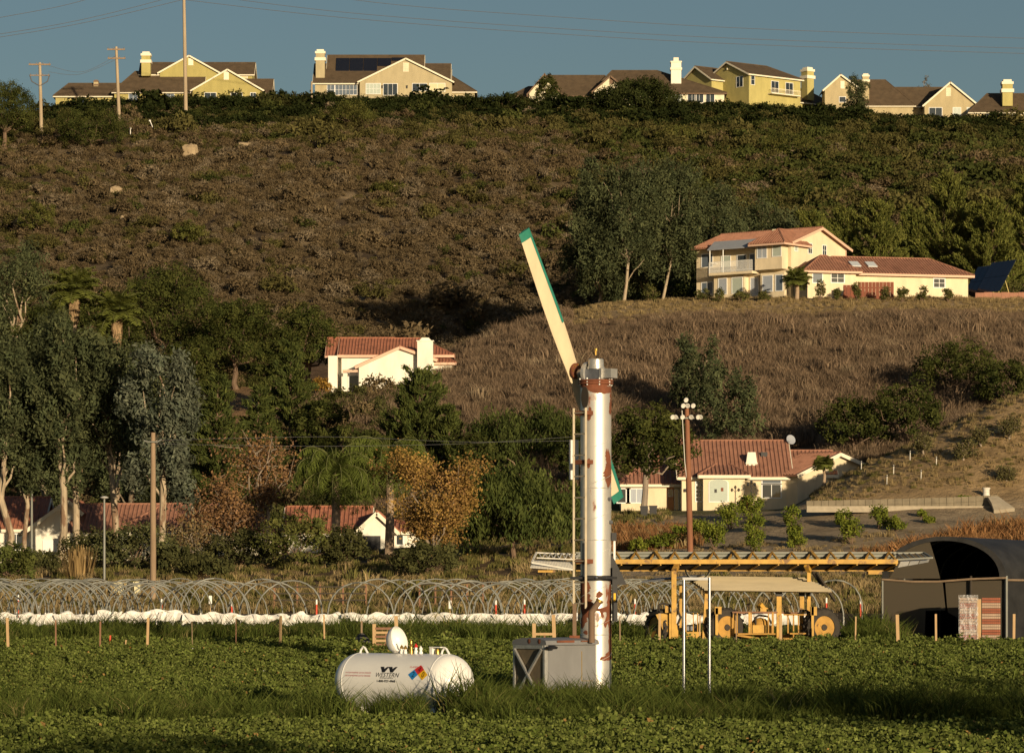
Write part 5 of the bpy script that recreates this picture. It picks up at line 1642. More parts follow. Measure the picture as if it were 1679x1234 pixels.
hub = Vector((0, 0, gz)) + ax * .64
Mx = Matrix.Translation((0, 0, gz)) @ ax.to_track_quat('X', 'Z').to_matrix().to_4x4()
ho = MB().lathe([(.0, .565), (.19, .565), (.19, .61), (.10, .612), (.0, .612)], 20, axis='x').xf(Mx).build('hub', 'rust', wm, True)
for k in range(7):
    a = k * 2 * math.pi / 7
    MB().lathe([(.022, .545), (.022, .564), (.0, .565)], 6, axis='x').xf(Mx @ Matrix.Translation((0, .15 * math.cos(a), .15 * math.sin(a)))).build('hub_bolt', 'brass', ho)
# two-bladed rotor in the plane across the axis
hv = Vector((math.sin(PH), math.cos(PH), 0))
rad = (hv * -math.sin(math.radians(31)) + Vector((0, 0, 1)) * math.cos(math.radians(31))).normalized()   # up and left, towards the camera
chd = ax.cross(rad).normalized()
if chd.x < 0: chd = -chd
def blade(sign, name, L):
    st = [(-.13, .34, .05, 4), (-.02, .38, .05, 6), (.06, .39, .055, 8), (.16, .41, .055, 12), (.32, .43, .05, 14), (.5, .43, .042, 13), (.75, .40, .034, 10), (1.0, .36, .024, 8)]
    def sec(t, c, th, tw_, n=10):
        e = rad * sign
        o = hub + e * (t * L) + ax * .03
        a = math.radians(tw_) * 1.0
        cd_ = (chd * math.cos(a) - ax * math.sin(a)) * sign
        nn = e.cross(cd_).normalized()
        return [o + cd_ * (c / 2 * math.cos(2 * math.pi * k / n)) + nn * (th * math.sin(2 * math.pi * k / n) * (1.2 if k < n / 2 else .8)) for k in range(n)]
    def loft(rows):
        n = len(rows[0]); vs = [p for r_ in rows for p in r_]; fs = []
        for i in range(len(rows) - 1):
            for k in range(n):
                fs.append((i * n + k, i * n + (k + 1) % n, (i + 1) * n + (k + 1) % n, (i + 1) * n + k))
        fs += [tuple(reversed(range(n))), tuple(range((len(rows) - 1) * n, len(rows) * n))]
        return MB().add(vs, fs)
    bo = loft([sec(*s_) for s_ in st]).build(name, 'blade_beige', wm, True)
    # painted leading edge on the outer half, and painted tip (thin shells just proud of the blade)
    rows = []
    for t in np.linspace(.33, 1.0, 12):
        c = np.interp(t, [q[0] for q in st], [q[1] for q in st]); th = np.interp(t, [q[0] for q in st], [q[2] for q in st]); tw_ = np.interp(t, [q[0] for q in st], [q[3] for q in st])
        full = sec(t, c * 1.012 + .004, th * 1.06 + .003, tw_, 40)
        k = int(np.interp(t, [.33, .40, 1.0], [3, 7, 8]))
        lead = full[-6:] + full[:8] if sign > 0 else full[13:28]
        rows.append(lead)
    n = len(rows[0]); vs = [p for r_ in rows for p in r_]
    fs = [(i * n + k, i * n + k + 1, (i + 1) * n + k + 1, (i + 1) * n + k) for i in range(len(rows) - 1) for k in range(n - 1)]
    MB().add(vs, fs).build('painted_edge', 'blade_teal', bo, True)
    tips = []
    for t in (.945, 1.0, 1.004):
        c = np.interp(t, [.75, 1.0], [.40, .36])
        tips.append(sec(t, c * 1.016 + .005, .028 * 1.1 + .004, 8, 20))
    loft(tips).build('painted_tip', 'blade_teal', bo, True)
blade(1, 'blade', 3.66); blade(-1, 'blade', 3.5)
# ladder
Ml = Matrix.Rotation(math.radians(-46), 4, 'Z')     # faces the left front
def LP(x, z, y=-(R + .17)): return Ml @ Vector((x, y, z))
lad = MB()
z0, z1 = Z(997), Z(670)
lo_ = None
for x in (-.2, .2):
    o = MB().bar(LP(x, z0), LP(x, z1), .05).build('ladder_rail', 'ladder_steel', wm)
zz = z0 + .12
while zz < z1:
    MB().bar(LP(-.195, zz), LP(.195, zz), .03).build('ladder_rung', 'ladder_steel', wm)
    zz += .495
for v in (678, 758, 920):
    MB().bar(LP(-.18, Z(v), -R - .14), LP(-.18, Z(v), -R * .55), .05, .10).bar(LP(.18, Z(v), -R - .14), LP(.18, Z(v), -R * .8), .05, .10).bar(LP(-.18, Z(v), -R - .142), LP(.18, Z(v), -R - .142), .02, .10).build('ladder_bracket', 'rust', wm)
# collar with bolts, control box, narrow blue panel, white box behind
MB().lathe([(R + .003, Z(952)), (R + .05, Z(951)), (R + .05, Z(944)), (R + .003, Z(943))], 32).build('collar', 'dark_metal', wm, True)
MB().box(-.55, .55, -R - .10, -R - .052, Z(949), Z(945)).xf(Matrix.Rotation(-.15, 4, 'Z')).build('collar_bar', 'dark_metal', wm)
for x in (-.25, .0, .24):
    MB().lathe([(.03, 0), (.03, .03), (.0, .045)], 8).xf(Matrix.Translation((x, -R - .10, Z(947))) @ Matrix.Rotation(math.pi / 2, 4, 'X')).build('collar_bolt', 'stainless', wm)
cb = MB().box(R + .02, R + .14, -.22, .10, Z(1018), Z(930)).build('control_box', 'dark_metal', wm)
MB().box(R + .05, R + .10, -.226, -.221, Z(985), Z(972)).build('warning_label', 'yellow_print', cb)
MB().prism([(R - .04, -.1, Z(958)), (R + .36, -.1, Z(958)), (R + .08, -.1, Z(918)), (R - .04, -.1, Z(905))], (0, .08, 0)).build('gusset', 'dark_metal', wm)
MB().tube([(R + .07, -.06, Z(918)), (R + .07, -.06, Z(876))], .03, 8).build('strut', 'white_plain', wm); MB().box(R + .0, R + .12, -.14, .0, Z(886), Z(873)).build('strut_mount', 'dark_metal', wm)
MB().box(-.055, .02, -.02, .02, Z(946), Z(890)).xf(Matrix.Rotation(-.68, 4, 'Z') @ Matrix.Translation((0, -R - .06, 0))).build('conduit_panel', 'cast_dark', wm)
MB().box(-.62, -.40, .30, .62, Z(785), Z(720)).build('gear_case', 'white_plain', wm)

# ---- engine cabinet
PS = math.radians(36)
base = G(897, 84.6)
s_ = F / 84.6
vb = VH - (base.z - CAMZ) * F / 84.6
Zc = lambda v: (vb - v) / s_
cab = thing('engine_cabinet', 'weathered grey engine cabinet with braced end beside the tower base', 'cabinet', base, PS)
WW = 83 / s_ / math.cos(PS); DDp = 52 / s_ / math.sin(PS)
zt, z1 = Zc(1045), Zc(1057)
# local x along the long side to the right, y back along the braced end
MB().box(.02, WW, .04, DDp, .1, z1).build('housing', 'cabinet_grey', cab)
n = 9
pr = [(DDp * t - .02 + .04 * t, z1 + (zt - z1) * math.sin(math.pi * (.12 + .76 * t)) ** .5) for t in np.linspace(0, 1, n)]
MB().prism([(-.06, -.05, z1 + .003)] + [(-.06, a, b) for a, b in pr] + [(-.06, DDp + .05, z1 + .003)], (WW + .1, 0, 0)).build('lid', 'cabinet_grey', cab)
MB().box(-.045, .018, .10, DDp - .10, .12, z1 - .06).build('grille', 'mesh_brown', cab)
for y in (.0, DDp - .07):
    MB().box(-.07, .019, y, y + .07, -.1, z1 - .002).build('corner_post', 'cast_metal', cab)
MB().box(-.075, .019, .072, DDp - .072, z1 - .09, z1 - .003).build('end_rail', 'cast_metal', cab)
for a, b in (((-.085, .10, z1 - .1), (-.085, DDp - .08, .12)), ((-.10, DDp - .1, z1 - .1), (-.10, .10, .12))):
    MB().bar(a, b, .055, .05).build('cross_brace', 'cast_metal', cab)
for y0, v, w_ in ((.22, 1050, .05), (.62, 1051, .05)):
    MB().lathe([(.06, 0), (.0, .012)], 10).xf(Matrix.Translation((-.064, y0, Zc(1051))) @ Matrix.Rotation(-math.pi / 2, 4, 'Y')).build('rust_spot', 'rust', cab)
MB().box(.25, .75, -.058, -.052, Zc(1053), Zc(1049.5)).box(.95, 1.3, -.058, -.052, Zc(1052), Zc(1050)).build('rust_streak', 'rust', cab)
MB().lathe([(.0, -.05), (.10, -.04), (.12, .01), (.06, .06), (.0, .07)], 14).xf(Matrix.Translation((.02, -.16, Zc(1061))) @ Matrix.Diagonal((1.3, 1, .8, 1))).build('lamp', 'dark_metal', cab, True)
fr = MB()
for a in ((WW - .42, WW - .10), ):
    fr.box(a[0], a[0] + .012, .030, .039, .55, z1 - .15); fr.box(a[0], a[1], .030, .039, .55, .56)
fr.build('door_seam', 'brass', cab)
MB().box(.05, .32, -.12, .12, -.12, .06).build('footing', 'concrete', cab)
# exhaust pipes rising from the cabinet
ep = thing('exhaust_pipe', 'bent brown exhaust pipe rising in front of the tower base', 'pipe', V3(970, 1046, 85.2))
MB().tube([(0, 0, -.1), (0, 0, .55), (0, 0, .62), (.16, -.02, .84), (.19, -.02, .88)], .075, 10).build('pipe', 'trim_brown', ep, True)
MB().tube([(.17, -.02, .85), (.20, -.02, .90)], .09, 10).build('pipe_cap', 'brass', ep, True)
ep = thing('support_post', 'thin brown post standing on the cabinet under the ladder', 'post', V3(942, 1044, 85.6))
MB().bar((0, 0, -.1), (0, 0, .78), .09).build('post', 'trim_brown', ep)
MB().box(-.12, .12, -.12, .12, -.04, .04).build('foot_plate', 'rust', ep)

# ---- propane tank
BT = math.radians(-42)
tb = G(662, 78.0, .10)
R2 = .60
tank = thing('propane_tank', 'white propane tank with open dome lid lying in the grass', 'tank', tb, BT)
zc = .05 + R2 + .03
Lc = 2.56
HD = .52
prof = [(0.0, -Lc / 2 - HD)] + [(R2 * math.sin(a), -Lc / 2 - HD * math.cos(a)) for a in np.linspace(.12, math.pi / 2, 12)] + [(R2, -Lc / 2 + .02), (R2, Lc / 2 - .02)] + [(R2 * math.cos(a), Lc / 2 + HD * math.sin(a)) for a in np.linspace(0, math.pi / 2 - .12, 12)] + [(0.0, Lc / 2 + HD)]
to = MB().lathe(prof, 56, axis='x', c=(0, 0, zc)).build('shell', 'tank_white', tank, True)
for x in (-Lc / 2, Lc / 2):
    MB().lathe([(R2 + .001, x - .018), (R2 + .006, x - .01), (R2 + .006, x + .01), (R2 + .001, x + .018)], 56, axis='x', c=(0, 0, zc)).build('weld_seam', 'tank_white', to, True)
for x in (-Lc / 2 + .08, Lc / 2 - .08):
    MB().tube([(x - .1, 0, zc + R2 - .01), (x - .07, 0, zc + R2 + .07), (x, 0, zc + R2 + .13), (x + .05, 0, zc + R2 + .10), (x + .13, 0, zc + R2 - .01)], .025, 8).build('lifting_lug', 'tank_white', tank, True)
for x in (-1.1, 1.1):
    MB().box(x - .12, x + .12, -.32, .32, -.12, .14).build('foot', 'tank_white', tank)
# dome lid, opened and leaning to the left
lid = []
for (rr, hh) in ((.29, 0), (.29, .05), (.26, .14), (.195, .215), (.10, .25), (.02, .26)):
    lid.append((rr, hh))
inner = [(r_ * .94, h_ - .018) for r_, h_ in reversed(lid)]
Md = Matrix.Translation((-.16, .02, zc + R2 + .02)) @ Matrix.Rotation(math.radians(-28), 4, 'X') @ Matrix.Rotation(math.radians(-112), 4, 'Y') @ Matrix.Translation((.32, 0, 0))
lp = lid + inner
vs, fs = [], []
nn = 28
for r_, h_ in lp:
    for k in range(nn):
        a = 2 * math.pi * k / nn
        vs.append(Md @ Vector((r_ * 1.1 * math.cos(a), r_ * math.sin(a), h_)))
for i in range(len(lp) - 1):
    for k in range(nn):
        fs.append((i * nn + k, i * nn + (k + 1) % nn, (i + 1) * nn + (k + 1) % nn, (i + 1) * nn + k))
for k in range(nn):
    fs.append(((len(lp) - 1) * nn + k, (len(lp) - 1) * nn + (k + 1) % nn, (k + 1) % nn, k))
MB().add(vs, fs).build('dome_lid', 'tank_white', tank, True)
MB().tube([(-.17, -.14, zc + R2 + .03), (-.17, .14, zc + R2 + .03)], .025, 8).build('lid_hinge', 'cast_metal', tank, True)
for x, hgt, m_, cap in ((-.06, .10, 'white_plain', 'brass'), (.05, .09, 'white_plain', 'brass'), (.22, .14, 'brass', 'brass'), (.36, .13, 'white_plain', 'red_paint'), (.50, .08, 'white_plain', 'white_plain')):
    vo = MB().lathe([(.045, -.02), (.045, hgt * .5), (.03, hgt * .55), (.03, hgt)], 12, c=(x, 0, zc + R2)).build('valve', m_, tank, True)
    MB().lathe([(.035, hgt), (.045, hgt + .02), (.03, hgt + .05), (.0, hgt + .09)], 12, c=(x, 0, zc + R2)).build('valve_cap', cap, vo, True)
MB().tube([(.22, 0, zc + R2 + .12), (.22, 0, zc + R2 + .26), (.19, 0, zc + R2 + .30)], .018, 6).build('vent_stem', 'brass', tank)
vo = MB().box(.80, .88, -.05, .05, zc + R2 - .02, zc + R2 + .13).build('gauge_bracket', 'white_plain', tank)
MB().box(.80, 1.12, -.06, .06, zc + R2 + .13, zc + R2 + .15).build('gauge_cover', 'white_plain', vo)
MB().lathe([(.05, -.06), (.05, .03), (.03, .1)], 12, c=(.99, 0, zc + R2)).build('gauge', 'brass', vo, True)

# lettering and placard, laid on the curved shell
def wrap(x, h):
    """h = height along the shell above its side line facing the viewer"""
    a = h / R2
    rr = R2 + .004
    return Vector((x, -rr * math.cos(a), zc + rr * math.sin(a)))
def text_mesh(body, size, shear=0.0, bold=0.0):
    cu = bpy.data.curves.new('txt', 'FONT')
    cu.body = body; cu.size = size; cu.shear = shear; cu.offset = bold; cu.align_x = 'CENTER'; cu.align_y = 'CENTER'; cu.resolution_u = 3
    ob = bpy.data.objects.new('txt', cu)
    COL.objects.link(ob)
    dg = bpy.context.evaluated_depsgraph_get()
    me = bpy.data.meshes.new_from_object(ob.evaluated_get(dg))
    bpy.data.objects.remove(ob); bpy.data.curves.remove(cu)
    return me
def letter(body, x, h, size, m, name='lettering', rot=0.0, stretch=1.0, **k_):
    me = text_mesh(body, size, **k_)
    cr, sr = math.cos(rot), math.sin(rot)
    for v in me.vertices:
        a, b = v.co.x * stretch, v.co.y
        v.co = wrap(x + a * cr - b * sr, h + a * sr + b * cr)
    me.materials.clear(); me.materials.append(MATS[m])
    o = link(name, me, to)
    return o
letter('WESTERN', .06, .148, .135, 'black_print', shear=.2, bold=.0, stretch=1.15)
letter('PROPANE SERVICE', .06, .085, .034, 'black_print', stretch=1.4)
letter('1-800-927-4968', .05, .02, .066, 'black_print', bold=.002, stretch=1.3)
letter('CAUTION PROPANE GAS NO SMOKING', -.80, .19, .045, 'red_print', stretch=.95)
letter('CAUTION PROPANE GAS NO SMOKING', -.80, .125, .045, 'red_print', stretch=.95)
letter('FLAMMABLE', .86, .34, .065, 'red_print', stretch=1.1)
def decal(pts, m, name, x0, h0, lift=0.0):
    mb = MB()
    # fan of narrow strips so that the flat print follows the curved shell
    n_ = len(pts)
    ca, cb_ = sum(a for a, b in pts) / n_, sum(b for a, b in pts) / n_
    K_ = 6
    rings = [[(ca + (a - ca) * k / K_, cb_ + (b - cb_) * k / K_) for j in range(n_) for a, b in [((1 - q) * pts[j][0] + q * pts[(j + 1) % n_][0], (1 - q) * pts[j][1] + q * pts[(j + 1) % n_][1]) for q in (0, .25, .5, .75)]] for k in range(1, K_ + 1)]
    nn_ = n_ * 4
    vs_ = [wrap(x0 + a, h0 + b) + Vector((0, -lift, 0)) for rg in rings for a, b in rg]
    mb.add(vs_, [tuple(range(nn_))] + [(k * nn_ + j, k * nn_ + (j + 1) % nn_, (k + 1) * nn_ + (j + 1) % nn_, (k + 1) * nn_ + j) for k in range(K_ - 1) for j in range(nn_)])
    return mb.build(name, m, to)
# two slanted bars above the name
for k, xo in enumerate((-.10, .10)):
    pts = [(-.13, .07), (-.02, .07), (.0, .0), (.05, .05), (.07, .07), (.13, .07), (.04, -.06), (-.04, -.06), (-.06, -.02)]
    decal(pts, 'black_print', 'emblem', -.0 + .06 + xo * 1.2, .27)
q = .118
for (dx, dy, m_, ch) in ((-1, 0, 'blue_print', '2'), (0, 1, 'red_paint', '4'), (1, 0, 'yellow_print', '0')):
    cx_, cy_ = .965 + dx * q * 1.2, .17 + dy * q * .96
    decal([(0, q * .96), (q * 1.2, 0), (0, -q * .96), (-q * 1.2, 0)], m_, 'hazard_square', cx_, cy_, .001)
    letter(ch, cx_, cy_, .17, 'black_print', name='hazard_number', shear=.1).location = (0, -.004, 0)

# ---- stainless post frame
fb = G(1142, 82.5)
vb = VH - (fb.z - CAMZ) * F / 82.5
X, Z = local(1142, vb, 82.5)
t = thing('post_frame', 'tall narrow stainless post frame standing in the grass right of the tower', 'frame', fb)
MB().tube([(X(1121.3), 0, -.3), (X(1121.3), 0, Z(950))], .036, 16).build('post', 'stainless', t, True)
MB().tube([(X(1163.3), 0, -.3), (X(1163.3), 0, Z(946))], .036, 16).build('post', 'stainless', t, True)
MB().box(X(1119), X(1160.8), -.031, .031, Z(950.5), Z(946)).build('crossbar', 'stainless', t)

# ---- harvest machine
DH = 111.0
hb = G(1215, DH)
vb = VH - (hb.z - CAMZ) * F / DH
X, Z = local(1215, vb, DH)
hm = thing('harvest_machine', 'yellow harvest machine with long overhead conveyor boom and corrugated canopy', 'harvester', hb)
Y_, YD = 'farm_yellow', 'farm_yellow_dirty'
bo = MB().box(X(945), X(1472), -.06, .06, Z(924), Z(916.5)).build('boom_beam', Y_, hm)
MB().box(X(945), X(1470), .80, .88, Z(935.5), Z(933)).build('boom_rail', Y_, hm)
MB().prism([(X(945), .065, Z(923.5)), (X(1470), .065, Z(923.5)), (X(1470), .80, Z(934)), (X(945), .80, Z(934))], (0, .02, .02)).build('tray', 'dark_panel', hm)
for v in (905, 910.5):
    MB().bar((X(945), 1.0, Z(v)), (X(1475), 1.0, Z(v)), .05).build('guard_rail', 'hoop_steel', hm)
MB().box(X(945), X(1475), 1.05, 1.08, Z(917), Z(906)).build('guard_panel', 'belt_grey', hm)
for i in range(15):
    u = 1012 + i * 32.2
    big = i in (2, 6, 10)
    MB().bar((X(u + (9 if big else 8)), -.02, Z(920)), (X(u), .95, Z(903.5 if big else 905)), .09 if big else .055).build('brace', Y_, hm)
    MB().bar((X(u - 8), .5, Z(915)), (X(u), .95, Z(905)), .05).build('brace', YD, hm)
    MB().bar((X(u + 7), -.0, Z(925)), (X(u - 7), .82, Z(934.5)), .045).build('tray_rib', Y_, hm)
# slatted conveyor ends
el = MB().bar((X(872), -.1, Z(922)), (X(942), -.1, Z(934)), .05).bar((X(880), 1.0, Z(905)), (X(945), 1.0, Z(908)), .04).bar((X(880), -.0, Z(914)), (X(945), -.0, Z(917)), .035)
el.bar((X(872), -.1, Z(922)), (X(880), .9, Z(905)), .05)
for i in range(7):
    u = 884 + i * 9.5
    el.bar((X(u), .9, Z(906)), (X(u + 5), .0, Z(915)), .025).bar((X(u + 10), .9, Z(906)), (X(u + 5), .0, Z(915)), .025)
el.build('conveyor_end_frame', 'slat_white', hm)
for i in range(15):
    u = 878 + i * 4.6
    MB().bar((X(u), .45, Z(917.5 + i * .25)), (X(u - 6), -.1, Z(930 + i * .3)), .10, .03).build('conveyor_slat', 'slat_white', hm)
MB().box(X(882), X(910), -.2, .6, Z(938), Z(934.5)).build('end_tray', Y_, hm)
er = MB().bar((X(1470), .9, Z(906)), (X(1520), .9, Z(905)), .05).bar((X(1520), .9, Z(905)), (X(1528), -.1, Z(914)), .05).bar((X(1470), 0, Z(917)), (X(1528), -.1, Z(914)), .05)
for i in range(5):
    u = 1476 + i * 10
    er.bar((X(u), .9, Z(906)), (X(u + 6), .0, Z(916)), .03)
er.build('conveyor_end_frame', 'hoop_steel', hm)
for i in range(3):
    MB().prism([(X(1472 + i * 17), -.05, Z(930 - i * 3)), (X(1488 + i * 17), -.05, Z(927 - i * 3)), (X(1494 + i * 16), .3, Z(917 - i * .6)), (X(1479 + i * 16), .3, Z(919 - i * .6))], (0, .03, .0)).build('end_panel', 'slat_white', hm)
MB().box(X(1425), X(1447), .2, .8, Z(941), Z(935.8)).build('end_tray', Y_, hm)
# canopy of corrugated sheet
for side in (0,):
    n = 9
    vs, fs = [], []
    for i in range(n * 4 + 1):
        t = i / (n * 4)
        y = -1.0 + 2.4 * t
        z = Z(966.5) + (Z(944.5) - Z(966.5)) * t + .06 * math.sin(2 * math.pi * n * t)
        xa = X(1152) + (X(1128) - X(1152)) * t; xb = X(1359) + (X(1322) - X(1359)) * t
        vs += [(xa, y, z), (xb, y, z - .05), (xa, y + .012, z - .02), (xb, y + .012, z - .07)]
    for i in range(n * 4):
        a = i * 4
        fs += [(a, a + 1, a + 5, a + 4), (a + 3, a + 2, a + 6, a + 7)]
    fs += [(0, 2, 3, 1), (n * 16, n * 16 + 1, n * 16 + 3, n * 16 + 2)] + [(i * 4, i * 4 + 4, i * 4 + 6, i * 4 + 2) for i in range(n * 4)] + [(i * 4 + 1, i * 4 + 3, i * 4 + 7, i * 4 + 5) for i in range(n * 4)]
    MB().add(vs, fs).build('canopy', 'corrugated', hm)
MB().prism([(X(1052), .2, Z(955)), (X(1135), -.4, Z(946)), (X(1160), 1.4, Z(943)), (X(1075), 1.6, Z(950))], (0, 0, .05)).build('side_canopy', 'cast_dark', hm)
bs = [(X(1124) + .36 * (1 - math.cos(a)) , Z(933) - .30 * math.sin(a)) for a in np.linspace(0, math.pi, 12)]
vs = [(a, -.6, b) for a, b in bs] + [(a, .5, b) for a, b in bs] + [(a + .0, -.6, b - .02) for a, b in bs] + [(a, .5, b - .02) for a, b in bs]
nb_ = len(bs)
fs = [(i, i + 1, nb_ + i + 1, nb_ + i) for i in range(nb_ - 1)] + [(2 * nb_ + i + 1, 2 * nb_ + i, 3 * nb_ + i, 3 * nb_ + i + 1) for i in range(nb_ - 1)] + [(i, 2 * nb_ + i, 2 * nb_ + i + 1, i + 1) for i in range(nb_ - 1)]
MB().add(vs, fs).build('bent_sheet', 'hoop_steel', hm, True)
# columns
MB().box(X(1100), X(1108), -.5, -.34, Z(1046), Z(936)).build('column', Y_, hm)
MB().box(X(1096), X(1099.6), -.52, -.36, Z(1046), Z(1005)).build('column', Y_, hm)
MB().box(X(1115.5), X(1120), .6, .72, Z(1035), Z(957)).build('column', Y_, hm)
MB().bar((X(1153), -.55, Z(1048)), (X(1158.5), -.3, Z(968)), .13, .16).build('column', Y_, hm)
MB().box(X(1155.5), X(1162), -.4, -.2, Z(968), Z(960)).build('column_head', 'dark_metal', hm)
for u, y, vb_, w_ in ((1275.5, -.5, 1045, 8), (1314, -.2, 1042, 7), (1328, .4, 1046, 6)):
    c = MB().box(X(u - w_ / 2), X(u + w_ / 2), y, y + .15, Z(vb_), Z(977)).build('column', Y_, hm)
    MB().box(X(u - w_ / 2 - 1.2), X(u + w_ / 2 + 1.2), y - .03, y + .18, Z(977), Z(967 if y < .3 else 965)).build('column_head', 'dark_metal', c)
MB().box(X(1325), X(1331), .36, .5, Z(953), Z(930)).build('boom_support', Y_, hm)
MB().bar((X(1322), .1, Z(926)), (X(1329), .4, Z(936)), .12).build('boom_support', Y_, hm)
MB().bar((X(1104), -.42, Z(937)), (X(1110), .0, Z(927)), .14).build('boom_support', YD, hm)
for a, b in (((1335, 935), (1360, 966)), ((1343, 938), (1376, 985))):
    MB().bar((X(a[0]), .9, Z(a[1])), (X(b[0]), 1.5, Z(b[1])), .07).build('stay', 'dark_panel', hm)
# wheels: tyre with lugs, yellow rim
def wheel(u, y, r_, w_, rz):
    t_ = MB().lathe([(r_ * .60, -w_ / 2), (r_ * .9, -w_ / 2), (r_ * .97, -w_ * .38), (r_ * .97, w_ * .38), (r_ * .9, w_ / 2), (r_ * .60, w_ / 2), (r_ * .60, -w_ / 2)], 28, axis='y', caps=False)
    for k in range(18):
        a = 2 * math.pi * k / 18
        for sg in (-1, 1):
            a2 = a + (.17 if sg > 0 else 0)
            p = [Vector((math.cos(a2 + da) * rr, yy * sg, math.sin(a2 + da) * rr)) for rr in (r_ * .95, r_ * 1.03) for (da, yy) in ((-.05, w_ * .48), (.05, w_ * .48), (.19, .02), (.09, .02))]
            t_.add(p, [(3, 2, 1, 0), (4, 5, 6, 7), (0, 1, 5, 4), (1, 2, 6, 5), (2, 3, 7, 6), (3, 0, 4, 7)])
    M = Matrix.Translation((X(u), y, r_ - .04)) @ Matrix.Rotation(rz, 4, 'Z')
    wo_ = MB().lathe([(r_ * .62, -w_ * .42), (r_ * .62, w_ * .42)], 28, axis='y').lathe([(.0, -w_ * .30), (r_ * .2, -w_ * .32), (r_ * .24, -w_ * .2), (r_ * .5, -w_ * .22), (r_ * .62, -w_ * .42), (r_ * .62, -w_ * .1), (.0, -w_ * .1)], 28, axis='y').xf(M).build('wheel', YD, hm, True)
    ty = t_.xf(M).build('tyre', 'rubber', wo_)
    MB().lathe([(r_ * .40, -w_ * .30), (r_ * .43, -w_ * .27), (r_ * .46, -w_ * .30)], 28, axis='y', caps=False).xf(M).build('rim_ring', 'dark_panel', wo_, True)
    hubm = MB().lathe([(.0, -w_ * .5), (r_ * .16, -w_ * .48), (r_ * .2, -w_ * .31), (.0, -w_ * .3)], 14, axis='y').xf(M).build('wheel_hub', 'dark_panel', wo_, True)
wheel(1186, -.55, .58, .44, math.radians(24)); wheel(1344, -.55, .58, .44, math.radians(24)); wheel(1083, .1, .56, .46, math.radians(-58))
hd = [(X(1082) + 0 * a, 0) for a in (0,)]
MB().prism([(X(1084) + .46 * math.cos(a) * 1.05, -.42, .46 + .50 * math.sin(a)) for a in np.linspace(0, math.pi * .62, 9)] + [(X(1086), -.42, .46), (X(1111), -.42, .25), (X(1111), -.42, .46)], (0, .5, 0)).build('hood', Y_, hm)
# chassis, deck, rails, engine
MB().box(X(1124), X(1149), -.5, -.2, Z(1046), Z(1035)).build('chassis_box', Y_, hm)
MB().box(X(1095), X(1345), -.1, .12, Z(1046), Z(1040)).build('chassis', YD, hm)
MB().box(X(1204), X(1268), -.9, .8, Z(1039.5), Z(1037)).build('deck', YD, hm)
MB().box(X(1292), X(1340), -.8, .4, Z(1039), Z(1036.5)).build('deck', YD, hm)
MB().bar((X(1205), -.8, Z(1040)), (X(1268), -.8, Z(1050)), .06).bar((X(1268), -.8, Z(1050)), (X(1330), -.7, Z(1041)), .06).build('truss', YD, hm)
for zz in (1003, 1004.5):
    MB().bar((X(1198), -.8 if zz < 1004 else .7, Z(zz)), (X(1272) if zz < 1004 else X(1338), -.8 if zz < 1004 else .7, Z(zz)), .045).build('handrail', 'wood_dark', hm)
MB().bar((X(1282), -.75, Z(1007)), (X(1336), -.75, Z(1007)), .04).build('handrail', YD, hm)
for u in (1200, 1206, 1226, 1229, 1257, 1264):
    MB().bar((X(u), -.8, Z(1038)), (X(u), -.8, Z(1003)), .06 if u in (1226, 1264) else .035).build('stanchion', Y_ if u == 1226 else YD, hm)
for u in (1289, 1298, 1306, 1338):
    MB().bar((X(u), -.75, Z(1046 if u == 1298 else 1037)), (X(u), -.75, Z(1007)), .04).build('stanchion', YD, hm)
eb = MB().box(X(1232), X(1254), -.6, .0, Z(1036.8), Z(1024)).build('engine_box', Y_, hm)
MB().lathe([(.27, 0), (.25, .1), (.17, .19), (.0, .23)], 16, c=(X(1245), -.3, Z(1024))).build('seat', YD, eb, True)
MB().box(X(1256.5), X(1263), -.65, -.3, Z(1036.8), Z(1025)).build('fuel_can', 'farm_yellow', hm)
MB().tube([(X(1238), -.5, Z(1024)), (X(1236), -.5, Z(1012)), (X(1243), -.4, Z(1008)), (X(1258), -.3, Z(1010)), (X(1264), -.3, Z(1022))], .035, 8).build('hose', 'rubber', hm, True)
MB().box(X(1246), X(1256), -.2, .1, Z(1003), Z(995)).bar((X(1245), -.2, Z(990)), (X(1252), -.1, Z(998)), .12).bar((X(1240), 0, Z(994)), (X(1265), 0, Z(998)), .04).build('control_head', Y_, hm)
MB().box(X(1170), X(1174.5), -1.0, -.86, Z(1040), Z(996)).build('leg_post', Y_, hm); MB().box(X(1169), X(1180), -1.0, -.7, Z(1006), Z(994)).build('leg_head', Y_, hm)
MB().box(X(1326), X(1330), -1.0, -.86, Z(1044), Z(994)).build('leg_post', Y_, hm); MB().box(X(1325), X(1335), -1.0, -.7, Z(1008), Z(994)).build('leg_head', Y_, hm)
MB().bar((X(1318), -.6, Z(1046)), (X(1326), -.6, Z(1004)), .12).build('leg_post', YD, hm)
MB().tube([(X(1308), -.4, Z(1006)), (X(1312), -.5, Z(1001)), (X(1320), -.5, Z(1000)), (X(1326), -.5, Z(1004))], .03, 8).build('hose', 'rubber', hm, True)
MB().tube([(X(1080), -.3, Z(1000)), (X(1079), -.3, Z(992)), (X(1086), -.3, Z(988)), (X(1096), -.3, Z(992)), (X(1110), -.3, Z(998)), (X(1115), -.3, Z(1012)), (X(1108), -.3, Z(1028))], .035, 8).build('hose', 'rubber', hm, True)
MB().box(X(1090), X(1098), -.3, -.1, Z(1004), Z(990)).build('valve_block', Y_, hm)
MB().box(X(1125), X(1145), -.1, .3, Z(1033), Z(1026)).build('battery_box', 'cast_dark', hm)
for u in (1124, 1136, 1143):
    MB().bar((X(u), -.3, Z(1035)), (X(u), -.3, Z(1003)), .03).build('stanchion', YD, hm)
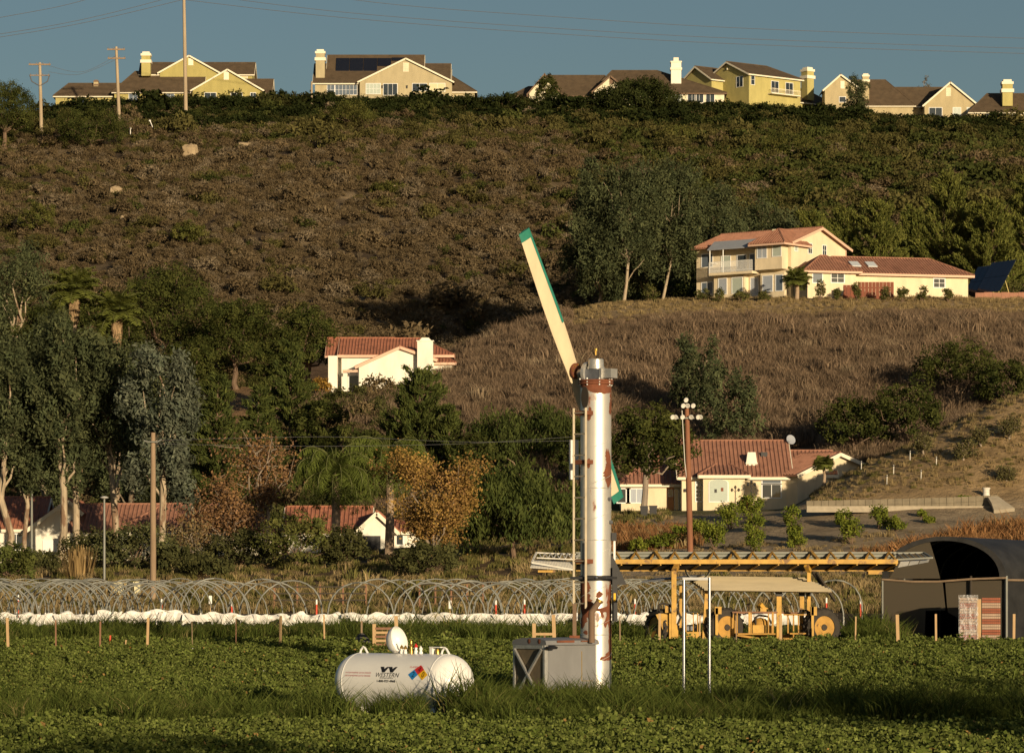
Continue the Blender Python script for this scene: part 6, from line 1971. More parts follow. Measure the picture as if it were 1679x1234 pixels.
MB().bar((X(1124), -.3, Z(1003)), (X(1144), -.3, Z(1003)), .03).build('handrail', 'dark_metal', hm)

# ---- shade tunnel at right, with crates
DS = 117.0
TH = math.radians(24)
sb = G(1549, DS)
s_ = F / DS
vb = VH - (sb.z - CAMZ) * F / DS
Zs = lambda v: (vb - v) / s_
Xs = lambda u: (u - 1549) / s_ / math.cos(TH)
st = thing('shade_tunnel', 'black shade-cloth tunnel with a rounded opening at the right edge', 'tunnel', sb, -TH)
x0, x1 = Xs(1452), Xs(1645)
zr_ = Zs(949); zt_ = Zs(879)
xm, hw = (x0 + x1) / 2, (x1 - x0) / 2
def arcp(a, k=1.0): return (xm - hw * k * math.cos(a), zr_ + (zt_ - zr_) * k * math.sin(a) ** .9)
LEN = 16.0
A = np.linspace(0, math.pi, 25)
outl = [(x0, -.2)] + [arcp(a) for a in A] + [(x1, -.2)]
inn = [(x0 + .03, -.2)] + [arcp(a, .985) for a in A] + [(x1 - .03, -.2)]
n = len(outl)
vs = [(a, 0, b) for a, b in outl] + [(a, LEN, b) for a, b in outl] + [(a, 0, b) for a, b in inn] + [(a, LEN, b) for a, b in inn]
fs = [(i, i + 1, n + i + 1, n + i) for i in range(n - 1)] + [(2 * n + i + 1, 2 * n + i, 3 * n + i, 3 * n + i + 1) for i in range(n - 1)] + [(i + 1, i, 2 * n + i, 2 * n + i + 1) for i in range(n - 1)]
mat('cloth_black', (0.028, 0.027, 0.026), rough=.65, var=.6, scale=1.4, bump=.9, bscale=2.2, stretch=(1, .5, 1))
MB().add(vs, fs).build('cover', 'cloth_black', st, True)
MB().prism([(a, LEN - .05, b) for a, b in inn], (0, .03, 0)).build('end_wall', 'cloth_black', st)
for k in range(9):
    y = .06 + k * 1.95
    MB().tube([(a, y, b) for a, b in [(x0 + .06, -.2)] + [arcp(q, .965) for q in A] + [(x1 - .06, -.2)]], .03, 6).build('hoop', 'hoop_steel', st, True)
MB().prism([(a, -.10, b) for a, b in [arcp(q, 1.0) for q in A] + [arcp(q, .90) for q in A[::-1]]], (0, .10, 0)).build('front_hem', 'cloth_black', st)
xa = Xs(1543)
curve = [arcp(q, .90) for q in A if arcp(q, .90)[0] < Xs(1530)]
MB().prism([(x0 + .05, -.02, zr_ + .02)] + [(a, -.02, b) for a, b in curve] + [(Xs(1533), -.02, Zs(912)), (Xs(1538), -.02, Zs(930)), (Xs(1542), -.02, zr_ + .02)], (0, .012, 0)).build('front_flap', 'shade_cloth', st)
MB().prism([(x0 + .04, -.05, -.1), (Xs(1518), -.05, -.1), (Xs(1520), -.05, Zs(1001)), (Xs(1551), -.05, Zs(1000)), (Xs(1546), -.05, zr_ - .04), (x0 + .04, -.05, zr_ - .04)], (0, .012, 0)).build('front_panel', 'shade_cloth', st)
MB().prism([(Xs(1552), .10, Zs(1003)), (x1 - .04, .10, -.1), (x1 - .04, .10, zr_ - .04), (Xs(1548), .10, zr_ - .04)], (0, .012, 0)).build('front_panel', 'shade_cloth', st)
MB().tube([(x0, -.08, zr_), (Xs(1500), -.09, Zs(953)), (Xs(1540), -.08, Zs(953)), (Xs(1590), -.08, Zs(949)), (x1, -.08, Zs(947))], .035, 6).build('cross_pole', 'wood_pole', st, True)
MB().tube([(x1 + .05, 0, zr_ - .03), (x1 + .05, LEN, zr_ - .03)], .035, 6).build('side_pole', 'wood_pole', st, True)
for x in (x0, Xs(1590), x1):
    MB().tube([(x, -.02, -.3), (x, -.02, zr_ + .1)], .04, 8).build('post', 'dark_panel' if x0 < x < x1 else 'hoop_steel', st, True)
MB().tube([arcp(q, .93)[0:1] + (-.06,) + arcp(q, .93)[1:] for q in A[1:7]], .03, 6).build('loose_hoop', 'slat_white', st, True)

cp_ = thing('crate_stack', 'tall pallet of red-brown fruit trays half wrapped in clear plastic', 'trays', V3(1607, 1057, 114.6) , -math.radians(8))
cp_.location.z = float(ground(cp_.location.x, cp_.location.y))
s_ = F / 114.6
hw = 33 / s_
HH = 76 / s_
nl = 16
for col_, (xa, xb) in enumerate(((-hw, -.10), (.06, hw))):
    for i in range(nl):
        z0 = .12 + (HH - .12) * i / nl; z1 = .12 + (HH - .12) * (i + 1) / nl
        mb = MB().box(xa, xb, -.45, .45, z0 + .004, z1 - .012)
        for k in range(9):
            x = xa + (xb - xa) * (k + .5) / 9
            mb.box(x - .018, x + .018, -.462, -.445, z0 + .01, z1 - .018)
        mb.build('tray', 'tray_red' if (i // 2) % 2 == col_ else 'tray_pale', cp_)
MB().box(-hw, hw, -.46, .46, 0.0, .10).build('pallet', 'wood_pale', cp_)
MB().box(-.095, .035, -.47, -.44, .1, HH - .05).build('corner_board', 'wood_pale', cp_)
wv = MB()
r = rnd(77)
nx, nz = 10, 18
for j in range(nz + 1):
    for i in range(nx + 1):
        wv.v.append((-hw - .03 + (hw - .02) * i / nx, -.50 + r.normal() * .012, .1 + (HH - .02) * j / nz))
for j in range(nz):
    for i in range(nx):
        q = j * (nx + 1) + i
        wv.f.append((q, q + 1, q + nx + 2, q + nx + 1))
wv.build('plastic_wrap', 'stretch_wrap', cp_, True)

# ---- hoop tunnels
r = rnd(90)
us_t = [-118, 2, 122, 242, 352, 472, 592, 706, 822, 946, 1066, 1180, 1290]
for i, u in enumerate(us_t):
    d0 = 172.0 + (i % 3) * .5
    b = G(u, d0)
    drift = -1.5 - .25 * i if i < 6 else 1.6 + .2 * i
    lab = f'{ORD[i]} bare hoop tunnel from the left in the row behind the field' 
    t = thing('hoop_tunnel', lab, 'hoop tunnel', b, 0, 'hoop tunnels behind the field')
    nh = 13 if i < 8 else (8 if i < 11 else 3)
    hw, hh = 1.66, 1.85
    leg = .62
    for k in range(nh):
        y = k * 2.3
        x = drift * k * .30 + r.normal() * .03
        dz = float(ground(b.x + x, b.y + y)) - b.z
        w = hw * r.uniform(.93, 1.06); hq = hh * r.uniform(.90, 1.06); lx = r.normal() * .10
        if r.uniform() < .08: continue
        pts = [(x - w, y, dz - .2), (x - w, y, dz + leg * .5)] + [(x - w * math.cos(a) + lx * math.sin(a), y + .1 * math.sin(a) * r.normal(), dz + leg * .5 + hq * math.sin(a) ** .85) for a in np.linspace(.12, math.pi - .12, 13)] + [(x + w, y, dz + leg * .5), (x + w, y, dz - .2)]
        MB().tube(pts, .040 if k < 3 else .030, 6).build('hoop', 'hoop_steel', t, True)
        for sx in (-1, 1):
            MB().tube([(x + sx * w, y, dz - .2), (x + sx * w, y, dz + .42)], .04, 6).build('anchor_post', 'white_plain', t)
# rolled white plastic film hung along the front of the hoops
def film(u0, u1, d, seed, lab, zlift=.55, amp=.12):
    r = rnd(seed)
    n = max(14, int((u1 - u0) / 4))
    b = G((u0 + u1) / 2, d)
    t = thing('plastic_film', lab, 'plastic sheet', b, 0, 'rolled plastic along the hoop tunnels')
    m_ = 10
    ph = r.uniform(0, 6.28, 5)
    vs, fs = [], []
    for i in range(n + 1):
        tt = i / n
        x = ((u0 + (u1 - u0) * tt) - (u0 + u1) / 2) / F * d
        sag = .16 * math.sin(math.pi * ((tt * (u1 - u0) / 55) % 1.0)) 
        zz = zlift - .05 - sag * .6 + amp * .5 * math.sin(5 * tt * (u1 - u0) / 100 + ph[0]) * .5
        rr = (.07 + .02 * math.sin(9 * tt + ph[1]) + .05 * math.sin(23 * tt + ph[2])) * (1 if 0 < i < n else .4)
        for k in range(m_):
            a = 2 * math.pi * k / m_
            q = 1 + .18 * math.sin(3 * a + 7 * tt + ph[3]) + r.normal() * .05
            vs.append((x + r.normal() * .02, -rr * .8 * q * math.cos(a), zz + rr * q * 1.25 * math.sin(a)))
    for i in range(n):
        for k in range(m_):
            fs.append((i * m_ + k, i * m_ + (k + 1) % m_, (i + 1) * m_ + (k + 1) % m_, (i + 1) * m_ + k))
    fs += [tuple(range(m_)), tuple(reversed(range(n * m_, (n + 1) * m_)))]
    MB().add(vs, fs).build('roll', 'film_white', t, True)
    # draped sheet hanging in folds below the roll
    nx_, nz_ = max(30, int((u1 - u0) / 1.6)), 6
    dv, df = [], []
    f1, f2, f3 = r.uniform(0, 6.28, 3)
    for i in range(nx_ + 1):
        tt = i / nx_
        x = ((u0 + (u1 - u0) * tt) - (u0 + u1) / 2) / F * d
        top = zlift - .04 - .10 * math.sin(math.pi * ((tt * (u1 - u0) / 55) % 1.0)) + .05 * math.sin(3 * x + f1)
        bot = zlift - .42 + .13 * math.sin(1.1 * x + f2) + .07 * math.sin(3.7 * x + f3) + r.normal() * .015
        for c in range(nz_ + 1):
            q = c / nz_
            yy = -.10 - .05 * math.sin(9 * x + f1 + q * 2) * (.4 + q) - .06 * math.sin(2.3 * x + f3) * q + r.normal() * .008 - .10 * math.sin(math.pi * q)
            dv.append((x + .05 * q * math.sin(1.7 * x + f2), yy, top + (bot - top) * q))
    for i in range(nx_):
        for c in range(nz_):
            k0 = i * (nz_ + 1) + c
            df.append((k0, k0 + 1, k0 + nz_ + 2, k0 + nz_ + 1))
    MB().add(dv, df).build('draped_sheet', 'film_white', t, True)
    # loose flaps hanging from the roll
    k_ = max(3, int((u1 - u0) / 40))
    for j in range(k_):
        tt = (j + r.uniform(.2, .8)) / k_
        x = ((u0 + (u1 - u0) * tt) - (u0 + u1) / 2) / F * d
        w = r.uniform(.4, 1.3); L = r.uniform(.2, .5)
        sx = r.choice((-1, 1)) * r.uniform(.2, .8)
        pts = []
        for a in range(6):
            for c in range(4):
                pts.append((x + w * (a / 5 - .5) + sx * c / 3 * L, -.22 - .05 * math.sin(a * 2.1) - .03 * c, zlift - .05 - L * c / 3 + .03 * math.sin(a * 1.7)))
        ff = [(a * 4 + c, a * 4 + c + 1, a * 4 + c + 5, a * 4 + c + 4) for a in range(5) for c in range(3)]
        MB().add(pts, ff).build('loose_flap', 'film_white', t, True)
for i, (a, b, d, lab) in enumerate([(-60, 60, 168.5, 'bunched white plastic at the left edge under the hoops'), (60, 160, 168, 'bunched white plastic between the first two left stakes'), (160, 300, 168.3, 'bunched white plastic behind the thick stake at left'), (300, 440, 168, 'white plastic with loose flaps under the nearest bright hoops'), (440, 560, 168.4, 'white plastic rolled up left of the wooden pallet frame'),
        (560, 720, 168, 'white plastic behind the wooden pallet frame'), (720, 945, 168.3, 'white plastic roll between pallet frame and tower'), (1003, 1090, 168, 'white plastic roll just right of the tower'), (1115, 1360, 168.4, 'white plastic roll seen through the harvest machine')]):
    film(a, b, d, 200 + i, lab, zlift=.62 if i != 2 else .75, amp=.25 if i < 4 else .1)

# ---- red and white marker posts, white boards, box behind the hoops
for i, (u, v0, v1) in enumerate([(30, 972, 995), (64, 992, 1008), (265, 980, 1000), (380, 985, 1003), (519, 981, 1000), (813, 982, 1000), (860, 981, 1003), (1041, 980, 1001), (1355, 978, 998), (1411, 980, 1006)]):
    d = 203.0
    b = G(u, d)
    t = thing('marker_post', f'{ORD[i]} red and white marker post from the left behind the hoops', 'marker post', b, 0, 'marker posts behind the hoops')
    s_ = F / d
    top = CAMZ + (VH - v0) / F * d - b.z
    MB().lathe([(.055, -.2), (.05, top * .72)], 10).build('post', 'post_red', t, True)
    MB().lathe([(.052, top * .72), (.05, top * .95), (.0, top * .98)], 10).build('reflector_band', 'white_plain', t, True)
for u, v0, v1, w, lab in ((738, 984, 998, 4.5, 'small white board on a stake behind the hoops near the middle'), (345, 976, 996, 5, 'white board on a stake behind the hoops at left')):
    b = G(u, 204); s_ = F / 204
    t = thing('white_board', lab, 'sign', b)
    top = CAMZ + (VH - v0) / F * 204 - b.z
    MB().box(-w / 2 / s_, w / 2 / s_, -.02, .02, top - .45, top).build('board', 'white_plain', t)
    MB().bar((0, .045, -.2), (0, .045, top - .1), .05).build('stake', 'wood_pale', t)
b = G(207, 230)
t = thing('storage_box', 'pale yellow box behind the hoops beside the wooden pole', 'box', b)
MB().box(-.85, .85, 0, .9, -.2, 1.0).build('body', 'box_cream', t); MB().box(-.9, .9, -.05, .95, 1.003, 1.1).build('lid', 'box_cream', t); MB().box(-1.1, 1.1, -.3, 1.0, -.25, -.02).build('base', 'concrete', t)
for k, (u0, u1, lab) in enumerate(((450, 600, 'dark rail fence behind the hoops at centre left'), (688, 792, 'dark rail fence behind the hoops left of the tower'))):
    b = G((u0 + u1) / 2, 221)
    t = thing('rail_fence', lab, 'fence', b)
    w = (u1 - u0) / F * 221
    for z in (.55, .95, 1.35):
        MB().bar((-w / 2, 0, z + (.15 if k else 0)), (w / 2, 0, z + .25 * k), .08).build('rail', 'dark_panel', t)
    for j in range(5):
        x = -w / 2 + w * j / 4
        MB().bar((x, .09, -.3), (x, .09, 1.5), .1).build('post', 'wood_dark', t)

# ---- field stakes, flags, pallet frames, tarp
STK = [(14, 1012, 1073, .075, 0), (92, 1016, 1071, .04, 1), (164, 1018, 1070, .045, 1), (241, 1012, 1069, .07, 0), (316, 1018, 1066, .02, 2), (387, 1014, 1066, .03, 1), (459, 1009, 1067, .075, 0), (533, 1007, 1062, .045, 0), (1017, 1010, 1060, .035, 2), (1081, 1005, 1057, .07, 0), (1146, 1008, 1058, .04, 0), (1208, 1008, 1058, .03, 2), (1280, 1008, 1059, .08, 0), (1402, 1010, 1056, .04, 0), (1473, 1007, 1057, .095, 0), (1535, 1006, 1056, .06, 0), (1662, 1006, 1057, .075, 0)]
for i, (u, v0, v1, w, mk) in enumerate(STK):
    d = hit(u, v1, 95)
    d = min(d, 107.6)
    b = G(u, d)
    t = thing('field_stake', f'{ORD[i]} stake from the left along the far edge of the crop', 'stake', b, 0, 'stakes along the far crop edge')
    top = CAMZ + (VH - v0) / F * d - b.z
    lean = ((i * 37) % 7 - 3) * .012
    MB().bar((0, 0, -.3), (lean, 0, top), w, w * .8).build('post', ['wood_pale', 'wood_dark', 'wood_pole'][mk], t)
for i, (u, v, lab) in enumerate(((673, 1065, 'tiny white flag above the open tank lid'), (430, 1102, 'tiny white flag in the crop left of the tank'), (1048, 1060, 'tiny white flag right of the tower near the far crop edge'), (1035, 1108, 'larger white flag right of the tower base'), (1443, 1066, 'tiny white flag in front of the shade tunnel'), (315, 1066, 'tiny white flag at the foot of a thin stake at left'))):
    d = hit(u, v + 10, 65)
    b = G(u, d)
    t = thing('marker_flag', lab, 'flag', b, 0, 'white flags in the crop')
    top = CAMZ + (VH - (v - 4)) / F * d - b.z
    MB().tube([(0, 0, -.1), (0, 0, top)], .005, 5).build('wire', 'wire_grey', t)
    MB().add([(0, 0, top), (.09, -.03, top - .01), (.10, -.05, top - .11), (0, 0, top - .12), (.003, .004, top), (.093, -.026, top - .01), (.103, -.046, top - .11), (.003, .004, top - .12)], [(0, 1, 2, 3), (7, 6, 5, 4), (0, 4, 5, 1), (1, 5, 6, 2), (2, 6, 7, 3), (3, 7, 4, 0)]).build('cloth', 'white_plain', t)
for (u, d, v0, w, lab, nsl) in ((633, 104.5, 1009, 38, 'upright wooden pallet frame behind the tank', 5), (893, 103.5, 1007, 34, 'broken wooden frame behind the engine cabinet', 2)):
    b = G(u, d); s_ = F / d
    t = thing('pallet_frame', lab, 'pallet', b)
    top = CAMZ + (VH - v0) / F * d - b.z
    hw = w / 2 / s_
    MB().bar((-hw, 0, -.2), (-hw * 1.02, 0, top * .78), .10, .06).build('upright', 'wood_pale', t)
    MB().bar((hw, 0, -.2), (hw * .85, 0, top), .10, .06).build('upright', 'wood_pale', t)
    for k in range(nsl):
        z = top * (.18 + .11 * k) if nsl > 2 else top * (.2 + .28 * k)
        MB().box(-hw * .93, hw * .9, -.035, .02, z, z + .07).build('slat', 'wood_pale' if k % 2 else 'wood_dark', t)
    MB().bar((0, .04, -.1), (0, .04, top * .55), .05).build('batten', 'wood_dark', t)
b = G(593, 106)
t = thing('tarp_heap', 'dark grey tarp draped over a post beside the pallet frame', 'tarp', b)
r = rnd(31)
vs, fs = [], []
for j, (rr, z) in enumerate(((.34, -.05), (.27, .15), (.17, .33), (.09, .45), (.03, .50))):
    for k in range(18):
        a = 2 * math.pi * k / 18
        q = rr * (1 + .22 * math.cos(4 * a + j * .3) + r.normal() * .04)
        vs.append((q * math.cos(a), q * math.sin(a), z))
for j in range(4):
    for k in range(18):
        fs.append((j * 18 + k, j * 18 + (k + 1) % 18, (j + 1) * 18 + (k + 1) % 18, (j + 1) * 18 + k))
fs.append(tuple(range(72, 90)))
MB().add(vs, fs).build('cloth', 'tarp_grey', t, True)
MB().bar((0, 0, -.1), (0, 0, .85), .05).build('post', 'wood_pole', t)
b = G(205, 105.5)
t = thing('red_tool', 'small red stakes and ribbons lying at the crop edge on the left', 'ribbon', b)
for x, h_, m_ in ((-.45, .45, 'post_red'), (.0, .32, 'wood_pale'), (-.1, .25, 'post_red')):
    MB().bar((x, 0, -.1), (x + .03, 0, h_), .04).build('stick', m_, t)
for x in (.1, -.32, .5):
    MB().add([(x, -.02, .02), (x + .09, -.05, .0), (x + .06, 0, .14), (x + .02, .02, .10)], [(0, 1, 2), (0, 2, 3), (0, 3, 1), (1, 3, 2)]).build('ribbon', 'post_red', t)

# ------------------------------------------------------------------ poles, wires, walls, boulders
def pole(name, label, u, d, vtop, w, m='wood_pole', group=None, lean=0.0):
    b = G(u, d)
    t = thing(name, label, 'pole', b, 0, group)
    top = CAMZ + (VH - vtop) / F * d - b.z
    MB().tube([(0, 0, -.5), (lean * .5, 0, top * .5), (lean, 0, top)], [w / 2 * 1.1, w / 2, w / 2 * .8], 10).build('shaft', m, t, True)
    return t, top, lean
def arm(t, x, z, w, m='wood_pole', th=.14):
    a = MB().box(x - w / 2, x + w / 2, -.28, -.28 + th, z - th / 2, z + th / 2).build('crossarm', m, t)
    for k in (-.45, -.15, .15, .45):
        MB().lathe([(.05, 0), (.09, .08), (.09, .2), (.04, .26)], 8, c=(x + k * w, -.21, z + th / 2)).build('insulator', 'cast_dark', a)
    return a
t, top, ln = pole('power_pole', 'leftmost power pole on the hilltop with a V-braced crossarm', 68, hit(68, 226, 400), 103, .62, 'wood_weathered', lean=-.3)
arm(t, ln, top - .35, 3.9, th=.25); a = arm(t, ln, top - 2.3, 3.6, th=.16)
MB().tube([(ln - 1.8, -.2, top - 2.2), (ln - 1.4, -.2, top - 3.4), (ln, -.2, top - 4.2), (ln + 1.4, -.2, top - 3.4), (ln + 1.8, -.2, top - 2.2)], .1, 6).build('brace', 'wire_grey', t)
t, top, ln = pole('power_pole', 'second power pole from the left on the hilltop, two short crossarms', 196, hit(196, 211, 400), 77, .6, 'wood_weathered', lean=-.6)
arm(t, ln, top - .5, 3.2, th=.24); arm(t, ln + .1, top - 2.1, 3.2, th=.24)
DP = hit(305, 202, 400)
t, top, ln = pole('power_pole', 'tallest power pole on the hill, running out of the top of the picture', 305, DP, -14, .66, 'wood_weathered', lean=-.4)
arm(t, ln, top - .6, 4.2, th=.24)
t, top, ln = pole('power_pole', 'short bare pole left of the solar-panelled ridge house', 511, hit(511, 192, 400), 134, .4, 'wood_weathered')
for i, (u, v0, v1, lab) in enumerate(((254, 205, 223, 'small leaning white stake on the upper slope'), (214, 220, 236, 'small white stake below the leaning one'))):
    d = hit(u, v1, 400); b = G(u, d)
    t = thing('survey_stake', lab, 'stake', b)
    MB().bar((0, 0, -.2), (-.9 if i == 0 else 0, 0, 2.0), .12).build('post', 'white_plain', t)
    MB().box(-.15 - (.9 if i == 0 else 0), .15 - (.9 if i == 0 else 0), -.04, .04, 1.8, 2.05).build('cap', 'white_plain', t)
def wire(label, pts, d, rad=.045, name='power_line'):
    P = [V3(u, v, d) for u, v in pts]
    m_ = len(P); out = []
    for i in range(m_ - 1):
        p0, p1, p2, p3 = P[max(i - 1, 0)], P[i], P[i + 1], P[min(i + 2, m_ - 1)]
        for k in range(8):
            t = k / 8
            out.append(.5 * ((2 * p1) + (p2 - p0) * t + (2 * p0 - 5 * p1 + 4 * p2 - p3) * t * t + (3 * p1 - p0 - 3 * p2 + p3) * t ** 3))
    out.append(P[-1])
    o0 = out[0].copy()
    o = MB().tube([p - o0 for p in out], rad, 5).build(name, 'wire_grey', None, True, loc=o0)
    tag(o, label, 'wire')
wire('lowest power line crossing the sky right of the tallest pole', [(303, 0), (560, 29), (900, 55), (1300, 76), (2100, 100)], DP)
wire('middle power line crossing the sky right of the tallest pole', [(303, -12), (560, 20), (900, 46), (1300, 67), (2100, 92)], DP + 1)
wire('highest power line entering the sky from the top edge', [(303, -50), (580, 0), (900, 27), (1300, 50), (2100, 76)], DP + 2)
wire('lower of the close pair of lines left of the tallest pole', [(303, -1), (150, 35), (0, 61), (-300, 104)], DP)
wire('upper of the close pair of lines left of the tallest pole', [(303, -10), (150, 29), (0, 56), (-300, 98)], DP + 1)
wire('single high line in the top left corner', [(303, -55), (140, 0), (0, 29), (-300, 80)], DP + 2)
wire('thin slack line between the two left hilltop poles', [(80, 108), (135, 118), (190, 92)], 655, .03)
wire('second slack line between the two left hilltop poles', [(80, 118), (130, 122), (190, 98)], 655, .03)
wire('thin pale line strung across the trees from the wooden pole', [(251, 722), (400, 718), (560, 716), (760, 724), (950, 722)], 232, .009)
wire('second thin line strung across the trees from the wooden pole', [(251, 727), (400, 730), (560, 731), (760, 727), (950, 715)], 232.5, .009)

t, top, ln = pole('wooden_pole', 'plain wooden pole rising from the hoops in front of the long low house', 251, 226, 709, .36, 'wood_pole')
MB().tube([(-.55, -.22, top - .5), (-.3, -.22, top - .58), (.3, -.22, top - .58), (.55, -.22, top - .42)], .05, 8).build('crossarm', 'hoop_steel', t, True)
t, top, ln = pole('street_light', 'thin grey street light before the left tiled roofs', 171, 246, 817, .17, 'hoop_steel')
MB().lathe([(.22, 0), (.3, .06), (.2, .13), (.03, .17)], 14, c=(0, 0, top)).build('lamp_head', 'slat_white', t, True)
DFL = hit(1128, 906, 225)
t, top, ln = pole('floodlight_pole', 'rusty brown pole with clusters of white floodlights above the orchard', 1132, DFL, 668, .40, 'pole_rust', lean=-.25)
s_ = F / DFL
for z, xs in ((top - .75, (-1.1, -.75, -.4, .35, .7, 1.0)), (top + .05, (-.35, .1, .35)), (top + .45, (-.15,))):
    if len(xs) > 1:
        a = MB().box(ln + min(xs) - .1, ln + max(xs) + .1, -.3, -.22, z - .05, z + .05).build('crossarm', 'hoop_steel', t)
    for k, x in enumerate(xs):
        MB().lathe([(.05, .0), (.12, .05), (.18, .16), (.17, .2), (.0, .18)], 14).xf(Matrix.Translation((ln + x, -.32, z + .12)) @ Matrix.Rotation(math.radians(115), 4, 'X') @ Matrix.Rotation(math.radians(25 * (-1) ** k), 4, 'Y')).build('floodlight', 'slat_white', t, True)
MB().tube([(ln - .35, -.1, top - .2), (ln - .15, -.1, top * .62), (ln + .0, -.1, top * .5)], .03, 6).build('conduit', 'slat_white', t, True)
t, top, ln = pole('floodlight_pole', 'slim pole with a row of white floodlights among the left eucalyptus', 52, 284, 790, .2, 'hoop_steel')
a = MB().box(-.75, 1.0, -.2, -.12, top - .1, top).build('crossarm', 'hoop_steel', t)
for x in (-.7, .1, .55, .9):
    MB().lathe([(.05, 0), (.13, .05), (.17, .14), (.0, .13)], 12).xf(Matrix.Translation((x, -.25, top)) @ Matrix.Rotation(math.radians(110), 4, 'X')).build('floodlight', 'slat_white', t, True)

# retaining wall of stone blocks below the dirt hill
wd = [(1318, 826), (1380, 824), (1440, 821), (1500, 818), (1560, 816), (1625, 812)]
b = G(1470, 271.5)
t = thing('retaining_wall', 'long low stone block retaining wall at the foot of the dirt hill', 'wall', b)
nb_ = 26
for i in range(nb_):
    u = 1322 + (1636 - 1322) * (i + .5) / nb_
    vtop = np.interp(u, [1318, 1450, 1560, 1640], [821, 818, 815, 811])
    zt_ = CAMZ + (VH - vtop) / F * 271.5 - b.z
    w = (1636 - 1322) / nb_ / F * 271.5
    x = (u - 1470) / F * 271.5
    for c in range(2):
        off = (w / 2 if c else 0)
        dp = ((i * 7 + c * 3) % 5) * .012
        MB().box(x - w / 2 + .012 + off * 0, x + w / 2 - .012, -.16 - dp, .3, zt_ - .42 * (c + 1) + .012, zt_ - .42 * c).build('block', 'block_stone', t)
MB().box((1322 - 1470) / F * 271.5, (1640 - 1470) / F * 271.5, -.45, -.2, CAMZ + (VH - 833) / F * 271.5 - b.z - .3, CAMZ + (VH - 829.5) / F * 271.5 - b.z).build('kerb', 'concrete', t)
b = G(1650, 270)
t = thing('concrete_ramp', 'pale concrete chute at the right end of the retaining wall', 'ramp', b)
q = lambda u, v, y: ((u - 1650) / F * 270, y, CAMZ + (VH - v) / F * 270 - b.z)
MB().prism([q(1622, 813, .9), q(1640, 813, .9), q(1662, 833, -.6), q(1628, 836, -.6), q(1626, 824, .1)], (0, .1, -.25)).build('slab', 'concrete', t)
b = G(1617, 274)
t = thing('barrel', 'white ribbed barrel standing above the retaining wall', 'barrel', b)
MB().lathe([(.27, -.05), (.28, .1), (.25, .13), (.25, .25), (.28, .28), (.25, .31), (.25, .45), (.28, .48), (.30, .56), (.0, .57)], 20).build('drum', 'slat_white', t, True)
MB().lathe([(.31, .57), (.31, .62), (.0, .63)], 20).build('lid', 'slat_white', t, True)
# saplings and stakes on the dirt hill
for i, (u, v, h_, w) in enumerate(((1512, 750, 40, 34), (1580, 760, 36, 40), (1608, 735, 34, 34), (1655, 725, 40, 40), (1540, 705, 26, 30), (1650, 800, 34, 30))):
    d = hit(u, v, 262)
    plant('autumn', 'sapling', f'{ORD[i]} thin bare sapling on the dirt hill, counted from its lower left', 'sapling', u, d, v - h_, w, 500 + i, group='saplings on the dirt hill', col=(.13, .11, .05), col2=(.1, .1, .04), dens=.5, leaf=.14)
for i, (u, v) in enumerate(((1412, 772), (1465, 780), (1492, 757), (1510, 787), (1454, 800), (1535, 765))):
    d = hit(u, v, 262); b = G(u, d)
    t = thing('tree_stake', f'{ORD[i]} pale planting stake on the dirt hill from the left', 'stake', b, 0, 'planting stakes on the dirt hill')
    MB().bar((0, 0, -.2), (.03, 0, .75), .05).build('post', 'slat_white', t)
    MB().box(-.05, .07, -.045, .045, .62, .7).build('tie', 'dark_metal', t)
# boulders and bare sandstone on the brush hillside
for i, (u, v, w, h_, lab) in enumerate(((311, 262, 27, 15, 'big pale sandstone boulder high on the left hillside'), (190, 332, 22, 18, 'pale sandstone outcrop below the leaning white stake'), (218, 286, 14, 9, 'pale rock above the sandstone outcrop'), (250, 292, 14, 8, 'pale rock between boulder and outcrop'), (407, 244, 34, 6, 'long thin pale rock ledge right of the big boulder'), (505, 392, 18, 8, 'pale rock right of centre in the brown brush'), (460, 530, 14, 8, 'pale rock at the bottom right of the brown brush'), (205, 362, 14, 5, 'small pale rock below the outcrop'))):
    d = hit(u, v, 430); b = G(u, d); s_ = F / d
    r = rnd(600 + i)
    W_, H_ = w / s_, h_ / s_
    vs, fs = [], []
    n, m_ = 14, 8
    for j in range(m_ + 1):
        a = math.pi * j / m_
        for k in range(n):
            an = 2 * math.pi * k / n
            q = 1 + r.normal() * .10
            ex = lambda c: math.copysign(abs(c) ** .6, c)
            vs.append((W_ / 2 * ex(math.sin(a)) * ex(math.cos(an)) * q, W_ * .35 * ex(math.sin(a)) * ex(math.sin(an)) * q, H_ * .5 + H_ * .75 * ex(math.cos(a)) * q))
    for j in range(m_):
        for k in range(n):
            fs.append((j * n + k, j * n + (k + 1) % n, (j + 1) * n + (k + 1) % n, (j + 1) * n + k))
    o = MB().add(vs, fs).build('boulder', 'sandstone', None, loc=b + Vector((0, -.5, .18)))
    tag(o, lab, 'rock', 'pale rocks on the hillside')
# iron fences along the ridge
for k, (u0, u1, vv0, d, lab) in enumerate(((160, 445, 158, 709, 'thin dark iron fence in front of the olive ridge house'), (735, 850, 152, 709, 'thin dark iron fence between the beige and hip-roofed ridge houses'), (1305, 1480, 178, 709, 'thin dark iron fence in front of the tan ridge house'), (505, 590, 152, 709, 'thin dark iron fence in front of the beige ridge house'))):
    b = G((u0 + u1) / 2, d)
    t = thing('iron_fence', lab, 'fence', b)
    n = int((u1 - u0) / 16)
    top = []
    for j in range(n + 1):
        u = u0 + (u1 - u0) * j / n
        p = G(u, d) - b
        MB().bar((p.x, 0, p.z - .3), (p.x, 0, p.z + 1.9), .09).build('post', 'dark_metal', t)
        top.append(p)
    for zz in (1.85, .9):
        MB().tube([(p.x, .08, p.z + zz) for p in top], .03, 4).build('rail', 'dark_metal', t)
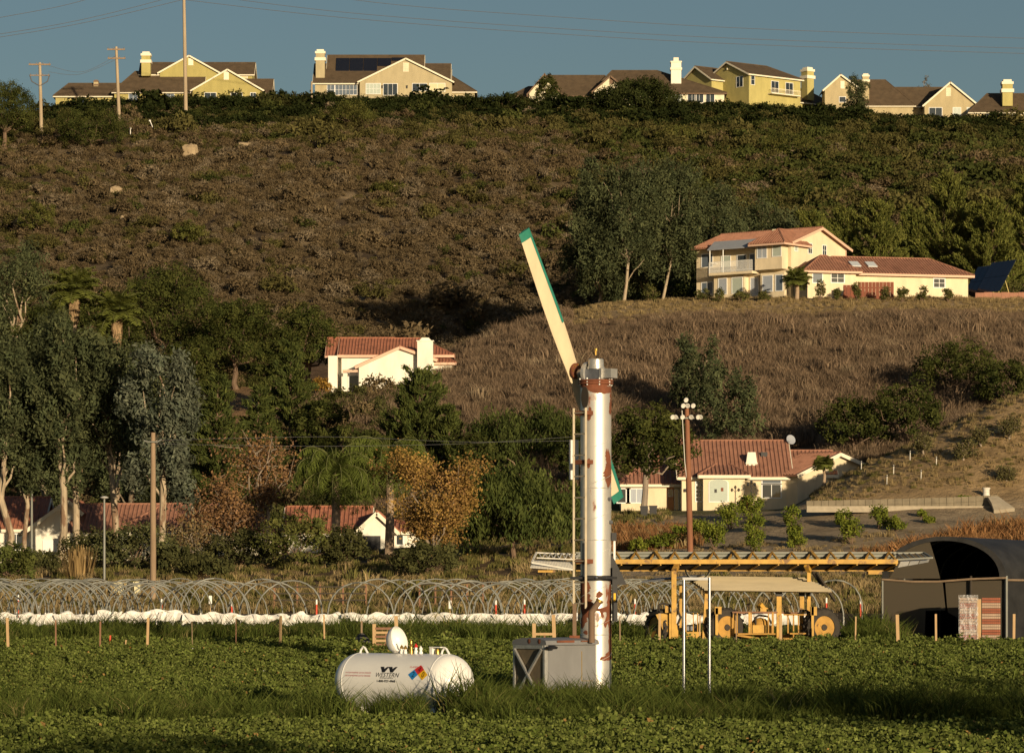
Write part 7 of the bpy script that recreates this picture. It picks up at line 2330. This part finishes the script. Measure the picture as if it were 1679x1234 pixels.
# bins beside the oak, white pot
for u, lab in ((1056, 'dark bin left of the grey oak trunk'), (1071, 'dark bin right of the grey oak trunk')):
    t = thing('waste_bin', lab, 'bin', G(u, 289))
    MB().prism([(-.25, -.25, 0), (.25, -.25, 0), (.3, -.3, .75), (-.3, -.3, .75)], (0, .55, 0)).build('body', 'dark_metal', t)
    MB().box(-.33, .33, -.33, .3, .755, .83).build('lid', 'dark_metal', t)
# plants in front of the two-storey house
plant('palm', 'garden_palm', 'small fan palm in front of the two-storey gable corner', 'palm', 1306, 412.5, 443, 48, 701, nf=26, droop=.5, skirt=False, trunk_r=.22, leaflet=1.0)
for i, (u, d, vt, w, lab) in enumerate(((1153, 413, 468, 40, 'low green shrub at the left corner of the two-storey house'), (1178, 411.5, 468, 26, 'tan shrub under the first ground-floor bay'), (1215, 411.5, 473, 40, 'dark low shrub under the middle ground-floor windows'), (1250, 412, 472, 34, 'dark low shrub below the balcony end'), (1345, 411, 448, 26, 'thin shrub before the short hip roof'), (1373, 411.5, 468, 16, 'round shrub left of the red timber screen'), (1405, 411, 455, 20, 'shrub at the left end of the timber screen'), (1450, 411, 462, 22, 'shrub before the timber screen'), (1480, 411, 464, 26, 'shrub right of the timber screen'), (1512, 411, 462, 26, 'green shrub below the wing window'), (1555, 411, 468, 22, 'shrub near the right end of the long wing'), (1068, 414, 458, 40, 'bright spiky shrub at the foot of the knoll grove'), (1660, 422, 448, 50, 'dark bush right of the solar arrays'))):
    plant('bush', 'garden_shrub', lab, 'shrub', u, d, vt + 4, w * .8, 710 + i, group='shrubs before the two-storey house', col=(.06, .07, .022), col2=(.11, .105, .035), leaf=.2, dens=.5)
# agave-like banana plant by the right wing, red flower bush by the arched window
plant('palm', 'banana_plant', 'broad-leaved banana plant beside the right wing gable', 'plant', 1350, 291.5, 750, 32, 740, nf=14, droop=.5, skirt=False, trunk_r=.12, leaflet=.9)
plant('bush', 'flower_bush', 'red flowering bush under the arched window', 'bush', 1222, 298.5, 812, 26, 741, col=(.38, .04, .03), col2=(.12, .1, .03), leaf=.14)
plant('bush', 'yellow_shrub', 'yellow-green shrub in the shade left of the white-walled house', 'shrub', 434, 362, 622, 28, 742, col=(.2, .19, .02), col2=(.24, .22, .03), leaf=.28)
plant('bush', 'orange_shrub', 'orange-brown shrub at the lower left corner of the white-walled house', 'shrub', 528, 391, 615, 34, 743, col=(.3, .18, .04), col2=(.22, .12, .03), leaf=.28)
# pampas-like reeds by the street light
b = G(128, 250)
t = thing('reed_clump', 'straw coloured reed clump below the street light', 'reeds', b)
lv = Leaves(760)
n = 260
a = lv.r.uniform(0, 6.28, n); rr = .9 * np.sqrt(lv.r.uniform(0, 1, n))
C0 = np.stack([np.cos(a) * rr * 1.1, np.sin(a) * rr, a * 0], 1)
tip = C0 + np.stack([np.cos(a) * rr * .5, np.sin(a) * rr * .3, lv.r.uniform(1.2, 2.3, n)], 1)
sd = np.stack([np.sin(a), -np.cos(a), a * 0], 1) * .03
lv.V.append(np.stack([C0 - sd, C0 + sd, tip + sd * .4, tip - sd * .4], 1)); lv.C.append(np.array((.42, .29, .13)) * lv.r.uniform(.7, 1.2, (n, 1)))
lv.build('stalks', 'dry_stalks', t)
# unseen trees added beyond the right edge to shade the near field
for i, (x, y, H, Wd, lab) in enumerate(((19.5, 50.0, 5.8, 10.0, 'unseen tree added beyond the right edge to shade the grass strip'), (28.5, 52.0, 6.2, 10.0, 'unseen shade tree added further beyond the right edge'), (10.5, 23.0, 6.4, 8.0, 'unseen shade tree added nearest the camera beyond the right edge'))):
    t = thing('added_shade_tree', lab, 'tree', (x, y, float(ground(x, y))), 0, 'added shade trees beyond the right edge')
    t_oak(t, H, Wd, 780 + i, base=.0)
